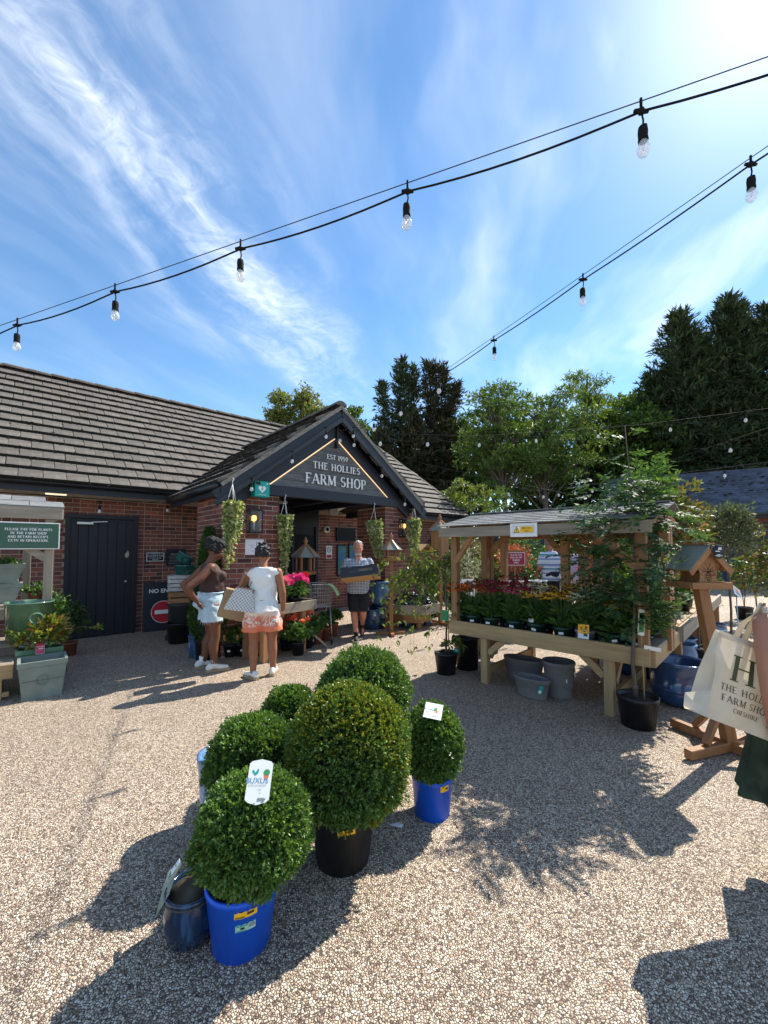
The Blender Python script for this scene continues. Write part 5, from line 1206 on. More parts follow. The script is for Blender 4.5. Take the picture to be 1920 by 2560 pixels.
b = MB(); b.box((.072, -.1995, 1.598), (.03, .002, .018)); b.box((.05, -.1995, 1.578), (.04, .002, .006)); b.build('print', M['white'], t)
b = MB()
for k in range(-3, 4): b.bar((.06, -.1995, 1.555), (.06 + .012 * k, -.1995, 1.532 + .0035 * abs(k)), .003, .001, up=(0, 1, 0))
b.build('flag_print', M['paper'], t)
# carved bee
b = MB(); bm_ = mk('burnt_carving', (.07, .022, .008), .7, .1); Y = -.1395
def ln(pts, w=.0028):
    for p, q in zip(pts, pts[1:]): b.bar((p[0], Y, p[1]), (q[0], Y, q[1]), w, .002, up=(0, 1, 0))
for sg in (-1, 1):
    ln([(sg * (x), z) for x, z in ((.008, 1.425), (.045, 1.455), (.082, 1.46), (.088, 1.445), (.06, 1.425), (.01, 1.418))]); ln([(sg * x, z) for x, z in ((.012, 1.415), (.05, 1.418), (.07, 1.40), (.06, 1.388), (.03, 1.392), (.01, 1.408))])
    ln([(sg * x, z) for x, z in ((.01, 1.45), (.018, 1.475), (.032, 1.485))]); ln([(sg * x, z) for x, z in ((.012, 1.40), (.035, 1.375), (.03, 1.36))]); ln([(sg * x, z) for x, z in ((.02, 1.43), (.05, 1.445))], .002); ln([(sg * x, z) for x, z in ((.02, 1.422), (.055, 1.432))], .002)
    ln([(sg * .016, 1.405), (sg * .02, 1.385), (sg * .010, 1.355), (0, 1.34)])
ln([(-.018, 1.39), (.018, 1.39)], .006); ln([(-.016, 1.374), (.016, 1.374)], .006); ln([(-.01, 1.358), (.01, 1.358)], .005)
b.ball((0, Y, 1.415), (.014, .002, .014), 10); b.ball((0, Y, 1.442), (.009, .002, .009), 10); b.build('carved_bee', bm_, t)
# ------------------------------------------------------------------ long bench behind, with its plants
B0 = G(1703, 1640); B0 = Vector((3.36, 4.62, 0)); BA = math.atan2(.72, .694)
t = thing('plant_bench', 'long low timber plant bench running back towards the slate roofed building', 'bench', B0, BA)
def bb(name, c, d, mat, **k): b = MB(); b.box(c, d, bev=.004, **k); return b.build(name, mat, t)
for x in (.05, 1.5, 2.95, 4.35):
    bb('leg', (x, .04, .30), (.08, .08, .6), M['brown', 2]); bb('leg', (x, .92, .30), (.08, .08, .6), M['brown', 2])
bb('front_rail', (2.2, -.015, .635), (4.5, .04, .16), M['grey', 0]); bb('back_rail', (2.2, .98, .635), (4.5, .04, .16), M['grey', 0]); bb('end_rail', (-.035, .48, .635), (.04, .98, .16), M['grey', 1])
for k in range(7): bb('deck_board', (2.2, .08 + .14 * k, .575), (4.45, .13, .02), M['pine', 0])
for x, y in ((-.08, .70), (.02, .86), (1.0, .9), (2.2, .9)): bb('post', (x, y, 1.25), (.08, .09, 1.35), M['brown', 2])
b = MB(); b.bar((-.04, .74, .72), (-.04, .95, .72), .05, .05); b.bar((0, .86, 1.82), (2.3, .9, 1.82), .06, .10); b.bar((-.04, .70, 1.5), (.25, .86, 1.8), .04, .07); b.build('top_rail', M['brown', 0], t)
def BW(x, y, z=0.): return B0 + Matrix.Rotation(BA, 3, 'Z') @ Vector((x, y, z))
bp = [('pale rosette plant at the near end of the long bench', .20, .3, 'olive', .17, .16, .07, .012), ('bright green fern on the long bench behind the bee table post', .75, .35, 'plant_lt', .2, .22, .12, .02), ('grey leaved herb on the long bench', 1.3, .3, 'silver', .16, .14, .05, .014), ('green leafy plant in the middle of the long bench', 1.9, .35, 'plant', .2, .2, .06, .03),
      ('yellow green plant on the long bench left of the olive stem', 2.5, .3, 'plant_lt', .2, .2, .06, .03), ('small leafy plant near the far end of the long bench', 3.2, .35, 'plant', .2, .22, .05, .025), ('tall leafy shrub at the back of the long bench', 1.1, .75, 'plant', .3, .38, .07, .035), ('bushy pale shrub at the back of the long bench', 2.1, .75, 'plant_lt', .3, .34, .06, .03), ('bronze shrub at the far end of the long bench', 3.6, .7, 'acer', .3, .35, .06, .035), ('dark shrub at the near back corner of the long bench', .45, .75, 'plant', .22, .34, .06, .03)]
for lab, x, y, m, r, hz, L, W in bp:
    potted('bench_plant', lab, 'plant', BW(x, y, .586), .08, .10, .15, M['blackp'], [(m, (0, 0, .16 + hz * .75), (r, r, hz), 190, L, W, dict(k=4, up=.4))], group='plants on the long bench')
for i, (x, y, r, h, lab) in enumerate(((.9, .12, .17, .36, 'nearest of the blue pots under the long bench'), (1.25, .16, .17, .38, 'second blue pot under the long bench'), (1.6, .2, .17, .40, 'third blue pot under the long bench'), (2.6, -.05, .17, .33, 'round blue pot standing beside the far part of the long bench'), (3.3, .0, .19, .32, 'farthest blue pot beside the long bench'), (.35, .6, .21, .38, 'wide blue pot behind the large round glazed pot'))):
    t = thing('blue_pot', lab, 'pot', BW(x, y), 0., 'blue pots along the long bench'); b = MB(); b.lathe([(r * .72, 0), (r * .98, h * .3), (r, h * .6), (r * .9, h * .93), (r, h * .97), (r, h), (r * .88, h), (r * .85, h * .8), (.0001, h * .7)], 26); b.build('pot', M['glaze_light'] if i < 4 else M['glaze_blue'], t)
q = P(1825, 1640, 6.0); t = thing('black_pot', 'black pot with pale rim half hidden behind the tote bag', 'pot', (q.x, q.y, 0), 0); pot(t, .12, .155, .31, M['blackp'], soil=.7)
# standard olive, and the trees in pots beside the stall
def standard(name, label, cat, loc, hs, c, r, n, mat, L, W, potr=.16, trunk=.016, seed=1, k=5, cane=False):
    t = thing(name, label, cat, loc, 0); pot(t, potr * .82, potr, potr * 1.6, M['blackp'], soilmat=M['soil'])
    b = MB(); b.tube([(0, 0, potr), (.015, 0, hs * .5), (0, .01, hs)], [trunk, trunk * .9, trunk * .8], 7)
    rs_ = random.Random(seed)
    for _ in range(9):
        d = Vector((rs_.uniform(-1, 1), rs_.uniform(-1, 1), rs_.uniform(.2, 1.2))).normalized(); b.tube([(0, 0, hs * .97), Vector((0, 0, hs)) + d * r[0] * .5, Vector((c[0], c[1], c[2])) + Vector((d.x * r[0], d.y * r[1], d.z * r[2])) * .8], [trunk * .5, trunk * .35, trunk * .15], 4, cap=False)
    b.build('trunk', M['bark'], t); foliage('crown', M[mat], t, c, r, n, L, W, k=k, seed=seed, up=.35, inner=.3, zmin=-.9, bump=.16)
    if cane: b = MB(); b.tube([(.05, 0, .1), (.05, 0, hs + .2)], .008, 5); b.build('cane', M['cane'], t)
    return t
q = P(1828, 1600, 5.6); standard('olive_tree', 'clipped olive tree with round grey green head on a thin bare stem', 'tree', (q.x, q.y, 0), 1.50, (.05, 0, 1.86), (.34, .34, .40), 900, 'olive', .055, .013, seed=31, k=6)
q = P(1700, 1600, 4.75); standard('photinia_tree', 'tall shrub with bronze red young leaves behind the rowan', 'tree', (q.x, q.y + .1, 0), 1.3, (0, 0, 1.9), (.42, .42, .55), 420, 'acer', .065, .032, seed=33)
q = P(1655, 1600, 4.9); standard('leafy_tree', 'green leafy potted tree rising between the rowan and the bronze shrub', 'tree', (q.x, q.y + .2, 0), 1.4, (0, 0, 2.12), (.42, .42, .55), 420, 'plant', .07, .035, seed=34)
q = P(1775, 1600, 5.4); standard('potted_tree', 'shrub with brown tinged leaves left of the olive tree', 'tree', (q.x, q.y + .2, 0), 1.3, (-.08, 0, 1.85), (.36, .36, .42), 360, 'acer', .06, .03, seed=35)
q = P(1890, 1500, 8.3); standard('potted_maple', 'small maple with orange green leaves near the dark blue doors', 'tree', (q.x, q.y, 0), .7, (0, 0, 1.15), (.42, .3, .6), 230, 'acer', .07, .05, seed=36, k=4)
q = P(1912, 1500, 6.6); standard('potted_maple', 'bronze leaved maple cut by the right edge of the photo', 'tree', (q.x + .15, q.y, 0), .8, (0, 0, 1.35), (.3, .3, .55), 190, 'acer', .07, .05, seed=37, k=4)
q = P(1860, 1500, 9.2); t = potted('potted_shrub', 'shrub with a green picture label near the slate roofed building', 'plant', (q.x, q.y, 0), .13, .16, .28, M['blackp'], [('plant', (0, 0, .95), (.25, .25, .5), 240, .07, .04, dict(k=3))], stem=(5, .1, .9))
label_card(t, (.0, -.3, 1.35), .14, .3, M['greenlabel'], name='plant_label', marks=[(M['rose'], 0, .3, .9, .3)])
q = P(1843, 1480, 5.2); t = thing('info_card', 'clear tilted information card on the plant bench end', 'card', (q.x, q.y, 0), 0.4); label_card(t, (0, 0, q.z), .20, .15, M['paper'], rx=R(-25), ry=R(28), name='card', marks=[(M['peach'], 0, .2, .5, .2), (M['greyink'], .1, -.1, .6, .3)])
b = MB(); b.tube([(0, 0, 0), (0, .01, q.z - .04)], .006, 5); b.build('stake', M['steel'], t)
# ================================================================== the group of box balls in the foreground
def box_ball(label, base, pr0, pr1, phh, pm, c, r, n, mat, seed, L=.019, stickers=(), newg=.25, newz=.45, newm=None):
    """base: ground point under the pot; c: centre of the clipped head relative to it"""
    t = thing('box_ball', label, 'potted shrub', base, 0)
    po = pot(t, pr0, pr1, phh, pm, soilmat=M['soil'], n=40, rim=.022, lip=.004)
    b = MB(); b.tube([(0, 0, phh * .7), (0, 0, c[2])], [.02, .012], 6); b.build('stem', M['twig'], t)
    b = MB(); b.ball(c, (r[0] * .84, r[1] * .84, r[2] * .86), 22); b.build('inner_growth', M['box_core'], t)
    rs = np.random.RandomState(seed)
    # clipped outline with soft dents, shoots standing slightly proud of it
    d = rand_dirs(n, rs); k = 1 + .055 * np.sin(d[:, 0] * 6 + seed) * np.sin(d[:, 1] * 7 + 2) + .04 * np.sin(d[:, 2] * 8 + seed) + .02 * np.sin(d[:, 0] * 17 + d[:, 2] * 13)
    dep = np.where(rs.rand(n) < .16, 1.0 + .05 * rs.rand(n) + (rs.rand(n) < .12) * .07 * rs.rand(n), .84 + .16 * rs.rand(n) ** .55)
    tips = np.array(c) + d * np.array(r) * (k * dep)[:, None]; nn = unit(d / np.array(r) + np.array([0, 0, .25]))
    V, F = tufts(tips, nn, 7, L, L * .56, rs, .85, L * 1.5, .35)
    link('foliage', np_mesh('foliage', V, F, mat), t)
    # pale new growth in patches over the upper part
    dd = rand_dirs(int(n * newg), rs); pn = np.sin(dd[:, 0] * 5 + seed) + np.sin(dd[:, 1] * 6 + 2 * seed) + np.sin(dd[:, 2] * 4 + seed) + .9 * rs.randn(len(dd)); dd = dd[(dd[:, 2] + .35 * pn) > newz]
    if len(dd):
        tp = np.array(c) + dd * np.array(r) * (.97 + .08 * rs.rand(len(dd), 1)); V, F = tufts(tp, unit(dd / np.array(r) + np.array([0, 0, .5])), 6, L * .95, L * .5, rs, .75, L, .3); link('new_growth', np_mesh('new_growth', V, F, newm or M['box_n']), t)
    for (ang, z, w, h, m, marks) in stickers:
        rr = pr0 + (pr1 - pr0) * z / phh + .002; b = MB(); b_m = [m]; ns = 6
        for layer, (mm, x0, x1, z0, z1) in enumerate([(m, -1, 1, -1, 1)] + list(marks)):
            if mm not in b_m: b_m.append(mm)
            b.mi = b_m.index(mm)
            for i in range(ns):
                a0 = ang + (x0 + (x1 - x0) * i / ns) * w / 2 / rr; a1 = ang + (x0 + (x1 - x0) * (i + 1) / ns) * w / 2 / rr; q = rr + .0008 * (layer + 1)
                b.add([(q * math.sin(a0), -q * math.cos(a0), z + z0 * h / 2), (q * math.sin(a1), -q * math.cos(a1), z + z0 * h / 2), (q * math.sin(a1), -q * math.cos(a1), z + z1 * h / 2), (q * math.sin(a0), -q * math.cos(a0), z + z1 * h / 2)], [(0, 1, 2, 3)])
        b.build('price_label', b_m, t)
    return t
ymk = [(M['ink'], -.55, -.2, .5, .75), (M['cone'], .1, .7, -.35, .25), (M['cone'], -.9, -.1, -.75, -.55), (M['ink'], .55, .95, .6, .8)]
gmk = [(M['ink'], -.5, -.1, -.35, .2), (M['teal'], -.9, .2, .5, .75), (M['greyink'], .3, .9, -.2, .6), (M['teal'], -.9, .1, -.8, -.6)]
B1 = Vector((-.585, 1.735, 0))
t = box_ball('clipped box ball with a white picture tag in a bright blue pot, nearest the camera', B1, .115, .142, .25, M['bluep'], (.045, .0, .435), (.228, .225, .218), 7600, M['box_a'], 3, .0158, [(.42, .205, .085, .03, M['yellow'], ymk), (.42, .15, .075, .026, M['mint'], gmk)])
# the big tag tied to it
_c = B1 + Vector((.045, 0, .435)); _r = ray(648, 1955).normalized(); _o = Vector((0, 0, CAMZ)) - _c; _b = _o.dot(_r); _k = -_b - math.sqrt(_b * _b - _o.length_squared + .272 ** 2)
TC = Vector((0, 0, CAMZ)) + _r * _k - B1; Tm = Matrix.Translation(TC) @ Euler((R(-34), R(8), R(14))).to_matrix().to_4x4() @ Matrix.Scale(1.08, 4)
def tagm(name, mat, polys):
    b = MB()
    for k, V in enumerate(polys): b.add([(x, y, z) for x, y, z in V], [tuple(range(len(V)))], Tm)
    return b.build(name, mat, t)
W2, H2 = .042, .066; outl = [(-W2, -H2 + .012), (-W2 + .012, -H2 + .003), (0, -H2 - .004), (W2 - .012, -H2 + .003), (W2, -H2 + .012), (W2, H2 - .008), (W2 - .008, H2), (0, H2 + .007), (-W2 + .008, H2), (-W2, H2 - .008)]
b = MB(); n = len(outl); b.add([(x, -.0005, z) for x, z in outl] + [(x, .0005, z) for x, z in outl], [tuple(range(n)), tuple(range(2 * n - 1, n - 1, -1))] + [(i, n + i, n + (i + 1) % n, (i + 1) % n) for i in range(n)], Tm); b.build('plant_tag', M['white'], t)
def flat(pts, y=-.0012): return [(x, y, z) for x, z in pts]
b = MB(); sans_text(b, 'BUXUS', .0175, (-.008, -.0013, -.004), XE, ZE, bold=.004)
b2 = MB(); b2.add([Tm @ Vector(v) for v in b.v], b.f); b2.build('lettering', M['blueprint'], t)
b = MB(); sans_text(b, 'ICONS OF GARDEN', .0048, (-.006, -.0013, -.0135), XE, ZE); sans_text(b, 'AGE', .005, (.004, -.0013, -.026), XE, ZE); sans_text(b, '10', .005, (.006, -.0013, -.037), XE, ZE)
for i in range(9): b.box((.002 + .0026 * i, -.0013, -.053), (.0013 + .0006 * (i % 3), .0004, .010))
b2 = MB(); b2.add([Tm @ Vector(v) for v in b.v], b.f); b2.build('lettering', M['greyink'], t)
tagm('leaf_print', M['teal'], [flat([(-.016, .020), (-.008, .027), (-.006, .036), (-.008, .043), (-.014, .036), (-.017, .028)]), flat([(-.016, .020), (-.022, .024), (-.029, .033), (-.030, .039), (-.022, .035), (-.017, .027)])])
tagm('pot_print', M['orange'], [flat([(.018, .006), (.027, .006), (.032, .022), (.013, .022)])])
tagm('ball_print', M['greenprint'], [flat([(.0225 + .0115 * math.cos(k * .42), .030 + .0105 * math.sin(k * .42)) for k in range(15)])])
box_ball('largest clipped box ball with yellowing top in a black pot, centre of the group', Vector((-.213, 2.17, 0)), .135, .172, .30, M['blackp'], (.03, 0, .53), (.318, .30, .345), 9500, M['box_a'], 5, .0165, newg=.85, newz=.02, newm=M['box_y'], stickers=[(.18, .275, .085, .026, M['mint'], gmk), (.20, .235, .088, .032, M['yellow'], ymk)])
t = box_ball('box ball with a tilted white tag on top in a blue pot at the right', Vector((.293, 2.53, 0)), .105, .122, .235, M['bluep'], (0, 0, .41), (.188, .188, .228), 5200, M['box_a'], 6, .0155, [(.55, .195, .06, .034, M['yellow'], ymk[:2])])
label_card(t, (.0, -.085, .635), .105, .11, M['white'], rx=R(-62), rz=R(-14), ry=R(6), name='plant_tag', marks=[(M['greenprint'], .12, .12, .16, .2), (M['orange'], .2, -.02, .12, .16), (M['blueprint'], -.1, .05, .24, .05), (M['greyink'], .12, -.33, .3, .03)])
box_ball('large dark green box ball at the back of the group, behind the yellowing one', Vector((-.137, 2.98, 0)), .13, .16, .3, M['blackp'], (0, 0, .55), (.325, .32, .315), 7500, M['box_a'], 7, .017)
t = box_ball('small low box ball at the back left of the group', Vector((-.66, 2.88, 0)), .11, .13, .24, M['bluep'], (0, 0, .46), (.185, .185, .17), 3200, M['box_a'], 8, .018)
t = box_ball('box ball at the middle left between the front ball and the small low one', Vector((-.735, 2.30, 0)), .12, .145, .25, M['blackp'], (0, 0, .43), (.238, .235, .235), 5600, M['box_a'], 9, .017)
def vase(name, label, loc, prof, mat, n=36):
    t = thing(name, label, 'pot', loc, 0); b = MB(); b.lathe(prof, n); b.build('pot', mat, t); return t
t = vase('glazed_pot', 'blue glazed pot whose rim shows behind the middle left box ball', (-.94, 2.44, 0), [(.10, 0), (.13, .1), (.14, .3), (.15, .38), (.152, .40), (.135, .40), (.125, .3), (.1, .1), (.0001, .09)], M['glaze_light'])
t = vase('glazed_pot', 'dark streaky blue glazed pot leaning at the front box ball, lower left', (-.80, 1.745, 0), [(.072, 0), (.092, .02), (.104, .09), (.106, .15), (.10, .178), (.100, .183), (.104, .186), (.104, .197), (.099, .20), (.091, .20), (.09, .17), (.085, .05), (.0001, .04)], M['glaze_dark'])
b = MB(); b.lathe([(.1005, .1735), (.1055, .180)], 36); b.build('bare_rim_band', mk('brown_unglazed_band', (.11, .085, .05), .6, .5, 20), t)
b = MB(); V = []; ns = 6
for i in range(ns + 1):
    f = i / ns; V += [(-.105 - .02 * math.sin(f * 1.5), -.075 + .14 * f - .005, .215 - .075 * (1 - f) ** 1.2), (-.055 - .02 * math.sin(f * 1.5), -.045 + .14 * f - .03, .225 + .015 * f)]
b.add(V, [(2 * i, 2 * i + 2, 2 * i + 3, 2 * i + 1) for i in range(ns)]); o = b.build('swing_label', mk('sage_card', (.20, .24, .19), .6, .3, 20), t)
label_card(t, (-.095, .05, .235), .03, .05, M['paper'], rx=R(-40), rz=R(-60), name='price_label', marks=[(M['greyink'], 0, .1, .6, .1)])
b = MB(); b.add([(0, 0, .004), (.05, .015, .006), (.085, -.012, .014), (.075, -.03, .005), (.03, -.016, .004)], [(0, 4, 3, 2, 1)])
o = b.build('paper_scrap', M['paper'], None, G(972, 2063)); tag(o, 'torn scrap of white paper on the gravel right of the black box ball pot', 'litter')
b = MB(); b.add([(0, 0, .004), (.012, .004, .006), (.02, -.006, .005), (.008, -.01, .004)], [(0, 3, 2, 1)])
o = b.build('paper_scrap', M['paper'], None, G(1130, 2176)); tag(o, 'tiny pale scrap lying alone on the open gravel', 'litter')
# ================================================================== flower bench beside the doorway
FA = math.atan2(.79, .61); FR = Vector((-1.10, 6.36, 0)); FM = Matrix.Rotation(FA, 3, 'Z')
def FW(x, y, z=0.): return FR + FM @ Vector((x, y, z))          # x back along the bench from its right end, y to the rear
t = thing('flower_bench', 'weathered timber planter bench of bright dahlias beside the doorway', 'bench', FR, FA)
def fb(name, c, d, mat, **k): b = MB(); b.box(c, d, bev=.004, **k); return b.build(name, mat, t)
fb('front_board', (-.49, 0, .725), (1.0, .03, .15), M['grey', 0]); fb('back_board', (-.49, .58, .725), (1.0, .03, .15), M['grey', 0]); fb('end_board', (.035, .29, .725), (.03, .61, .15), M['grey', 1]); fb('end_board', (-.995, .29, .725), (.03, .61, .15), M['grey', 1])
for k in range(4): fb('deck_board', (-.49, .09 + .138 * k, .665), (.97, .125, .02), M['pine', 0])
for x in (-.16, -.85):
    fb('leg', (x, .08, .33), (.09, .09, .65), M['brown', 2]); fb('leg', (x, .50, .33), (.09, .09, .65), M['brown', 2])
fb('lower_panel', (-.5, .30, .45), (.7, .03, .36), M['brown', 0]); b = MB(); b.bar((-.05, .1, .35), (.30, .02, .02), .04, .03); b.build('prop', M['grey', 0], t)
def dahlia_pot(label, loc, cols, nf, r, H, potm='blackp', seed=1, ph=.17, group=None, fs=1.):
    t = thing('potted_dahlia', label, 'potted flower', loc, rnd.uniform(0, 6), group); pot(t, .082, .10, ph, M[potm], soilmat=M['soil'])
    rs = np.random.RandomState(seed); foliage('foliage', M['plant'], t, (0, 0, ph + H * .45), (r, r, H * .55), int(150 * r / .18), .072, .042, k=4, seed=seed, up=.3, inner=.3)
    b = MB(); pts = []
    for i in range(nf):
        a = rs.rand() * 6.283; q = r * (.25 + .7 * rs.rand()); e = Vector((q * math.cos(a), q * math.sin(a), ph + H * rs.uniform(.9, 1.2))); b.tube([(0, 0, ph), (e.x * .6, e.y * .6, ph + H * .6), e], .0035, 4, cap=False); pts.append(e)
    b.build('stem', M['stem'], t)
    for e in pts:
        d = Vector((e.x * 1.2, e.y * 1.2 - .08, .16)).normalized()
        o = link('flower', dahlia(cols[rs.randint(len(cols))]), t, e, rot=d.to_track_quat('Z', 'Y').to_euler()); o.scale = (rs.uniform(.8, 1.15) * fs,) * 3
    b = MB(); b.box((.02, -.099, ph * .55), (.045, .003, .028)); b.build('price_label', M['paper'], t)
    return t
for lab, x, y, cols, n, s in (('magenta dahlia at the right front of the flower bench', -.24, .16, ['magenta'], 7, 1), ('pink dahlia in the middle of the flower bench', -.54, .16, ['pink', 'magenta'], 7, 2), ('red dahlia at the right end of the flower bench', -.08, .36, ['red', 'rose'], 6, 3),
                              ('coral dahlia at the back of the flower bench', -.62, .42, ['coral'], 8, 4), ('coral dahlia at the far left of the flower bench', -.82, .28, ['coral', 'pink'], 7, 5), ('green leaved dahlia without flowers behind the magenta one', -.34, .44, ['plant'], 0, 6)):
    dahlia_pot(lab, FW(x, y, .676), cols, int(n * 1.8), .18, .26, seed=s, fs=1.35)
for lab, u, v, n, s, fs in (('coral dahlia in a dark pot on the ground, nearest the short haired woman', 742, 1640, 7, 11, 1.2), ('peach dahlia in a dark pot on the ground behind the coral one', 765, 1622, 5, 12, 1.2), ('coral dahlia on the ground against the brown bench leg', 712, 1628, 5, 13, 1.1)):
    q = G(u, v); dahlia_pot(lab, (q.x, q.y + .08, 0), ['coral'] if s != 12 else ['peach', 'coral'], n, .24, .30, 'blackp', s, .2, fs=fs)
for i, (u, v, lab) in enumerate(((791, 1612, 'nearest of three terracotta pots of green plants by the doorway'), (812, 1604, 'middle terracotta pot of the three by the doorway'), (832, 1592, 'farthest terracotta pot by the doorway, nearest the man'))):
    q = G(u, v); t = potted('terracotta_pot', lab, 'plant', (q.x, q.y + .08, 0), .075, .09, .24, M['terracotta'], [('plant', (0, 0, .36), (.17, .17, .12), 260, .05, .03, dict(k=4))])
    if i == 1:
        b = MB(); b.lathe([(.04, 0), (.0001, .012)], 14, M=Matrix.Translation((-.03, -.14, .33)) @ Matrix.Rotation(1.2, 4, 'X')); b.build('flower', M['white_f'], t)
# hexagonal bird tables
def hex_table(label, loc, zr, r, post=.035, rz=.3, htray=.30, tall=False):
    """zr: height of the roof's lower edge"""
    t = thing('bird_table', label, 'bird table', loc, rz); n = 6; hr = r * .78; top = zr + hr
    b = MB(); b.box((0, 0, (zr - htray) / 2), (post * 2, post * 2, zr - htray), bev=.004); b.build('post', M['oak', 2], t)
    b = MB(); b.box((0, 0, .03), (.5, .06, .05)); b.box((0, 0, .031), (.06, .5, .05)); b.build('foot', M['oak', 0], t)
    for k in range(n):
        a, a2 = 2 * math.pi * k / n, 2 * math.pi * (k + 1) / n
        e = [Vector((r * math.cos(q), r * math.sin(q), zr)) for q in (a, a2)]; tp = [Vector((r * .14 * math.cos(q), r * .14 * math.sin(q), top)) for q in (a, a2)]
        b = MB(); V = [e[0], e[1], tp[1], tp[0]]; V = [tuple(v) for v in V] + [tuple(v - Vector((0, 0, .012))) for v in V]; b.add(V, [(0, 1, 2, 3), (7, 6, 5, 4), (0, 4, 5, 1), (1, 5, 6, 2), (2, 6, 7, 3), (3, 7, 4, 0)]); b.build('roof_panel', M['felt_green'], t)
        b = MB(); b.bar(e[0] + Vector((0, 0, .006)), tp[0] + Vector((0, 0, .006)), .030, .018); b.build('rib', M['oak', 0], t)
        pr_ = r * .62; b = MB(); b.box((pr_ * math.cos(a), pr_ * math.sin(a), zr - htray / 2 + .04), (.024, .024, htray - .04), rz=a); b.build('pillar', M['oak', 2], t)
        b = MB(); p, q = [Vector((r * .72 * math.cos(w), r * .72 * math.sin(w), zr - htray + .02)) for w in (a, a2)]; b.bar(p, q, .02, .055); b.build('tray_rail', M['oak', 0], t)
    b = MB(); b.lathe([(r * .7, zr - htray), (r * .7, zr - htray + .018)], 6, smooth=False); b.build('tray', M['oak', 0], t)
    b = MB(); b.lathe([(r * .2, -.01), (r * .2, .015), (r * .08, .03), (r * .16, .06), (r * .17, .085), (r * .06, .11), (r * .08, .125), (.001, .15)], 14, (0, 0, top)); b.build('finial', M['oak', 2], t)
    return t
q = P(763, 1500, 7.0); hex_table('hexagonal wooden bird table with grey roof behind the dahlias at the doorway', (q.x, q.y, 0), 1.46, .245)
q = P(978, 1500, 7.6); hex_table('hexagonal wooden bird table with grey roof by the right brick pier', (q.x, q.y, 0), 1.58, .215, rz=.1, htray=.2)
q = P(1100, 1400, 8.6); t = hex_table('tall wooden dovecote like bird house with arched openings left of the stall', (q.x, q.y, 0), 1.98, .26, rz=.5, htray=.02)
for k in range(6):
    a = .5 * 0 + 2 * math.pi * (k + .5) / 6; b = MB(); b.box((.165 * math.cos(a), .165 * math.sin(a), 1.66), (.02, .19, .62), rz=a); b.build('wall_board', M['oak', 2], t)
    if k % 2:
        b = MB(); V = [(.178, y, z) for y, z in ((-.035, 1.45), (.035, 1.45), (.035, 1.54), (.025, 1.575), (0, 1.59), (-.025, 1.575), (-.035, 1.54))]; b.add(V, [tuple(range(7))], Matrix.Rotation(a, 4, 'Z')); b.build('arched_opening', M['ink'], t)
        b = MB(); b.box((.20 * math.cos(a), .20 * math.sin(a), 1.435), (.07, .1, .015), rz=a); b.build('perch', M['oak', 0], t)
q = P(1056, 1400, 8.9); t = thing('bird_table', 'low bird table with pale yellow board roof behind the weeping tree', 'bird table', (q.x, q.y, 0), .6)
for nm, c, d, kw in (('post', (0, 0, .7), (.07, .07, 1.4), {}), ('tray', (0, 0, 1.41), (.32, .32, .03), {}), ('roof_board', (-.09, 0, 1.62), (.24, .36, .015), dict(ry=R(-38))), ('roof_board', (.09, 0, 1.62), (.24, .36, .015), dict(ry=R(38))), ('gable', (0, -.14, 1.52), (.16, .014, .2), {}), ('gable', (0, .14, 1.52), (.16, .014, .2), {}), ('foot', (0, 0, .03), (.5, .07, .05), {})):
    b = MB(); b.box(c, d, bev=.003, **kw); b.build(nm, M['pine', 2] if nm == 'post' else mk_y if 0 else M['oak', 2] if nm in ('gable',) else M['cane'], t)
# wire shopping basket trolley at the bench end
q = P(800, 1560, 6.95); t = thing('wire_trolley', 'wire basket trolley with a pale green strip at the end of the flower bench', 'trolley', (q.x, q.y, 0), R(20)); b = MB(); w, d, z0, z1 = .36, .40, .62, 1.0
for k in range(7):
    f = k / 6; z = z0 + (z1 - z0) * f; g_ = .86 + .14 * f; P4 = [(-w / 2 * g_, -d / 2 * g_, z), (w / 2 * g_, -d / 2 * g_, z), (w / 2 * g_, d / 2 * g_, z), (-w / 2 * g_, d / 2 * g_, z)]
    for i in range(4): b.tube([P4[i], P4[(i + 1) % 4]], .0035 if k < 6 else .007, 4, cap=False)
for i in range(9):
    f = -1 + 2 * i / 8
    for sx, sy in ((1, 0), (-1, 0), (0, 1), (0, -1)):
        lo = (w / 2 * .86 * (sx or f), d / 2 * .86 * (sy or f), z0); hi = (w / 2 * (sx or f), d / 2 * (sy or f), z1); b.tube([lo, hi], .003, 4, cap=False)
    b.tube([(-w / 2 * .86, d / 2 * .86 * f, z0), (w / 2 * .86, d / 2 * .86 * f, z0)], .003, 4, cap=False)
b.build('basket', M['steel'], t); b = MB()
for sx in (-1, 1): b.tube([(sx * .14, -.15, z0), (sx * .16, -.22, .08)], .01, 6); b.tube([(sx * .14, .15, z0), (sx * .16, .24, .08)], .01, 6); b.tube([(sx * .16, -.22, .08), (sx * .16, .24, .08)], .01, 6)
b.build('chassis', M['steel'], t)
for sx in (-1, 1):
    for y in (-.2, .22): b = MB(); b.lathe([(.04, -.012), (.045, 0), (.04, .012)], 12, M=Matrix.Translation((sx * .16, y, .045)) @ Matrix.Rotation(math.pi / 2, 4, 'Y')); b.build('wheel', M['blackp'], t)
b = MB(); V = []
for i in range(9): f = i / 8; V += [(.02 + .22 * f, -.215 - .02 * f, .98 + .05 * math.sin(f * 2.2) - .22 * f * f), (.07 + .22 * f, -.20 - .02 * f, 1.0 + .05 * math.sin(f * 2.2) - .22 * f * f)]
b.add(V, [(2 * i, 2 * i + 2, 2 * i + 3, 2 * i + 1) for i in range(8)]); b.build('label_strip', mk('pale_green_strip', (.33, .5, .26), .6, .15, 30), t)
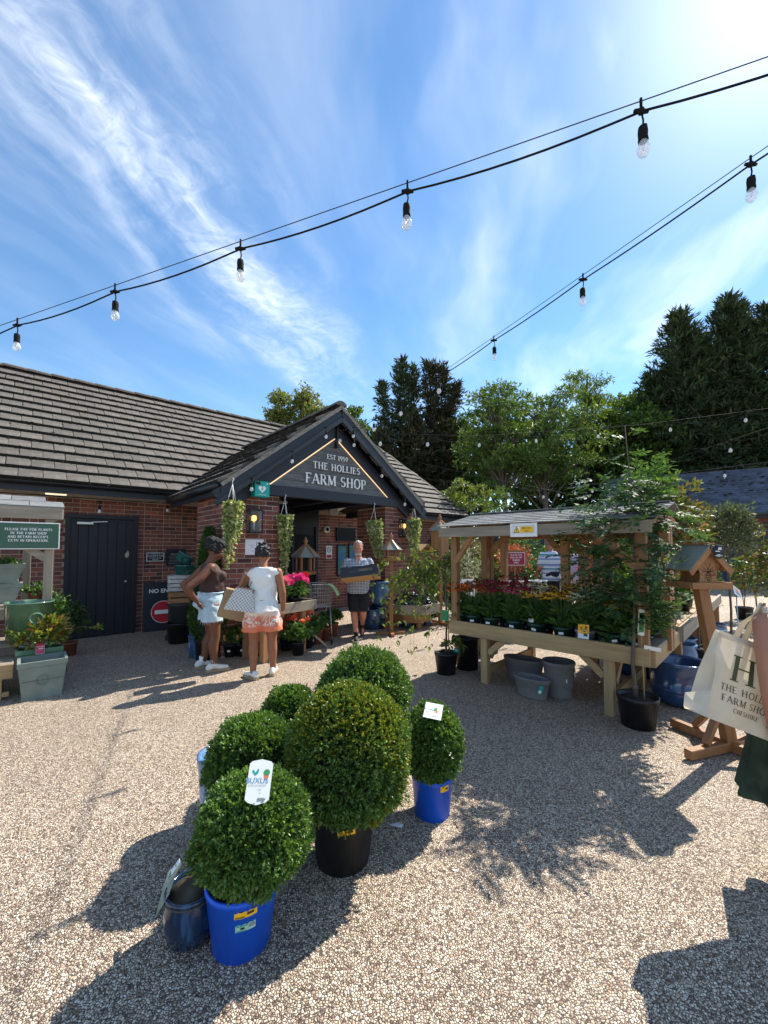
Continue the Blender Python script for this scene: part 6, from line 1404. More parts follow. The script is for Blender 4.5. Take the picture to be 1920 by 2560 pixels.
# big blue pots right of the man, under the porch edge
def bigpot(label, loc, r, h, mat='glaze_blue', n=30):
    t = thing('blue_jar', label, 'pot', loc, 0); b = MB(); b.lathe([(r * .68, 0), (r * .9, h * .25), (r, h * .6), (r * .93, h * .86), (r * .9, h * .9), (r * 1.02, h * .93), (r * 1.02, h), (r * .88, h), (r * .86, h * .85), (.0001, h * .7)], n); b.build('pot', M[mat], t)
    label_card(t, (.05, -r * .99, h * .8), .05, .09, M['mint'], rz=.2, name='label', marks=[(M['teal'], 0, .2, .8, .2), (M['white'], 0, -.25, .8, .3)]); return t
q = G(931, 1572); bigpot('wide blue glazed pot on the ground just behind the man carrying a box', (q.x, q.y, 0), .175, .40)
q = P(948, 1500, 8.25); bigpot('dark blue glazed pot supporting another pot behind the man', (q.x, q.y, 0), .2, .44, 'glaze_dark'); bigpot('mid blue glazed pot standing on top of the dark blue one behind the man', (q.x + .02, q.y, .44), .2, .50, 'glaze_light')
# octagonal planter of dark stones
q = P(1028, 1540, 8.45); OC = Vector((q.x, q.y, 0)); t = thing('stone_planter', 'low eight sided timber planter heaped with dark oval stones', 'planter', OC, R(22.5))
for k in range(8):
    a, a2 = 2 * math.pi * k / 8, 2 * math.pi * (k + 1) / 8; b = MB(); b.bar((.60 * math.cos(a), .60 * math.sin(a), .40), (.60 * math.cos(a2), .60 * math.sin(a2), .40), .035, .19, bev=.003); b.build('side_board', M['grey', 0], t)
b = MB(); b.lathe([(.55, .42), (.0001, .43)], 8, smooth=False); b.build('deck', M['brown', 0], t); b = MB(); b.lathe([(.40, .12), (.44, .31), (.56, .315)], 8, smooth=False); b.build('plinth', M['brown', 0], t)
for k in range(4):
    b = MB(); b.box((.34 * math.cos(k * 1.57), .34 * math.sin(k * 1.57), .06), (.08, .08, .12)); b.build('leg', M['brown', 2], t)
cm = []
for k in range(4):
    b = MB(); b.ball((0, 0, 0), (.085, .052, .045), 9); v = b.v; b.v = [(x * (1 + .12 * math.sin(9 * y + k)), y * (1 + .1 * math.sin(7 * x + k)), z * (1 + .12 * math.sin(6 * x + 2 * k))) for x, y, z in v]; cm.append(b.mesh('dark_stone', M['cobble']))
rs = np.random.RandomState(9); cnt = 0
for layer, (R0, z, n) in enumerate(((.50, .465, 30), (.40, .525, 22), (.26, .585, 12), (.1, .635, 4))):
    for k in range(n):
        a = 2 * math.pi * k / n + .2 * rs.randn() * .3; r = R0 * (1 - (.0 if k % 2 else .18) * rs.rand() - .12 * rs.rand())
        o = link('dark_stone', cm[(k + layer) % 4], None, OC + Vector((r * math.cos(a), r * math.sin(a), z + .012 * rs.randn())), rot=(rs.uniform(-.35, .35), rs.uniform(-.35, .35), rs.rand() * 6.28)); o.scale = (rs.uniform(.85, 1.15),) * 3
        tag(o, ('dark polished oval stone in the lowest ring of the eight sided timber planter', 'dark polished oval stone in the second tier of the heap in the planter', 'dark polished oval stone high on the heap in the eight sided planter', 'dark polished oval stone on the very top of the heap in the planter')[layer], 'stone', 'dark stones in the eight sided planter')
for i, (u, v, lab) in enumerate(((972, 1565, 'small blue pot under the stone planter, first from the left'), (996, 1566, 'small blue pot under the stone planter, second from the left'), (1018, 1566, 'small blue pot under the stone planter, third from the left'), (1044, 1566, 'small blue pot under the stone planter with a cream label'), (1068, 1563, 'small blue pot under the right end of the stone planter'))):
    q = G(u, v); t = thing('small_blue_pot', lab, 'pot', (q.x, q.y + .02, 0), 0, 'small blue pots under the stone planter'); b = MB(); r, h = .085, .20; b.lathe([(r * .75, 0), (r, h * .4), (r * .95, h * .8), (r, h * .92), (r, h), (r * .85, h), (.0001, h * .7)], 20); b.build('pot', M['glaze_blue' if i % 2 else 'glaze_light'], t)
    if i in (0, 1, 3): label_card(t, (.02, -.092, .14), .05, .07, M['mint' if i != 3 else 'cane'], rz=.3, ry=.3 * i, name='label', marks=[(M['white'], 0, -.2, .8, .3)])
# ================================================================== trees, far buildings and the garden behind
def join_VF(parts):
    Vs, Fs, o = [], [], 0
    for V, F in parts: Vs.append(V); Fs.append(F + o); o += len(V)
    return np.concatenate(Vs), np.concatenate(Fs)
def broad_tree(name, label, loc, H, r, crown_r, cz, mat, nclus, cl_r, seed, trunk=None, L=.15, W=.07, flat=.55, tips=80, k=5, inner=.25, bark='bark_dark', group=None, lean=(0, 0)):
    t = thing(name, label, 'tree', loc, 0, group); rs = np.random.RandomState(seed); b = MB(); parts = []
    trunk = trunk or [(0, 0, 0), (lean[0] * .5, lean[1] * .5, H * .35), (lean[0], lean[1], H * .8)]
    n = len(trunk); b.tube(trunk, [r * (1 - .75 * i / (n - 1)) for i in range(n)], 8)
    T = [Vector(p) for p in trunk]
    for i in range(nclus):
        d = rand_dirs(1, rs)[0]; rad = rs.rand() ** .42
        c = np.array([T[-1].x * .6, T[-1].y * .6, cz]) + d * np.array(crown_r) * rad
        f = min(max((c[2] - rs.uniform(.8, 2.2)) / T[-1].z, .3), .98); 
        # branch root somewhere along the trunk below the clump
        zr = f * T[-1].z; p0 = T[0]
        for a_, c_2 in zip(T, T[1:]):
            if a_.z <= zr <= c_2.z: p0 = a_.lerp(c_2, (zr - a_.z) / max(c_2.z - a_.z, 1e-6))
        e = Vector(c); m = p0.lerp(e, .5) + Vector((rs.randn() * .2, rs.randn() * .2, .25 + .15 * rs.randn())); rb = r * .30 * rs.uniform(.6, 1.1)
        b.tube([p0, p0.lerp(m, .6), m, m.lerp(e, .6), e], [rb, rb * .8, rb * .62, rb * .4, rb * .15], 5, cap=False)
        q = cl_r * rs.uniform(.6, 1.25); tp, nn, _ = shell_points(int(tips * (q / cl_r) ** 1.5), c, (q, q, q * flat), rs, inner, .2, -.9)
        parts.append(tufts(tp, nn, k, L, W, rs, 1.1, L * .8, up=.1))
    b.build('trunk', M[bark], t); V, F = join_VF(parts); link('crown', np_mesh('crown', V, F, M[mat]), t); return t
def cypress(name, label, loc, leaders, mat, seed, nb=330, L=.36, W=.075, group=None, droop=.1, base=.6, pw=.78):
    t = thing(name, label, 'tree', loc, 0, group); rs = np.random.RandomState(seed); b = MB(); parts = []
    for (dx, dy, H, Rb) in leaders:
        b.tube([(0, 0, 0), (dx * .6, dy * .6, H * .4), (dx, dy, H * .97)], [.22, .14, .02], 6)
        n = int(1.35 * nb * (H / 15) * (Rb / 2.0) ** .7)
        f = rs.rand(n) ** .85; az = rs.rand(n) * 6.283
        ln = Rb * np.clip((1 - f), 0, 1) ** pw * (.28 + 1.0 * rs.rand(n) ** .8) + .22
        for i in range(n):
            z0 = base + (H - base) * f[i]; rise = .05 + .75 * f[i] ** 2 + .16 * rs.randn(); m = max(3, int(ln[i] / .16)); s_ = (np.arange(m) + .6) / m
            dirx = np.array([math.cos(az[i]), math.sin(az[i])]); x = np.array([dx * (.6 + .4 * f[i]), dy * (.6 + .4 * f[i])])
            P_ = np.stack([x[0] + dirx[0] * ln[i] * s_, x[1] + dirx[1] * ln[i] * s_, z0 + ln[i] * (rise * s_ ** 1.5 - droop * s_)], 1) + rs.randn(m, 3) * .07
            D_ = np.tile([dirx[0], dirx[1], .25 + rise], (m, 1)) + .45 * rs.randn(m, 3)
            P_ = np.repeat(P_, 4, 0) + rs.randn(m * 4, 3) * .05; D_ = np.repeat(D_, 4, 0) + .55 * rs.randn(m * 4, 3)
            parts.append((P_, D_))
        top = np.stack([dx + rs.randn(60) * .05, dy + rs.randn(60) * .05, H - rs.rand(60) * 1.0], 1); parts.append((top, np.tile([0, 0, 1.], (60, 1)) + .5 * rs.randn(60, 3)))
    b.build('trunk', M['bark_dark'], t)
    Pt = np.concatenate([p for p, _ in parts]); D = np.concatenate([d for _, d in parts]); V, F = leaves_np(Pt, D, rand_dirs(len(Pt), rs), L, W, .2, rs, .45)
    link('crown', np_mesh('crown', V, F, M[mat]), t); return t
def TP(u, d): q = P(u, 1400, d); return (q.x, q.y, 0)
def ZT(v, d): return CAMZ + (HOR - v) / FPX * d
# conifers
cypress('cypress_tree', 'dark cypress with two ragged tips directly above the porch roof', TP(1002, 27), [(0, 0, ZT(893, 27), 1.7), (.85, .2, ZT(906, 27), 1.3), (-1.25, 0, ZT(955, 27), 1.1)], 'conifer', 41, nb=380)
cypress('cypress_tree', 'dark cypress with a broad ragged top right of the one above the porch', TP(1078, 27), [(0, 0, ZT(898, 27), 1.8), (.85, 0, ZT(910, 27), 1.5), (1.7, .3, ZT(955, 27), 1.6)], 'conifer_b', 42, nb=380)
cypress('cypress_tree', 'broad dark cypress behind the slate roof, left of the tallest', TP(1716, 25), [(0, 0, ZT(772, 25), 3.9), (-1.6, .4, ZT(930, 25), 2.8), (1.2, .5, ZT(850, 25), 2.8)], 'conifer', 43, nb=470, droop=.2, pw=.7)
cypress('cypress_tree', 'tallest dark cypress behind the slate roofed building', TP(1845, 24), [(0, 0, ZT(732, 24), 3.2), (.8, .3, ZT(748, 24), 2.6), (-1.3, .5, ZT(835, 24), 2.8)], 'conifer', 44, nb=450, droop=.2, pw=.68)
cypress('cypress_tree', 'dark cypress cut by the right edge of the photo', TP(1945, 23.2), [(0, 0, ZT(752, 23), 3.0), (1.5, .3, ZT(740, 23), 2.6)], 'conifer', 45, nb=420, droop=.2, pw=.66)
cypress('cypress_tree', 'lower dark conifer filling the gap beneath the two left cypresses', TP(1030, 25), [(0, 0, ZT(1035, 25), 2.6), (2.2, .4, ZT(1050, 25), 2.4), (-1.8, .3, ZT(1075, 25), 2.0)], 'conifer_b', 46, nb=480)
# poplars and oak behind the shop roof
broad_tree('poplar_tree', 'pale leaved poplar left of its neighbour above the shop ridge', TP(697, 34), ZT(990, 34), .2, (.95, .95, 3.2), ZT(1040, 34), 'poplar', 26, .7, 51, L=.2, W=.12, flat=1.1, tips=60)
broad_tree('poplar_tree', 'taller bushy poplar right behind the porch ridge', TP(775, 34), ZT(985, 34), .25, (1.5, 1.4, 3.2), ZT(1050, 34), 'poplar', 38, .8, 52, L=.2, W=.12, flat=1.1, tips=70)
broad_tree('oak_tree', 'green oak showing between the porch roof and the dark cypress', TP(880, 33), ZT(1020, 33), .3, (2.3, 1.5, 2.6), ZT(1085, 33), 'lime', 34, .9, 53, L=.2, W=.12, tips=70)
# airy locust trees with dark limbs, denser limes behind
broad_tree('locust_tree', 'airy locust tree with a straight grey trunk rising over the stall roof', TP(1369, 22), 9.6, .24, (3.0, 2.4, 2.9), 7.6, 'locust', 95, .9, 61, [(0, 0, 0), (.0, 0, 3.2), (-.15, 0, 5.6), (-.1, 0, 8.6)], L=.17, W=.055, flat=.42, tips=62, k=5, bark='bark')
broad_tree('locust_tree', 'leaning locust tree with crooked trunk left of the straight one', TP(1290, 21), 9.4, .20, (2.5, 2.0, 3.1), 7.1, 'locust', 80, .85, 62, [(0, 0, 0), (-.5, 0, 2.6), (-.55, 0, 4.8), (-.9, .1, 8.0)], L=.17, W=.055, flat=.42, tips=62, k=5, bark='bark')
broad_tree('locust_tree', 'tall wispy locust tree whose tip stands above the others', TP(1465, 25), 13.0, .20, (1.8, 1.4, 3.6), 9.8, 'locust', 60, .75, 63, [(0, 0, 0), (.1, 0, 5), (.1, 0, 9), (.35, 0, 12.6)], L=.18, W=.05, flat=.4, tips=50, k=5)
broad_tree('lime_tree', 'dense rounded green tree between the wispy locust and the right cypresses', TP(1570, 26), 11.6, .3, (3.2, 2.4, 3.7), 8.2, 'lime', 84, 1.05, 64, L=.2, W=.13, tips=90)
broad_tree('lime_tree', 'dense green tree right of the left cypresses', TP(1205, 26), 10.8, .3, (2.2, 2.0, 3.6), 7.2, 'lime', 48, 1.0, 65, L=.2, W=.13, tips=85)
broad_tree('lime_tree', 'bushy dark green tree behind the straight locust trunk', TP(1400, 28), 9.2, .3, (4.0, 2.2, 3.2), 5.6, 'lime', 60, 1.1, 66, L=.2, W=.13, tips=85)
broad_tree('ash_tree', 'yellow green shrubby tree in front of the left cypress, beside the shop roof', TP(1165, 14.5), 4.6, .09, (1.1, .9, 1.6), 3.0, 'plant_lt', 28, .42, 67, L=.13, W=.05, tips=40, k=4, flat=.5)
broad_tree('ash_tree', 'feathery pale shrub tree standing in the garden left of the leaning locust', TP(1250, 15), 3.9, .07, (.95, .8, 1.3), 2.6, 'locust', 22, .4, 68, L=.12, W=.045, tips=40, k=4, flat=.5)
rs = np.random.RandomState(77); pts = []
for x in np.arange(-6, 24, .55):
    for lay in range(3):
        h = 2.2 + 1.5 * math.sin(x * .7) + 1.3 * rs.rand() + lay * .6; n = 34
        tp, nn, _ = shell_points(n * 2, (x + rs.randn() * .3, 27.5 + lay * 1.3 + rs.randn() * .4, h * .5), (.75, .7, h * .55), rs, .35, .2, -.95); pts.append(tufts(tp, nn, 4, .26, .15, rs, 1.1, .2))
V, F = join_VF(pts); o = link('undergrowth', np_mesh('undergrowth', V, F, M['under'])); o['kind'] = 'stuff'; tag(o, 'dark tangled undergrowth beneath the trees at the back of the yard', 'undergrowth')
# ------------------------------------------------------------------ slate roofed building on the right
BAng = math.atan2(-.53, .85); SB = Vector((11.0, 20.0, 0)); t = thing('slate_roofed_building', 'low brick building with a long slate roof and dark blue doors at the right', 'building', SB, BAng)
def sb(name, c, d, mat, **k): b = MB(); b.box(c, d, **k); return b.build(name, mat, t)
Lb = 13.; sb('wall', (Lb / 2, .4, 1.5), (Lb - .1, .3, 3.0), mk('far_brick', (.13, .06, .045), .9, .3, 6, ramp=BR)); sb('wall', (.1, 3.2, 1.5), (.3, 5.4, 3.0), M['brick'])
pit = math.atan2(5.42 - 3.16, 3.0); ns = 19; sl = 3.0 / math.cos(pit) / ns * 1.02
b = MB(); b.add([(-.1, -.1, 3.1), (Lb, -.1, 3.1), (Lb, 3.0, 5.36), (-.1, 3.0, 5.36)], [(0, 1, 2, 3)]); b.add([(-.1, 6.2, 3.1), (Lb, 6.2, 3.1), (Lb, 3.0, 5.36), (-.1, 3.0, 5.36)], [(3, 2, 1, 0)]); b.add([(-.1, -.1, 3.1), (-.1, 3.0, 5.36), (-.1, 6.2, 3.1)], [(0, 1, 2)]); rf = b.build('roof', M['roof_under'], t)
slm = MB(); cnt = 0; sm_ = MB(); sm_.box((0, 0, 0), (.295, sl * 1.35, .014)); sme = sm_.mesh('slate', M['slate']); nsl = 0
for r_ in range(ns):
    x = .15 * (r_ % 2) - .1
    while x < 7.6:
        u = (r_ + .5) * sl; T_ = Matrix.Translation((x + .15, -.12 + u * math.cos(pit), 3.12 + u * math.sin(pit) + rnd.uniform(0, .012))) @ Euler((pit - .05, rnd.uniform(-.02, .02), rnd.uniform(-.015, .015))).to_matrix().to_4x4()
        slm.box((0, 0, 0), (.293, sl * 1.35, .014), M=T_); x += .30
slm.build('slating', M['slate'], rf, kind='stuff')
mm = MB()
for _ in range(130): u = .2 + 3.1 * rnd.random() ** .5; x = rnd.uniform(.3, 6.5); r = rnd.uniform(.02, .09); mm.ball((x, -.12 + u * math.cos(pit), 3.14 + u * math.sin(pit)), (r * 1.4, r, r * .45), 6)
mm.build('moss', M['moss'], rf, kind='stuff')
sb('ridge', (Lb / 2, 3.0, 5.40), (Lb, .22, .07), M['slate']); sb('gutter', (Lb / 2, -.16, 3.06), (Lb, .10, .09), M['gutter']); sb('fascia', (Lb / 2, -.05, 2.98), (Lb, .04, .18), M['black_timber'])
blue = mk('dark_blue_door', (.016, .026, .055), .5, .15, 8)
for x in (5.35, 8.6):
    d_ = sb('door', (x, .22, 1.22), (2.0, .06, 2.44), blue)
    for k in range(13): b = MB(); b.box((x - .93 + .155 * k, .182, 1.22), (.145, .02, 2.42)); b.build('plank', blue, d_)
    b = MB(); b.box((x, .17, 1.25), (.03, .03, 2.44)); b.build('meeting_stile', blue, d_)
    for k in range(26): a = -1.0 + 2.0 * k / 25; b = MB(); b.box((x + a, .225, 2.56 + .07 * (1 - a * a)), (.07, .05, .22), ry=a * .12); o = b.build('brick', M['brick'], t)
sb('pipe', (3.6, .16, 2.4), (.05, .05, 2.3), M['bluegrey_clay'])
# flat roofed shed behind the stall
q = P(1278, 1300, 13.2); t = thing('garden_shed', 'dark flat roofed timber shed behind the plant stall', 'shed', (q.x, q.y, 0), R(-18))
for nm, c, d, m_ in (('wall', (0, 1.0, 1.3), (2.0, 1.9, 2.6), M['black_timber']), ('roof', (0, .95, 2.70), (2.3, 2.3, .14), mk('grey_roof_sheet', (.11, .115, .125), .7, .2, 4)), ('door', (.55, .03, 1.05), (.8, .05, 2.05), blue)): b = MB(); b.box(c, d); b.build(nm, m_, t)
# brown board fence
q = P(1170, 1400, 13.5); t = thing('board_fence', 'brown vertical board fence behind the silver shrub', 'fence', (q.x, q.y, 0), R(8))
for k in range(24): b = MB(); b.box((-.5 + .15 * k, 0, .95), (.14, .02, 1.9), bev=.003); b.build('board', M['brown', 2], t)
for z in (.4, 1.5): b = MB(); b.box((1.2, .03, z), (3.5, .04, .08)); b.build('rail', M['brown', 0], t)
# shrubs of the sales garden behind the stall
def shrub(label, u, d, z, r, mat, n, L, W, seed, name='garden_shrub', k=4, up=.3, potr=.15):
    q = P(u, 1400, d); t = thing(name, label, 'shrub', (q.x, q.y, 0), 0); pot(t, potr * .85, potr, potr * 1.5, M['blackp'], soilmat=M['soil'], n=16)
    b = MB(); rs_ = random.Random(seed)
    for _ in range(5): a = rs_.uniform(0, 6.28); b.tube([(0, 0, potr), (r[0] * .3 * math.cos(a), r[1] * .3 * math.sin(a), z * .7), (r[0] * .6 * math.cos(a), r[1] * .6 * math.sin(a), z)], [.014, .01, .005], 5)
    b.build('stem', M['twig'], t); foliage('foliage', M[mat], t, (0, 0, z), r, n, L, W, k=k, seed=seed, up=up, inner=.3, zmin=-.95, bump=.15)
for a in (('silver leaved shrub behind the left end of the stall', 1160, 9.2, 1.15, (.42, .4, .7), 'silver', 420, .07, .02, 101), ('green bushy shrub under the dovecote bird house', 1085, 9.6, .8, (.45, .4, .6), 'plant', 380, .08, .035, 102),
          ('tall green shrub behind the red sale sign', 1330, 10.8, 1.45, (.42, .4, .75), 'plant', 420, .07, .03, 103), ('yellow leaved shrub above the red sale sign', 1285, 11.2, 1.7, (.5, .4, .55), 'plant_lt', 420, .07, .035, 104),
          ('shrub with pink red young leaves behind the red sale sign', 1285, 9.9, 1.35, (.48, .4, .4), 'redplant', 380, .07, .03, 105), ('bright leaved shrub left of the red sale sign', 1222, 10.4, 1.1, (.45, .4, .7), 'plant_lt', 380, .07, .03, 106),
          ('dark shrub beside the man in stripes', 1345, 9.6, .9, (.4, .4, .6), 'plant', 360, .07, .03, 107), ('red spiky leaved plant right of the woman in lilac', 1482, 8.2, 1.15, (.24, .24, .4), 'redplant', 220, .16, .022, 108),
          ('dense green shrub in shade behind the rowan', 1540, 8.4, .95, (.45, .4, .7), 'plant', 380, .08, .035, 109), ('green shrub behind the right roof posts of the stall', 1590, 8.8, 1.2, (.5, .4, .85), 'plant', 400, .08, .035, 110),
          ('orange tinted shrub near the brown fence', 1205, 12.2, 1.3, (.5, .4, .6), 'acer', 300, .08, .035, 111), ('shrub between the fence and the shed', 1250, 12.6, 1.1, (.5, .4, .8), 'plant', 340, .08, .035, 112),
          ('pale shrub far behind beside the shed door', 1420, 13.5, 1.2, (.8, .5, .9), 'plant_lt', 420, .09, .04, 113), ('large dark shrub in front of the slate roofed building', 1560, 15.0, 1.3, (1.5, .7, 1.3), 'plant', 620, .1, .045, 114),
          ('big green shrub before the left corner of the slate roofed building', 1640, 14.0, 1.3, (1.2, .7, 1.3), 'plant', 560, .1, .045, 115), ('leafy shrub behind the end of the long bench', 1740, 12.0, 1.2, (.9, .6, 1.1), 'plant', 480, .09, .04, 116),
          ('dark green hedge like shrub beside the right end of the shop', 1075, 13.5, 1.2, (.9, .6, 1.2), 'under', 500, .09, .045, 117), ('shrub before the right gable end of the shop', 1130, 12.5, 1.1, (.7, .5, 1.1), 'plant', 420, .09, .04, 118), ('rounded shrub far behind the stall between fence and shed', 1490, 14.5, 1.1, (1.0, .6, 1.1), 'under', 480, .09, .045, 119)): shrub(*a)
# table of blue grey pots with the sale sign
q = P(1305, 1470, 8.0); t = thing('display_table', 'low display table of blue grey pots behind the stall', 'table', (q.x, q.y, 0), R(10))
for c, d in (((0, 0, .70), (1.1, .6, .04)), ((-.5, -.25, .34), (.06, .06, .68)), ((.5, -.25, .34), (.06, .06, .68)), ((-.5, .25, .34), (.06, .06, .68)), ((.5, .25, .34), (.06, .06, .68))):
    b = MB(); b.box(c, d, bev=.004); b.build('top' if c[2] > .6 else 'leg', M['grey', 0], t)
for i, (u, v, d, r, h, lab) in enumerate(((1268, 1458, 7.7, .12, .26, 'pale grey pot at the left of the display table with a blue label'), (1297, 1458, 7.7, .12, .26, 'pale grey pot second from the left on the display table'), (1322, 1448, 8.1, .13, .22, 'blue grey pot in the rear row of the display table'), (1335, 1468, 7.5, .13, .28, 'large pale grey pot at the front of the display table'), (1352, 1466, 7.6, .11, .28, 'tall pale grey pot at the right end of the display table'), (1286, 1440, 8.3, .14, .20, 'dark blue grey bowl behind the pale pots under the sale sign'))):
    q2 = P(u, v, d); zz = .725; t2 = thing('grey_pot', lab, 'pot', (q2.x, q2.y, zz), 0, 'pots on the display table'); pot(t2, r * .72, r, h, M['bluegrey_clay'] if i not in (2, 5) else mk('slate_blue_pot%d' % i, (.12, .15, .18), .5, .1), soil=.5, n=22, rim=.025)
    if i in (0, 2): label_card(t2, (.03, -r * .95, h * .75), .05, .07, M['paper'], name='label', marks=[(M['blueprint'], 0, .15, .9, .5)])
q = P(1288, 1396, 8.35); t = thing('sale_sign', 'crimson sign about glazed pots thirty percent off on a brown board', 'sign', (q.x, q.y, q.z), R(4))
b = MB(); b.box((.0, .02, 0), (.47, .02, .33)); b.build('backing_board', M['brown', 0], t); b = MB(); b.box((.02, 0, -.01), (.37, .012, .265)); b.build('board', M['white'], t); b = MB(); b.box((.02, -.0065, -.01), (.35, .003, .245)); b.build('face', M['darkred'], t)
for i, tx in enumerate(('GLAZED POTS', 'NOW 30% OFF', 'MARKED', 'PRICE')): b = MB(); serif_text(b, tx, .030, (.02, -.0085, .055 - .052 * i), XE, ZE, thick=.2, thin=.11, track=.08); b.build('lettering', M['white_letter'], t)
b = MB(); b.tube([(0, .03, -.7), (0, .03, -.1)], .015, 6); b.build('post', M['brown', 2], t)
q = P(1186, 1470, 8.4); t = thing('garden_chair', 'white metal garden chair behind the left end of the stall', 'chair', (q.x, q.y, 0), R(30)); b = MB()
for k in range(6): b.box((0, -.18 + .072 * k, .45), (.42, .05, .015))
b.build('seat', M['white'], t); b = MB()
for k in range(6): b.box((-.18 + .072 * k, .21, .70), (.045, .015, .45))
b.box((0, .21, .92), (.44, .02, .05)); b.build('backrest', M['white'], t)
for x in (-.19, .19):
    for y in (-.18, .2): b = MB(); b.tube([(x, y, 0), (x, y, .45)], .012, 6); b.build('leg', M['white'], t)
# ================================================================== string lights
def lamp(t, p, drop=.085, k=1.0, glass=True):
    """one lamp hanging below the cable point p (local to t)"""
    p = Vector(p); b = MB(); b.ball(p, (.016 * k, .016 * k, .02 * k), 7); b.tube([p + Vector((-.035 * k, 0, -.0)), p, p + Vector((.035 * k, 0, .0))], [.008 * k, .014 * k, .008 * k], 6); b.build('connector', M['cable'], t)
    q = p + Vector((rnd.uniform(-.006, .006), 0, -drop * k)); b = MB(); b.tube([p, p.lerp(q, .5) + Vector((.006 * k, 0, 0)), q], .0045 * k, 5)
    b.lathe([(.008, .012), (.02, .004), (.0225, -.018), (.021, -.045), (.0225, -.05), (.0225, -.058)], 12, q, k, k); b.v = b.v; b.build('socket', M['cable'], t)
    g_ = q + Vector((0, 0, -.058 * k)); b = MB(); b.lathe([(.013 * k, 0), (.02 * k, -.015 * k), (.0305 * k, -.045 * k), (.029 * k, -.062 * k), (.018 * k, -.079 * k), (.0001, -.085 * k)], 14, g_); b.build('bulb', M['bulb'], t)
    b = MB(); b.tube([g_, g_ + Vector((-.006 * k, 0, -.05 * k)), g_ + Vector((0, 0, -.056 * k)), g_ + Vector((.007 * k, 0, -.02 * k))], .0014 * k, 4); b.build('filament', M['filament'], t)
def strand(label, at, i0, i1, lamps, sag=.035, rise=.045, rc=.0048, rw=.0025, k=1.0, sub=8):
    t = thing('string_lights', label, 'string lights', (0, 0, 0)); p = []; w = []; n = int(round((i1 - i0) * sub))
    for j in range(n + 1):
        i = i0 + (i1 - i0) * j / n; f = (i - math.floor(i)); c = at(i); p.append(c - Vector((0, 0, sag * 4 * f * (1 - f)))); w.append(c + Vector((0, 0, rise)))
    b = MB(); b.tube(p, rc, 6); b.build('cable', M['cable'], t); b = MB(); b.tube(w, rw, 5); b.build('support_wire', M['thin_wire'], t)
    for i in lamps: lamp(t, at(i), k=k * .88)
    for i in lamps: b = MB(); b.tube([at(i), at(i) + Vector((0, 0, rise + .012))], .006 * k, 5); b.build('hook', M['cable'], t)
    return t
a0, a4 = P(43, 813, 3.0), P(1603, 278, 3.0 * .5436)
strand('nearest festoon string crossing the whole sky from left to upper right', lambda i: a0.lerp(a4, i / 4.), -1.35, 7.0, range(-1, 7), sag=.03)
b0, b5 = P(1877, 411, 2.0), P(934, 1047, 2.0 * (1 + .4595 * 5))
def bat(i): q = b0.lerp(b5, i / 5.); q.z -= .03 * math.sin(max(0, min(1, i / 6.)) * math.pi); return q
strand('festoon string running from the upper right down to the porch gable', bat, -1.6, 5.9, range(-1, 6), sag=.012, rise=.035)
def poly_strand(label, pts, lamps, rc=.0035, k=1.05, slack=.10):
    """pts: (u, v, depth) corners of a far string; lamps: photo columns"""
    t = thing('string_lights', label, 'string lights', (0, 0, 0)); Q = [P(*p) for p in pts]; w = MB(); w.tube(Q, .003, 4); w.build('support_wire', M['thin_wire'], t)
    us = sorted(lamps); seq = []
    def atu(u):
        for (p, q), (A, B) in zip(zip(pts, pts[1:]), zip(Q, Q[1:])):
            if p[0] <= u <= q[0]:
                a = (u - 960) / FPX; d = B - A; return A + d * ((a * A.y - A.x) / (d.x - a * d.y))
        return Q[-1] if u > pts[-1][0] else Q[0]
    ks = [pts[0][0]] + us + [pts[-1][0]]; c = []
    for u, u2 in zip(ks, ks[1:]):
        A, B = atu(u), atu(u2)
        for j in range(8): f = j / 8; c.append(A.lerp(B, f) - Vector((0, 0, .01 + slack * 4 * f * (1 - f) * min(1, (B - A).length))))
    c.append(atu(ks[-1])); b = MB(); b.tube(c, rc, 5); b.build('cable', M['cable'], t)
    for u in us: lamp(t, atu(u), k=k)
    return t
poly_strand('far festoon string looping from the porch roof across the trees to the right', [(950, 1084, 7.6), (1200, 1090, 8.6), (1600, 1062, 9.0), (1990, 1012, 8.4)], [951, 1070, 1200, 1345, 1502, 1684, 1876], slack=.13)
poly_strand('far festoon string sloping up to the right in front of the cypresses', [(1672, 1152, 8.5), (1990, 1046, 7.2)], [1834], slack=.12)
poly_strand('low far festoon string over the stall roof and slate roof', [(1060, 1196, 13), (1350, 1226, 14), (1560, 1200, 13), (1990, 1146, 11)], [1273, 1360, 1399, 1440, 1483, 1568, 1818], slack=.05, k=1.3)
poly_strand('pair of thin cables running from the shop roof end behind the stall', [(1020, 1150, 13), (1190, 1188, 13), (1500, 1250, 13)], [], slack=.03)
t = thing('string_lights', 'small clear bulbs strung along the gable boards of the porch', 'string lights', (0, 0, 0)); gp_ = [P(u, v, d) for u, v, d in ((629, 1196, 5.95), (731, 1128, 6.3), (815, 1068, 6.6), (850, 1078, 6.75), (884, 1068, 6.9), (885, 1090, 7.0), (954, 1168, 7.3), (1012, 1240, 7.75))]
b = MB(); b.tube(gp_, .003, 4); b.build('cable', M['cable'], t)
for p in gp_: lamp(t, p, k=.85)
t = thing('string_lights', 'drooping wire with two bulbs under the eaves above the black door', 'string lights', (0, 0, 0)); ep = [SW(-.3, -.45, 2.52), SW(.3, -.42, 2.46), SW(.95, -.4, 2.42), SW(1.6, -.42, 2.46), SW(2.1, -.45, 2.52)]
b = MB(); b.tube(ep, .003, 4); b.build('cable', M['cable'], t)
for p in (SW(.95, -.4, 2.42), SW(2.02, -.45, 2.5)): lamp(t, p, k=.9)
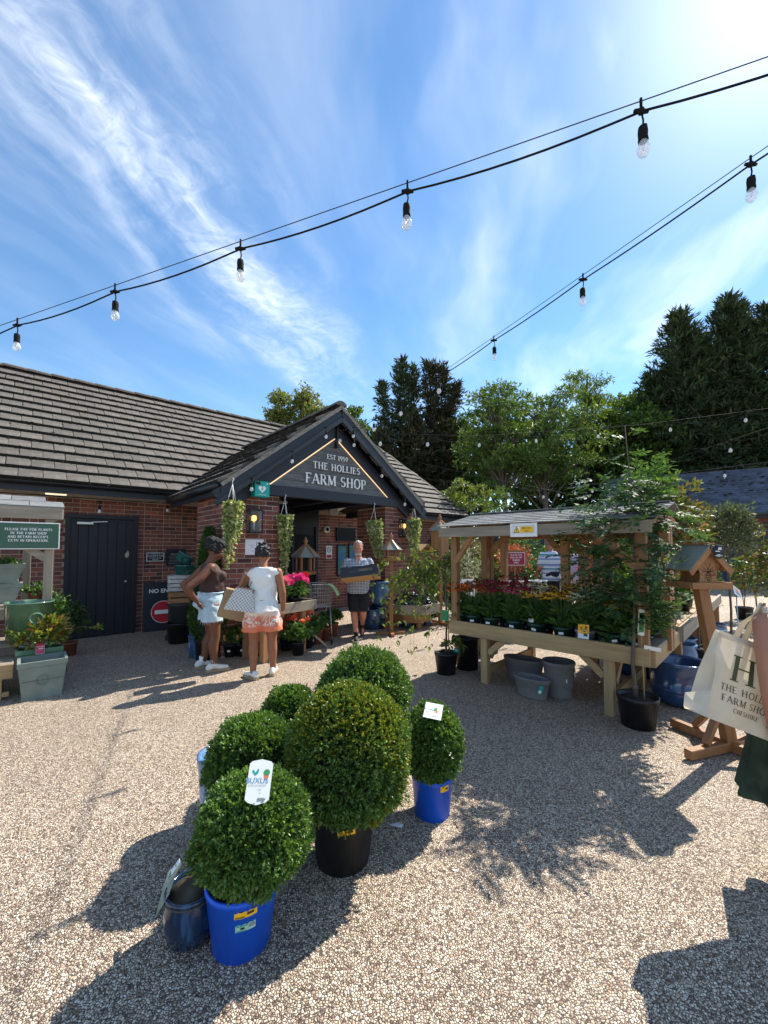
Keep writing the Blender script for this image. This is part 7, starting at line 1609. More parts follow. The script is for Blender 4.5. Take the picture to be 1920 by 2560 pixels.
# ================================================================== people
def skin(name, rgb): return mk(name, rgb, .5, .10, 14, bump=.08, bscale=120, spec=.4, bdist=.002)
def remesh(name, mb, voxel, mats, parent, smooth=4, noise=0., nscale=30., mi=None, flat=False):
    o = bpy.data.objects.new('tmp', mb.mesh('tmp', [])); COL.objects.link(o); m = o.modifiers.new('r', 'REMESH'); m.mode = 'VOXEL'; m.voxel_size = voxel
    s = o.modifiers.new('s', 'SMOOTH'); s.factor = .5; s.iterations = smooth
    me = bpy.data.meshes.new_from_object(o.evaluated_get(bpy.context.evaluated_depsgraph_get())); old = o.data; bpy.data.objects.remove(o); bpy.data.meshes.remove(old); me.name = name
    me.materials.clear()
    for x in (mats if isinstance(mats, (list, tuple)) else [mats]): me.materials.append(x)
    n = len(me.vertices); co = np.empty(n * 3, np.float32); me.vertices.foreach_get('co', co); co = co.reshape(-1, 3)
    if noise:
        no = np.empty(n * 3, np.float32); me.vertices.foreach_get('normal', no); no = no.reshape(-1, 3)
        d = np.sin(co[:, 0] * nscale + 1.3 * np.sin(co[:, 2] * nscale * .7)) * np.sin(co[:, 2] * nscale * .8 + 2 * np.sin(co[:, 1] * nscale * .6)) * .6 + np.sin(co[:, 1] * nscale * 1.3 + co[:, 2] * nscale * .9) * .4
        co = co + no * (d * noise)[:, None]; me.vertices.foreach_set('co', co.ravel())
    if not flat: me.polygons.foreach_set('use_smooth', np.ones(len(me.polygons), dtype=bool))
    if mi: 
        for p in me.polygons: p.material_index = mi(p.center)
    me.update(); return link(name, me, parent)
def cap(mb, p, q, r1, r2, n=12):
    p, q = Vector(p), Vector(q); d = (q - p).normalized() if (q - p).length > 1e-6 else Vector((0, 0, 1))
    mb.tube([p - d * r1 * .97, p - d * r1 * .7, p - d * r1 * .3, p, q, q + d * r2 * .3, q + d * r2 * .7, q + d * r2 * .97], [r1 * .22, r1 * .71, r1 * .95, r1, r2, r2 * .95, r2 * .71, r2 * .22], n)
def chain(mb, pts, rad, n=12):
    for (p, q), (a, b_) in zip(zip(pts, pts[1:]), zip(rad, rad[1:])): cap(mb, p, q, a, b_, n)
def loft(mb, rings, n=20):
    """rings: (x, y, z, rx, ry) closed stack"""
    V = []; F = []
    for (x, y, z, rx, ry) in rings:
        for k in range(n): a = 2 * math.pi * k / n; V.append((x + rx * math.cos(a), y + ry * math.sin(a), z))
    for i in range(len(rings) - 1):
        for k in range(n): F.append((i * n + k, i * n + (k + 1) % n, (i + 1) * n + (k + 1) % n, (i + 1) * n + k))
    F.append(tuple(range(n - 1, -1, -1))); F.append(tuple(range((len(rings) - 1) * n, len(rings) * n))); mb.add(V, F)
def hand(mb, w, d, nrm, side, curl=.5, s=1.):
    """w wrist, d finger direction, nrm palm-facing direction, side +1 / -1 which way the thumb lies"""
    w, d, nrm = Vector(w), Vector(d).normalized(), Vector(nrm).normalized(); x = d.cross(nrm).normalized() * side; nrm = x.cross(d).normalized() * side
    for k in (-1.2, -.4, .4, 1.2): cap(mb, w + d * .012 * s + x * .009 * k * s, w + d * .085 * s + x * .0185 * k * s, .013 * s, .0125 * s, 8)
    for k, L in ((-1.5, .062), (-.5, .076), (.5, .080), (1.5, .071)):
        p0 = w + d * .088 * s + x * .0185 * k * .82 * s; a = curl * .8; p1 = p0 + (d * math.cos(a) + nrm * math.sin(a)) * L * .5 * s; a2 = a + curl * .9; p2 = p1 + (d * math.cos(a2) + nrm * math.sin(a2)) * L * .5 * s
        cap(mb, p0, p1, .0098 * s, .0088 * s, 8); cap(mb, p1, p2, .0088 * s, .0072 * s, 8)
    t0 = w + d * .025 * s + x * .028 * s; t1 = t0 + (d * .6 + x * .65 + nrm * .35).normalized() * .04 * s; t2 = t1 + (d * .9 + x * .15 + nrm * .3).normalized() * .032 * s
    cap(mb, w + d * .015 * s + x * .012 * s, t0, .014 * s, .0135 * s, 8); cap(mb, t0, t1, .0135 * s, .011 * s, 8); cap(mb, t1, t2, .011 * s, .0085 * s, 8)
def head_parts(mb, c, Rm, s=1., male=False, jowl=0.):
    c = Vector(c); 
    def W(x, y, z): return c + Rm @ (Vector((x, y, z)) * s)
    R4 = Rm.to_4x4()
    mb.ball(W(0, -.012, .022), (.074 * s, .094 * s, .098 * s), 16, R4); mb.ball(W(0, .028, -.045), ((.058 + jowl) * s, (.062) * s, .075 * s), 14, R4)
    mb.ball(W(0, .055, -.095), (.028 * s, .026 * s, .02 * s), 10, R4); mb.ball(W(0, .02, -.085), ((.048 + jowl) * s, .05 * s, .032 * s), 12, R4)
    for sx in (-1, 1): mb.ball(W(sx * .038, .058, -.03), (.026 * s, .024 * s, .028 * s), 10, R4); mb.ball(W(sx * .077, -.008, -.02), (.011 * s, .02 * s, .033 * s), 10, R4); mb.ball(W(sx * .03, .078, .018), (.026 * s, .012 * s, .011 * s), 8, R4)
    cap(mb, W(0, .082, .012), W(0, .103, -.028), .0085 * s, .0135 * s, 8)
    for sx in (-1, 1): mb.ball(W(sx * .012, .092, -.034), (.010 * s, .010 * s, .008 * s), 8, R4)
    mb.ball(W(0, .085, -.060), (.024 * s, .010 * s, .007 * s), 8, R4); mb.ball(W(0, .083, -.072), (.021 * s, .011 * s, .008 * s), 8, R4)
def face_bits(t, c, Rm, s=1., brow=(.02, .015, .012), lips=(.3, .1, .08), closed=False):
    c = Vector(c)
    def W(x, y, z): return c + Rm @ (Vector((x, y, z)) * s)
    R4 = Rm.to_4x4(); 
    for sx in (-1, 1):
        b = MB(); b.ball(W(sx * .031, .0765, -.003), (.0145 * s, .010 * s, .008 * s if not closed else .004 * s), 10, R4); b.build('eye', M['paper'] if not closed else mk('eyelid_%d' % len(bpy.data.materials), tuple(x * .6 for x in lips)), t)
        if not closed: b = MB(); b.ball(W(sx * .031, .0835, -.004), (.0068 * s, .005 * s, .0068 * s), 8, R4); b.build('iris', M['ink'], t)
        b = MB(); b.tube([W(sx * .014, .0885, .020), W(sx * .032, .0895, .026), W(sx * .052, .075, .021)], [.004 * s, .0045 * s, .0025 * s], 5); b.build('eyebrow', mk('brow_%d' % len(bpy.data.materials), brow, .9, 0), t)
    b = MB(); b.ball(W(0, .0885, -.060), (.021 * s, .0085 * s, .0055 * s), 8, R4); b.ball(W(0, .087, -.0705), (.018 * s, .009 * s, .0062 * s), 8, R4); b.build('lips', mk('lips_%d' % len(bpy.data.materials), lips, .45, .05), t)
def rotm(yaw=0., pitch=0., roll=0.): return Euler((pitch, roll, yaw), 'XYZ').to_matrix() if 0 else (Matrix.Rotation(yaw, 3, 'Z') @ Matrix.Rotation(pitch, 3, 'X') @ Matrix.Rotation(roll, 3, 'Y'))
def leg(mb, hip, knee, ankle, toe, w=1.):
    """foot flat: toe is a direction in plan"""
    hip, knee, ankle = Vector(hip), Vector(knee), Vector(ankle)
    m1 = hip.lerp(knee, .45); chain(mb, [hip, m1, knee], [.088 * w, .074 * w, .054 * w], 14); cf = knee.lerp(ankle, .32) + Vector((0, -.018, 0)); chain(mb, [knee, cf, knee.lerp(ankle, .7), ankle], [.054 * w, .055 * w, .040 * w, .034 * w], 14)
    d = Vector((toe[0], toe[1], toe[2] if len(toe) > 2 else 0)).normalized(); f = ankle + Vector((0, 0, -.045)); chain(mb, [f - d * .03, f + d * .07 - Vector((0, 0, .005)), f + d * .14 - Vector((0, 0, .012))], [.034, .034, .026], 10)
def shoe(t, ankle, toe, mats, sock=None, L=.26, high=0., w=.046, sole_h=.03):
    ankle = Vector(ankle); d = Vector((toe[0], toe[1], toe[2] if len(toe) > 2 else 0)).normalized(); sd = d.cross(ZE).normalized(); up = sd.cross(d).normalized()
    base = ankle - up * .08 - d * .075; T = Matrix((sd, d, up)).transposed().to_4x4(); T.translation = base
    ol = [(0, .0, .72), (.06, .0, .85), (.13, .0, .86), (.19, .004, 1.0), (.235, .006, .85), (L, .006, .45)]
    b = MB(); V = []; N_ = len(ol)
    for yy, off, k in [(-.012, 0, .45)] + ol:
        for sx in (-1, 1): V.append((sx * w * k + off, yy, 0)); V.append((sx * w * k + off, yy, sole_h))
    F = []
    for i in range(N_): a, c = i * 4, i * 4 + 4; F += [(a, c, c + 1, a + 1), (a + 2, a + 3, c + 3, c + 2), (a + 1, c + 1, c + 3, a + 3), (a, a + 2, c + 2, c)]
    F += [(0, 1, 3, 2), (N_ * 4, N_ * 4 + 2, N_ * 4 + 3, N_ * 4 + 1)]; b.add(V, F, T); b.build('sole', mats[1], t)
    b = MB(); 
    def Q(x, y, z): return T @ Vector((x, y, z))
    chain(b, [Q(0, .02, sole_h + .02), Q(0, .08, sole_h + .03), Q(0, .15, sole_h + .016), Q(0, .215, sole_h + .008)], [.037, .038, .036, .027], 12); cap(b, Q(0, .028, sole_h + .02), Q(0, .035, sole_h + .045 + high), .036, .036)
    remesh('upper', b, .009, mats[0], t, 3)
    b = MB()
    for k in range(3): b.tube([Q(-.018, .085 + .025 * k, sole_h + .066 - .008 * k), Q(.018, .095 + .025 * k, sole_h + .066 - .008 * k)], .0035, 4)
    b.build('lace', mats[0], t)
    if sock is not None:
        b = MB(); b.tube([ankle + Vector((0, 0, -.03)), ankle + Vector((0, 0, .03)), ankle + Vector((0, 0, .075))], [.04, .0385, .041], 12); b.build('sock', sock, t)
white_shoe = mk('white_canvas', (.72, .71, .67), .75, .1); sole_w = mk('off_white_sole', (.55, .52, .45), .7, .1); sole_b = mk('tan_sole', (.36, .26, .15), .7, .1)
# ---------------------------------------------------------------- woman in brown top, right profile, looking down
s1 = skin('brown_skin', (.155, .062, .034))
H1 = R(58); t = thing('person', 'woman with curly dark hair in a brown crop top and frayed denim shorts looking down', 'person', (-2.30, 5.40, 0), -H1); t.scale = (1.12, 1.12, 1.0)
b = MB()
leg(b, (.095, 0, .84), (.10, .035, .46), (.10, .03, .085), (.05, 1), 1.12); leg(b, (-.095, -.01, .84), (-.105, .03, .46), (-.12, -.06, .085), (-.1, 1), 1.12)
loft(b, [(0, -.02, .80, .11, .09), (0, -.03, .86, .172, .145), (0, -.025, .93, .17, .14), (0, 0, 1.02, .142, .118), (0, .012, 1.10, .138, .12), (0, .005, 1.2, .145, .115), (0, -.01, 1.3, .165, .105), (0, -.025, 1.37, .15, .075), (0, -.03, 1.41, .08, .055)])
for sx in (-1, 1): b.ball((sx * .07, .085, 1.235), (.07, .065, .068), 12)
b.ball((0, .06, 1.05), (.12, .075, .075), 12)
cap(b, (0, -.03, 1.38), (0, .02, 1.50), .055, .05)
for sx in (-1, 1):
    chain(b, [(sx * .165, -.035, 1.355), (sx * .215, -.15, 1.22), (sx * .245, -.27, 1.12)], [.058, .052, .042]); chain(b, [(sx * .245, -.27, 1.12), (sx * .22, -.235, 1.02), (sx * .17, -.17, .93)], [.042, .038, .028]); hand(b, (sx * .17, -.17, .93), (-sx * .35, .35, -.8), (-sx * .3, .8, .1), sx, .35)
Rm = rotm(R(-10), R(-26)); HC = Vector((0, .045, 1.565)); head_parts(b, HC, Rm, 1.0)
remesh('body', b, .010, s1, t, 4); face_bits(t, HC, Rm, 1.0, lips=(.16, .045, .04))
b = MB(); hx = mk('black_curly_hair', (.010, .009, .010), .75, .3, 60, bump=.6, bscale=120); rs_ = random.Random(3)
for k in range(150):
    d = Vector((rs_.gauss(0, 1), rs_.gauss(-.35, 1), rs_.gauss(.35, 1))).normalized()
    if d.y > .45 and d.z < .55: continue
    if d.z < -.45: continue
    q = HC + Rm @ Vector((d.x * .088, -.022 + d.y * .104, .036 + d.z * .106)); b.ball(q, rs_.uniform(.024, .038), 6)
for k in range(60):
    d = Vector((rs_.gauss(0, 1), rs_.gauss(0, 1), rs_.gauss(0, 1))).normalized(); q = HC + Rm @ Vector((d.x * .06, -.10 + d.y * .055, .095 + d.z * .055)); b.ball(q, rs_.uniform(.02, .034), 6)
remesh('hair', b, .009, hx, t, 1, .009, 120)
top1 = mk('brown_ribbed_top', (.060, .030, .026), .8, .18, 9, bump=.2, bscale=90); b = MB()
loft(b, [(0, .01, 1.035, .152, .138), (0, .012, 1.10, .152, .134), (0, .008, 1.2, .160, .128), (0, -.008, 1.3, .178, .118), (0, -.022, 1.37, .150, .086), (0, -.028, 1.40, .092, .068)])
for sx in (-1, 1): b.ball((sx * .07, .092, 1.235), (.078, .072, .076), 12); cap(b, (sx * .15, -.03, 1.345), (sx * .172, -.04, 1.33), .058, .06)
b.ball((0, .065, 1.08), (.125, .08, .06), 12); remesh('top', b, .010, top1, t, 3, .006, 40)
dn = mk('pale_denim', (.40, .52, .60), .85, .2, 12, bump=.3, bscale=160, col2=(.60, .70, .74), c2s=5, c2r=(.45, .7)); b = MB()
loft(b, [(0, -.02, .80, .15, .12), (0, -.032, .86, .188, .165), (0, -.028, .93, .186, .158), (0, -.008, 1.0, .160, .135), (0, 0, 1.03, .153, .13)])
for sx in (-1, 1): loft(b, [(sx * .105, .0 if sx > 0 else -.01, .655, .112, .122), (sx * .10, 0, .74, .108, .120), (sx * .095, -.005, .86, .10, .11)], 18)
remesh('shorts', b, .010, dn, t, 3, .003, 50)
b = MB(); rs_ = random.Random(9)
for sx in (-1, 1):
    for k in range(46):
        a = rs_.uniform(0, 6.283); x, y = sx * .105 + .108 * math.cos(a), .118 * math.sin(a); z = .668; L = rs_.uniform(.012, .045); b.tube([(x, y, z), (x + rs_.uniform(-.01, .01), y + rs_.uniform(-.01, .01), z - L)], [.0025, .001], 3)
b.build('frayed_hem', mk('white_threads', (.75, .78, .8), .9, 0), t)
b = MB(); b.tube([(.15 * math.cos(a) * 1.03, .132 * math.sin(a) * 1.03 - .003, 1.018) for a in [2 * math.pi * k / 26 for k in range(27)]], .012, 6, cap=False); b.build('waistband', dn, t)
shoe(t, (.10, .03, .085), (.05, 1), (white_shoe, sole_b), M['white']); shoe(t, (-.12, -.06, .085), (-.1, 1), (white_shoe, sole_b), M['white'])
# ---------------------------------------------------------------- woman in white top, back to the camera
s2 = skin('tanned_skin', (.30, .125, .065)); t = thing('person', 'short haired woman in a white sleeveless top and coral patterned shorts, back turned', 'person', (-1.52, 5.10, 0), R(14)); t.scale = (1.02, 1.02, .965)
b = MB(); leg(b, (.10, 0, .84), (.115, .03, .46), (.13, .06, .085), (.25, 1), 1.08); leg(b, (-.10, 0, .84), (-.10, .02, .46), (-.10, -.05, .085), (-.8, 1), 1.08)
loft(b, [(0, -.02, .80, .11, .09), (0, -.03, .86, .17, .14), (0, -.02, .95, .165, .13), (0, 0, 1.05, .145, .115), (0, 0, 1.2, .155, .11), (0, -.01, 1.3, .175, .105), (0, -.025, 1.37, .16, .075), (0, -.03, 1.41, .08, .055)])
cap(b, (0, -.03, 1.38), (0, .015, 1.50), .052, .05)
chain(b, [(.175, -.03, 1.35), (.235, -.05, 1.08), (.245, .0, .86)], [.056, .044, .030]); chain(b, [(.175, -.03, 1.35), (.2, -.04, 1.22)], [.056, .05]); hand(b, (.245, .0, .86), (0, .05, -1), (-1, 0, 0), -1, .45)
chain(b, [(-.175, -.03, 1.35), (-.27, .0, 1.10), (-.31, .14, .98)], [.056, .044, .030]); hand(b, (-.31, .14, .98), (-.2, .9, -.35), (.7, 0, -.4), -1, .9)
Rm = rotm(R(-25), R(-12)); HC = Vector((0, .03, 1.575)); head_parts(b, HC, Rm); remesh('body', b, .010, s2, t, 4); face_bits(t, HC, Rm, lips=(.3, .1, .08))
b = MB(); rs_ = random.Random(5)
for k in range(170):
    d = Vector((rs_.gauss(0, 1), rs_.gauss(-.45, 1), rs_.gauss(.3, 1))).normalized()
    if d.y > .4 and d.z < .6 or d.z < -.62: continue
    b.ball(HC + Rm @ Vector((d.x * .077, -.018 + d.y * .096, .03 + d.z * .096)), rs_.uniform(.016, .026), 6)
for k in range(26): a = rs_.uniform(0, 6.28); b.tube([HC + Rm @ Vector((.04 * math.cos(a), -.03 + .04 * math.sin(a), .11)), HC + Rm @ Vector((.07 * math.cos(a), -.03 + .07 * math.sin(a), .15))], [.012, .004], 5)
remesh('hair', b, .008, mk('short_black_hair', (.008, .008, .010), .5, .3, 60, bump=.5, bscale=150), t, 1, .008, 120)
wt = mk('white_cotton_top', (.78, .78, .76), .85, .06, 8, bump=.15, bscale=60); b = MB()
loft(b, [(0, -.005, .93, .178, .142), (0, -.002, 1.02, .170, .134), (0, 0, 1.12, .166, .128), (0, 0, 1.22, .172, .126), (0, -.01, 1.3, .182, .118), (0, -.024, 1.37, .162, .088), (0, -.028, 1.415, .10, .07)])
for sx in (-1, 1): cap(b, (sx * .14, -.03, 1.345), (sx * .168, -.035, 1.335), .058, .058)
for sx in (-1, 1): b.ball((sx * .07, .085, 1.22), (.075, .06, .07), 10)
remesh('top', b, .010, wt, t, 3, .009, 34)
def ombre():
    m = mk('coral_pattern_cotton', (.8, .8, .78), .85, .05); nt = m.node_tree; bs = nt.nodes['Principled BSDF']; tc = nt.nodes.new('ShaderNodeTexCoord'); s = nt.nodes.new('ShaderNodeSeparateXYZ'); nt.links.new(tc.outputs['Object'], s.inputs[0])
    n = _noise(nt, tc.outputs['Object'], 16, 4, .6, 2.2); pt = _map(nt, n, .44, .52); g_ = _map(nt, _mathn(nt, 'ADD', s.outputs[2], _mathn(nt, 'MULTIPLY', n, .06)), .90, .80); hem = _map(nt, s.outputs[2], .70, .655)
    c = _mix(nt, _mathn(nt, 'MULTIPLY', _mathn(nt, 'MAXIMUM', pt, hem), g_), (.76, .74, .70), (.72, .20, .10)); nt.links.new(c, bs.inputs['Base Color']); return m
b = MB(); loft(b, [(0, -.02, .80, .16, .13), (0, -.035, .86, .198, .172), (0, -.028, .93, .19, .155), (0, -.005, 1.0, .17, .135)])
for sx in (-1, 1): loft(b, [(sx * .115, -.005, .60, .128, .145), (sx * .11, -.005, .72, .122, .138), (sx * .10, -.01, .86, .105, .125)], 18)
remesh('shorts', b, .010, ombre(), t, 3, .006, 42)
shoe(t, (.13, .06, .085), (.25, 1), (white_shoe, sole_b)); shoe(t, (-.10, -.05, .085), (-.8, 1), (white_shoe, sole_b))
# her checked shoulder bag and the kraft paper bag
hb = thing('shoulder_bag', 'pale grey and white checked shoulder bag on the left shoulder of the short haired woman', 'handbag', P(606, 1497, 4.93), R(12)); hb.rotation_euler = (0, R(10), R(12)); hb.scale = (.88,) * 3; cm_ = check_mat('checked_canvas', (.66, .63, .56), (.30, .32, .37), .045, (0, 2))
b = MB(); V = []
for z, w, d in ((-.16, .19, .09), (-.14, .20, .095), (.02, .15, .075), (.15, .105, .05)): V += [(-w, -d, z), (w, -d, z), (w, d, z), (-w, d, z)]
b.add(V, [(3, 2, 1, 0), (12, 13, 14, 15)] + [(i * 4 + k, i * 4 + (k + 1) % 4, i * 4 + 4 + (k + 1) % 4, i * 4 + 4 + k) for i in range(3) for k in range(4)]); b.build('body', cm_, hb); tanl = mk('tan_leather', (.30, .13, .06), .5, .1)
b = MB(); b.box((0, -.051, .148), (.21, .006, .012)); b.box((.1, 0, -.0), (.01, .10, .3), ry=.2); b.build('trim', tanl, hb)
for y in (-.035, .04): b = MB(); b.tube([(-.05, y, .15), (-.02, y * .8, .33), (.055, y * .5 + .06, .475), (.09, y + .14, .40), (.06, y + .03, .15)], .006, 6); b.build('strap', tanl, hb)
kb = thing('paper_bag', 'large brown kraft paper bag held at the side of the short haired woman', 'bag', P(590, 1512, 5.22), R(10)); kb.rotation_euler = (R(4), R(17), R(25)); kr = mk('kraft_paper', (.36, .25, .14), .8, .12, 6, bump=.4, bscale=12)
b = MB(); b.box((0, 0, 0), (.36, .15, .36), bev=.004); b.build('body', kr, kb); b = MB(); b.tube([(-.07, 0, .18), (-.05, 0, .23), (.05, 0, .23), (.07, 0, .18)], .006, 6); b.build('handle', kr, kb)
# ---------------------------------------------------------------- man carrying a black and brown carton towards the camera
s3 = skin('pink_skin', (.50, .22, .15)); t = thing('person', 'grey haired man in a navy checked shirt and black shorts walking out with a carton', 'person', (-.46, 7.20, 0), R(184)); t.scale = (1.02,) * 3
b = MB(); leg(b, (.09, 0, .84), (.07, .10, .47), (.03, .16, .085), (0, 1), 1.08); leg(b, (-.10, 0, .84), (-.09, .06, .46), (-.08, -.30, .20), (0, .75, -.75), 1.08)
loft(b, [(0, -.01, .80, .13, .1), (0, -.01, .88, .18, .14), (0, .02, 1.0, .185, .165), (0, .03, 1.1, .185, .165), (0, .01, 1.25, .19, .135), (0, -.01, 1.34, .19, .105), (0, -.02, 1.40, .10, .07)])
cap(b, (0, -.02, 1.38), (0, .01, 1.49), .062, .058)
chain(b, [(.195, -.02, 1.34), (.275, .0, 1.09)], [.062, .048]); chain(b, [(.275, .0, 1.09), (.29, .22, 1.03)], [.046, .033]); hand(b, (.29, .22, 1.03), (-.15, .9, .15), (-.9, 0, .1), -1, .7)
chain(b, [(-.195, -.02, 1.34), (-.275, .02, 1.12)], [.062, .048]); chain(b, [(-.275, .02, 1.12), (-.29, .24, 1.10)], [.046, .033]); hand(b, (-.29, .24, 1.10), (.2, .9, .0), (.9, 0, .2), 1, .7)
Rm = rotm(R(4), R(-14)); HC = Vector((0, .03, 1.575)); head_parts(b, HC, Rm, 1.02, True, .008); remesh('body', b, .010, s3, t, 4); face_bits(t, HC, Rm, 1.02, brow=(.35, .3, .27), lips=(.38, .15, .12), closed=True)
b = MB(); rs_ = random.Random(6); gh = mk('white_grey_hair', (.52, .48, .44), .7, .2, 60, bump=.4, bscale=150)
for k in range(230):
    d = Vector((rs_.gauss(0, 1), rs_.gauss(-.3, 1), rs_.gauss(.2, 1))).normalized()
    if (d.y > .25 and d.z < .75) or d.z < -.5 : continue
    b.ball(HC + Rm @ Vector((d.x * .0765, -.016 + d.y * .096, .028 + d.z * .097)), rs_.uniform(.010, .016), 5)
remesh('hair', b, .007, gh, t, 1, .003, 150)
b = MB()
for k in range(60):
    a = rs_.uniform(-1.1, 1.1); z = rs_.uniform(-.115, -.072); b.ball(HC + Rm @ Vector((.056 * math.sin(a), .032 + .055 * math.cos(a), z)), rs_.uniform(.006, .011), 5)
remesh('beard', b, .006, gh, t, 1)
ck = check_mat('navy_check_cotton', (.028, .035, .085), (.62, .66, .72), .026, (0, 2), .85, lines=.26); b = MB()
loft(b, [(0, 0, .80, .198, .17), (0, .005, .9, .202, .175), (0, .03, 1.02, .202, .185), (0, .03, 1.12, .202, .182), (0, .01, 1.25, .207, .152), (0, -.01, 1.34, .205, .12), (0, -.018, 1.40, .115, .085)])
for sx in (-1, 1): chain(b, [(sx * .19, -.02, 1.335), (sx * .255, -.005, 1.15)], [.075, .070])
remesh('shirt', b, .010, ck, t, 3, .006, 36); b = MB(); b.add([(-.045, .105, 1.415), (0, .152, 1.30), (.045, .105, 1.415), (0, .09, 1.43)], [(0, 1, 2, 3)]); b.build('open_collar', s3, t)
b = MB(); loft(b, [(0, -.01, .78, .15, .12), (0, -.01, .86, .192, .155), (0, 0, .94, .19, .16)]); bk = mk('black_cotton', (.010, .011, .015), .85, .2, 12, bump=.2)
loft(b, [(.06, .115, .50, .098, .10), (.075, .07, .66, .105, .11), (.09, 0, .86, .105, .115)], 18); loft(b, [(-.09, .045, .49, .10, .10), (-.095, .04, .66, .105, .11), (-.10, 0, .86, .105, .115)], 18); remesh('shorts', b, .010, bk, t, 3, .005, 40)
dk = mk('dark_grey_suede', (.03, .03, .032), .8, .2); shoe(t, (.03, .16, .085), (0, 1), (dk, mk('grey_sole', (.16, .16, .16), .7, .1)), bk, L=.28, high=.03); shoe(t, (-.08, -.30, .20), (0, .75, -.75), (dk, dk), bk, L=.27, high=.03)
t = thing('carton', 'black topped brown carton carried by the grey haired man', 'box', P(902, 1434, 6.76), 0); t.rotation_euler = (R(-16), R(-7), R(-3)); kr2 = mk('brown_card', (.46, .27, .12), .75, .1)
b = MB(); b.box((0, 0, -.085), (.62, .38, .012)); b.box((0, 0, -.0785), (.60, .36, .002)); b.build('base', kr2, t)
cb = mk('black_printed_card', (.022, .026, .036), .6, .12, 6)
for c, d in (((0, -.187, 0), (.62, .008, .17)), ((0, .187, 0), (.62, .008, .17)), ((-.308, 0, 0), (.008, .366, .17)), ((.308, 0, 0), (.008, .366, .17))): b = MB(); b.box(c, d); b.build('side', cb, t)
for sx in (-1, 1): b = MB(); b.add([(sx * .304, -.191, .085), (sx * .304, .19, .085), (sx * .19, .19, .10), (sx * .19, -.191, .10)], [(0, 1, 2, 3)]); b.build('flap', cb, t)
b = MB(); sans_text(b, 'CRESSCO', .038, (.10, -.1925, -.005), XE, ZE); b.build('lettering', mk('dull_gold_print', (.36, .30, .2), .5, .05), t); b = MB(); sans_text(b, 'FINE FOODS', .012, (-.12, -.1925, -.005), XE, ZE); b.box((-.055, -.1925, .008), (.002, .001, .05)); b.build('lettering', M['greyink'], t)
b = MB(); b.box((.0, .02, .075), (.26, .2, .02)); b.build('contents', M['paper'], t)
# ---------------------------------------------------------------- two shoppers beyond the stall, seen from behind
def shopper(label, u, d, H, shirtm, legm, hairm, skinm, hd, wide=1., sleeves=.19, long_shirt=.80):
    q = P(u, 1500, d); t = thing('person', label, 'person', (q.x, q.y, 0), hd); t.scale = (H / 1.70,) * 3
    b = MB(); leg(b, (.09, 0, .84), (.10, .02, .46), (.10, 0, .085), (.1, 1)); leg(b, (-.09, 0, .84), (-.10, .02, .46), (-.11, .05, .085), (-.1, 1))
    loft(b, [(0, -.02, .80, .12, .1), (0, -.02, .88, .17, .14), (0, 0, 1.05, .16 * wide, .13), (0, 0, 1.25, .17, .12), (0, -.02, 1.37, .16, .08), (0, -.03, 1.41, .08, .055)]); cap(b, (0, -.03, 1.38), (0, .01, 1.5), .055, .052)
    for sx in (-1, 1): chain(b, [(sx * .185, -.02, 1.345), (sx * .25, -.02, 1.09), (sx * .25, .12, .90)], [.058, .044, .03]); hand(b, (sx * .25, .12, .9), (0, .4, -.9), (-sx, 0, 0), -sx, .5)
    Rm = rotm(R(-15), R(-8)); HC = Vector((0, .02, 1.57)); head_parts(b, HC, Rm); remesh('body', b, .012, skinm, t, 4); face_bits(t, HC, Rm)
    b = MB(); r_ = random.Random(len(label))
    for k in range(150):
        dd = Vector((r_.gauss(0, 1), r_.gauss(-.4, 1), r_.gauss(.2, 1))).normalized()
        if (dd.y > .4 and dd.z < .6) or dd.z < -.7: continue
        b.ball(HC + Rm @ Vector((dd.x * .078, -.018 + dd.y * .098, .026 + dd.z * .1)), r_.uniform(.018, .028), 6)
    remesh('hair', b, .010, hairm, t, 1, .004, 120)
    b = MB(); loft(b, [(0, -.01, long_shirt, .20 * wide, .165), (0, -.005, .95, .192 * wide, .158), (0, 0, 1.1, .186 * wide, .15), (0, 0, 1.25, .19, .14), (0, -.018, 1.36, .18, .10), (0, -.026, 1.415, .10, .072)])
    for sx in (-1, 1): chain(b, [(sx * .18, -.02, 1.34), (sx * (.18 + sleeves * .27), -.02, 1.34 - sleeves)], [.072, .070])
    remesh('shirt', b, .012, shirtm, t, 3, .006, 34)
    b = MB(); loft(b, [(0, -.02, .78, .15, .12), (0, -.02, .9, .185, .155), (0, -.01, 1.0, .18, .15)])
    for sx in (-1, 1): loft(b, [(sx * .105, .02, .12, .075, .08), (sx * .10, .01, .46, .085, .09), (sx * .09, 0, .86, .10, .12)], 16)
    remesh('trousers', b, .012, legm, t, 3, .004, 30); shoe(t, (.10, 0, .085), (.1, 1), (dk, dk)); shoe(t, (-.11, .05, .085), (-.1, 1), (dk, dk)); return t
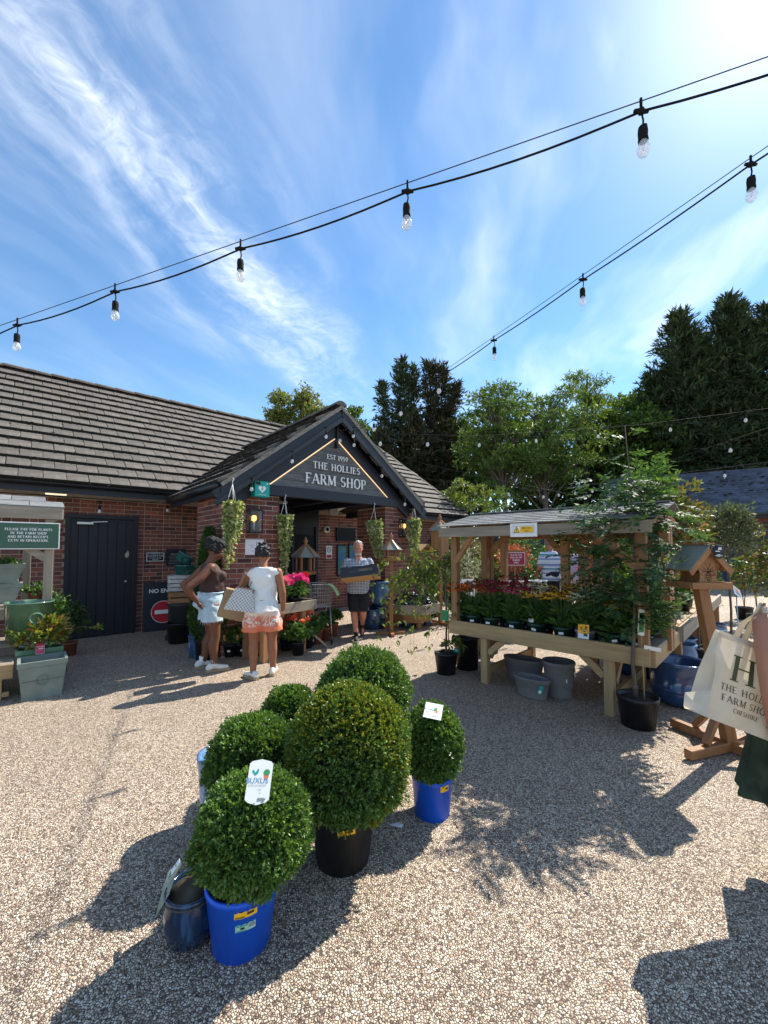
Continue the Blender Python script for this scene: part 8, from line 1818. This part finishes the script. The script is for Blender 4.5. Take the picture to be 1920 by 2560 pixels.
def stripes():
    m = mk('striped_cotton', (.7, .7, .7), .85, 0); nt = m.node_tree; bs = nt.nodes['Principled BSDF']; tc = nt.nodes.new('ShaderNodeTexCoord'); s = nt.nodes.new('ShaderNodeSeparateXYZ'); nt.links.new(tc.outputs['Object'], s.inputs[0])
    cr = nt.nodes.new('ShaderNodeValToRGB'); cr.color_ramp.interpolation = 'CONSTANT'; el = cr.color_ramp.elements; st_ = [(0, (.7, .72, .76)), (.2, (.22, .30, .52)), (.32, (.7, .72, .76)), (.45, (.35, .42, .6)), (.55, (.02, .25, .27)), (.62, (.7, .72, .76)), (.75, (.30, .38, .6)), (.84, (.12, .14, .3)), (.9, (.6, .65, .75))]
    while len(el) < len(st_): el.new(.5)
    for e, (p, c) in zip(el, st_): e.position = p; e.color = c + (1,)
    nt.links.new(_mathn(nt, 'FRACT', _mathn(nt, 'MULTIPLY', s.outputs[2], 3.4)), cr.inputs[0]); nt.links.new(cr.outputs[0], bs.inputs['Base Color']); return m
shopper('man in a blue and white striped shirt seen from behind between the stall posts', 1378, 9.3, 1.84, stripes(), mk('navy_trousers', (.012, .016, .035), .8, .1), mk('grey_hair', (.2, .18, .16), .7, .2), s3, R(5), 1.05)
shopper('fair haired woman in a loose lilac shirt seen from behind between the stall posts', 1462, 9.1, 1.79, mk('lilac_linen', (.56, .47, .60), .85, .1, 8), mk('pale_trousers', (.45, .42, .40), .8, .1), mk('blond_hair', (.50, .38, .20), .6, .2, 60), s3, R(-12), 1.12, .30, .74)
# ---------------------------------------------------------------- shopper at the right edge with the printed tote
s4 = skin('freckled_skin', (.40, .18, .11)); SC = .92; t = thing('person', 'shopper at the right edge with bare arm, dark top and dark green skirt', 'person', (2.045, 2.0, 0), R(-4)); t.scale = (SC,) * 3
b = MB(); leg(b, (.09, 0, .84), (.10, .02, .46), (.10, .12, .085), (.1, 1)); leg(b, (-.09, 0, .84), (-.09, .02, .46), (-.10, -.10, .085), (-.1, 1))
loft(b, [(0, -.02, .80, .12, .1), (0, -.02, .88, .17, .14), (0, 0, 1.05, .15, .12), (0, 0, 1.25, .165, .12), (0, -.02, 1.35, .165, .08), (0, -.03, 1.41, .08, .055)]); cap(b, (0, -.03, 1.38), (0, .01, 1.5), .055, .052)
chain(b, [(-.185, -.02, 1.335), (-.225, -.07, 1.20), (-.245, -.10, 1.04)], [.062, .056, .046]); chain(b, [(-.245, -.10, 1.04), (-.235, -.10, .93), (-.205, -.07, .79)], [.046, .043, .030]); hand(b, (-.205, -.07, .79), (.08, .08, -1), (.9, .1, .1), 1, .4)
chain(b, [(.185, -.02, 1.335), (.235, -.04, 1.05), (.24, .10, .84)], [.062, .046, .03]); hand(b, (.24, .10, .84), (0, .2, -1), (-1, 0, 0), -1, .5)
Rm = rotm(R(-20), R(-8)); HC = Vector((0, .02, 1.57)); head_parts(b, HC, Rm); remesh('body', b, .0065, s4, t, 5); face_bits(t, HC, Rm)
b = MB(); r_ = random.Random(12)
for k in range(220):
    dd = Vector((r_.gauss(0, 1), r_.gauss(-.4, 1), r_.gauss(.1, 1))).normalized()
    if dd.y > .4 and dd.z < .6: continue
    b.ball(HC + Rm @ Vector((dd.x * .09, -.02 + dd.y * .105, .02 + dd.z * .11)), r_.uniform(.018, .03), 6)
for k in range(40): a = r_.uniform(3.3, 6.1); q = HC + Vector((.085 * math.cos(a), -.02 + .1 * math.sin(a), -.02)); b.tube([q, q + Vector((.01 * math.cos(a), 0, -.16))], [.02, .012], 6)
remesh('hair', b, .008, mk('light_brown_hair', (.24, .13, .06), .55, .3, 50, bump=.5, bscale=130, stretch=(1, 1, .2)), t, 1, .004, 140)
b = MB(); loft(b, [(0, -.01, .92, .17, .14), (0, 0, 1.06, .165, .132), (0, 0, 1.25, .178, .134), (0, -.02, 1.345, .16, .095), (0, -.028, 1.40, .10, .075)]); remesh('top', b, .010, mk('dark_blue_top', (.015, .022, .045), .8, .1), t, 3, .004, 34)
def tartan():
    m = mk('dark_green_cotton', (.02, .035, .018), .85, .3, 14, bump=.2, bscale=160, col2=(.045, .065, .035), c2s=9, c2r=(.4, .65)); return m
b = MB(); V = []; F = []; n = 64; lv = ((.98, .15), (.90, .185), (.75, .21), (.58, .235), (.41, .26))
for z, r in lv:
    for k in range(n):
        a = 2 * math.pi * k / n; f = (.98 - z) / .55; rr = r * (1 + .09 * f * math.sin(a * 9) + .05 * f * math.sin(a * 5 + 1)); V.append((rr * math.cos(a) - .03 * f, rr * math.sin(a) * .95, z + .012 * math.sin(a * 4)))
for i in range(len(lv) - 1):
    for k in range(n): F.append((i * n + k, i * n + (k + 1) % n, (i + 1) * n + (k + 1) % n, (i + 1) * n + k))
b.add(V, F, None, True); b.build('skirt', tartan(), t); shoe(t, (.10, .12, .085), (.1, 1), (dk, dk)); shoe(t, (-.10, -.10, .085), (-.1, 1), (dk, dk))
b = MB(); b.tube([(-.207 + .034 * math.cos(a), -.072 + .034 * math.sin(a), .815 + .006 * math.cos(a)) for a in [2 * math.pi * k / 20 for k in range(21)]], .003, 5, cap=False); b.build('bracelet', M['steel'], t)
# the tote
TC_ = P(1854, 1710, 2.06); t = thing('tote_bag', 'natural canvas tote bag printed with a large green H hanging at the right edge', 'bag', TC_, 0); t.rotation_euler = (R(-4), R(21), R(2))
cv = mk('natural_canvas', (.72, .67, .57), .9, .10, 7, transl=.42, tcol=(1.05, 1., .9), bump=.45, bscale=420, bdist=.0015, col2=(.78, .73, .64), c2s=9)
TWd, THt, TD = .385, .43, .13
def bulge(x, z):
    u, w = 1 - (2 * x / TWd) ** 2, 1 - (2 * z / THt) ** 2
    return .022 * max(u, 0) * (.4 + .6 * max(w, 0)) + .006 * math.sin(18 * x + 9 * z) * max(u, 0) + .005 * math.sin(31 * x - 22 * z + 1)
b = MB(); nx, nz = 20, 22
for sg in (-1, 1):
    V = []; F = []
    for j in range(nz + 1):
        for i in range(nx + 1):
            x = -TWd / 2 + TWd * i / nx; z = -THt / 2 + THt * j / nz; k = .15 + .85 * (1 - (j / nz)) ** .7; V.append((x, sg * (TD / 2 * k + bulge(x, z) * (1 if sg < 0 else .6)), z))
    for j in range(nz):
        for i in range(nx):
            a = j * (nx + 1) + i; q = (a, a + 1, a + nx + 2, a + nx + 1); F.append(q if sg < 0 else q[::-1])
    b.add(V, F, None, True)
for sx in (-1, 1):
    V = []; F = []
    for j in range(nz + 1):
        z = -THt / 2 + THt * j / nz; k = .15 + .85 * (1 - (j / nz)) ** .7; x = sx * TWd / 2
        V += [(x, -TD / 2 * k - bulge(x, z), z), (x + sx * .02 * math.sin(j * .5) - sx * .012, 0, z), (x, TD / 2 * k + bulge(x, z) * .6, z)]
    for j in range(nz):
        for i in range(2): a = j * 3 + i; F.append((a, a + 1, a + 4, a + 3))
    b.add(V, F, None, True)
b.add([(-TWd / 2, -TD / 2, -THt / 2 + .001), (TWd / 2, -TD / 2, -THt / 2 + .001), (TWd / 2, TD / 2, -THt / 2 + .001), (-TWd / 2, TD / 2, -THt / 2 + .001)], [(3, 2, 1, 0)]); b.build('body', cv, t)
# corner gusset ear at the lower left, hem band, straps
b = MB(); b.add([(-TWd / 2, -TD / 2 - .004, -THt / 2), (-TWd / 2 - .075, -.01, -THt / 2 + .012), (-TWd / 2 - .06, .02, -THt / 2 + .075), (-TWd / 2 - .003, -TD / 2 + .01, -THt / 2 + .13), (-TWd / 2, TD / 2, -THt / 2)], [(0, 3, 2, 1), (0, 1, 2, 4)]); b.build('corner_fold', cv, t)
V = [(-TWd / 2, -TD / 4 - bulge(-TWd / 2, THt / 2) - .003, THt / 2 - .03)]
b = MB(); V = []
for i in range(nx + 1):
    x = -TWd / 2 + TWd * i / nx
    for z in (THt / 2 - .032, THt / 2): V.append((x, -(TD / 2 * (.15 + .85 * max(0, 1 - (z / THt + .5)) ** .7) + bulge(x, z) + .002), z))
b.add(V, [(2 * i, 2 * i + 2, 2 * i + 3, 2 * i + 1) for i in range(nx)], None, True); b.build('hem', cv, t)
b = MB(); MI = t.matrix_world.inverted() if 0 else (Matrix.Translation(TC_) @ Euler(t.rotation_euler).to_matrix().to_4x4()).inverted(); shp = MI @ Vector((1.86, 1.99, 1.315)); sh2 = MI @ Vector((1.89, 2.03, 1.33))
def strap(x0, y0, top, x1):
    pts = [Vector((x0, y0, THt / 2 - .01))]; 
    for f in (.35, .7): pts.append(pts[0].lerp(top, f) + Vector((.0, 0, .012)))
    pts.append(top); back = Vector((x1, .03, THt / 2)); pts += [top.lerp(back, .12) + Vector((.03, .03, 0)), top.lerp(back, .5) + Vector((.01, .04, 0)), back]
    V = []; w = .0145
    for i, p in enumerate(pts): V += [tuple(p + Vector((-w, 0, -.004))), tuple(p + Vector((w, -.002, .004))), tuple(p + Vector((w, .004, .004))), tuple(p + Vector((-w, .004, -.004)))]
    b2 = MB(); b2.add(V, [(i * 4 + k, i * 4 + (k + 1) % 4, i * 4 + 4 + (k + 1) % 4, i * 4 + 4 + k) for i in range(len(pts) - 1) for k in range(4)], None, True); b2.build('strap', cv, t)
strap(.075, -TD / 4 - .02, shp, -.06); strap(-.02, TD / 4 - .01, sh2, .1)
pg = mk('olive_green_print', (.085, .10, .052), .9, .1); pk = mk('brown_black_print', (.06, .052, .045), .9, .1)
def printed(txt, h, z, m, x=0., track=.12, **kw):
    bb_ = MB(); serif_text(bb_, txt, h, (x, 0, z), XE, ZE, track=track, **kw); b3 = MB()
    def yv(xx, zz): return -(TD / 2 * (.15 + .85 * max(0, 1 - (zz / THt + .5)) ** .7) + bulge(xx, zz) + .003)
    b3.add([(v[0], yv(v[0], v[2]) + v[1], v[2]) for v in bb_.v], bb_.f); b3.build('lettering', m, t)
printed('H', .125, -.005, pg, -.06, thick=.17, thin=.055, wscale=1.05); printed('F', .125, -.005, pg, .08, thick=.17, thin=.055)
printed('THE HOLLIES', .0315, -.062, pk, -.02, .16); printed('FARM SHOP', .0315, -.112, pk, -.02, .16); printed('CHESHIRE', .021, -.150, pk, -.015, .16)
# ================================================================== small litter that collects on the yard
rs = np.random.RandomState(55); n = 520
c = np.concatenate([np.stack([rs.uniform(-4.5, 3.5, 260), rs.uniform(1.3, 8, 260)], 1), np.stack([-1.6 + 1.3 * rs.randn(130), 5.9 + .45 * rs.randn(130)], 1), np.stack([1.9 + .9 * rs.randn(130), 3.9 + .7 * rs.randn(130)], 1)])
D = np.stack([rs.randn(n), rs.randn(n), .1 * rs.randn(n)], 1); V, F = leaves_np(np.concatenate([c, np.full((n, 1), .006)], 1), D, np.tile([0, 0, 1.], (n, 1)) + .3 * rs.randn(n, 3), .016, .008, .4, rs, .6)
o = link('fallen_leaves', np_mesh('fallen_leaves', V, F, mk('dry_leaf', (.16, .10, .05), .8, .1, ramp=[(0, (.10, .06, .03)), (.5, (.22, .14, .07)), (.8, (.10, .12, .04)), (1, (.5, .45, .36))]))); o['kind'] = 'stuff'; tag(o, 'dry fallen leaf bits and petals scattered over the gravel', 'leaf litter')
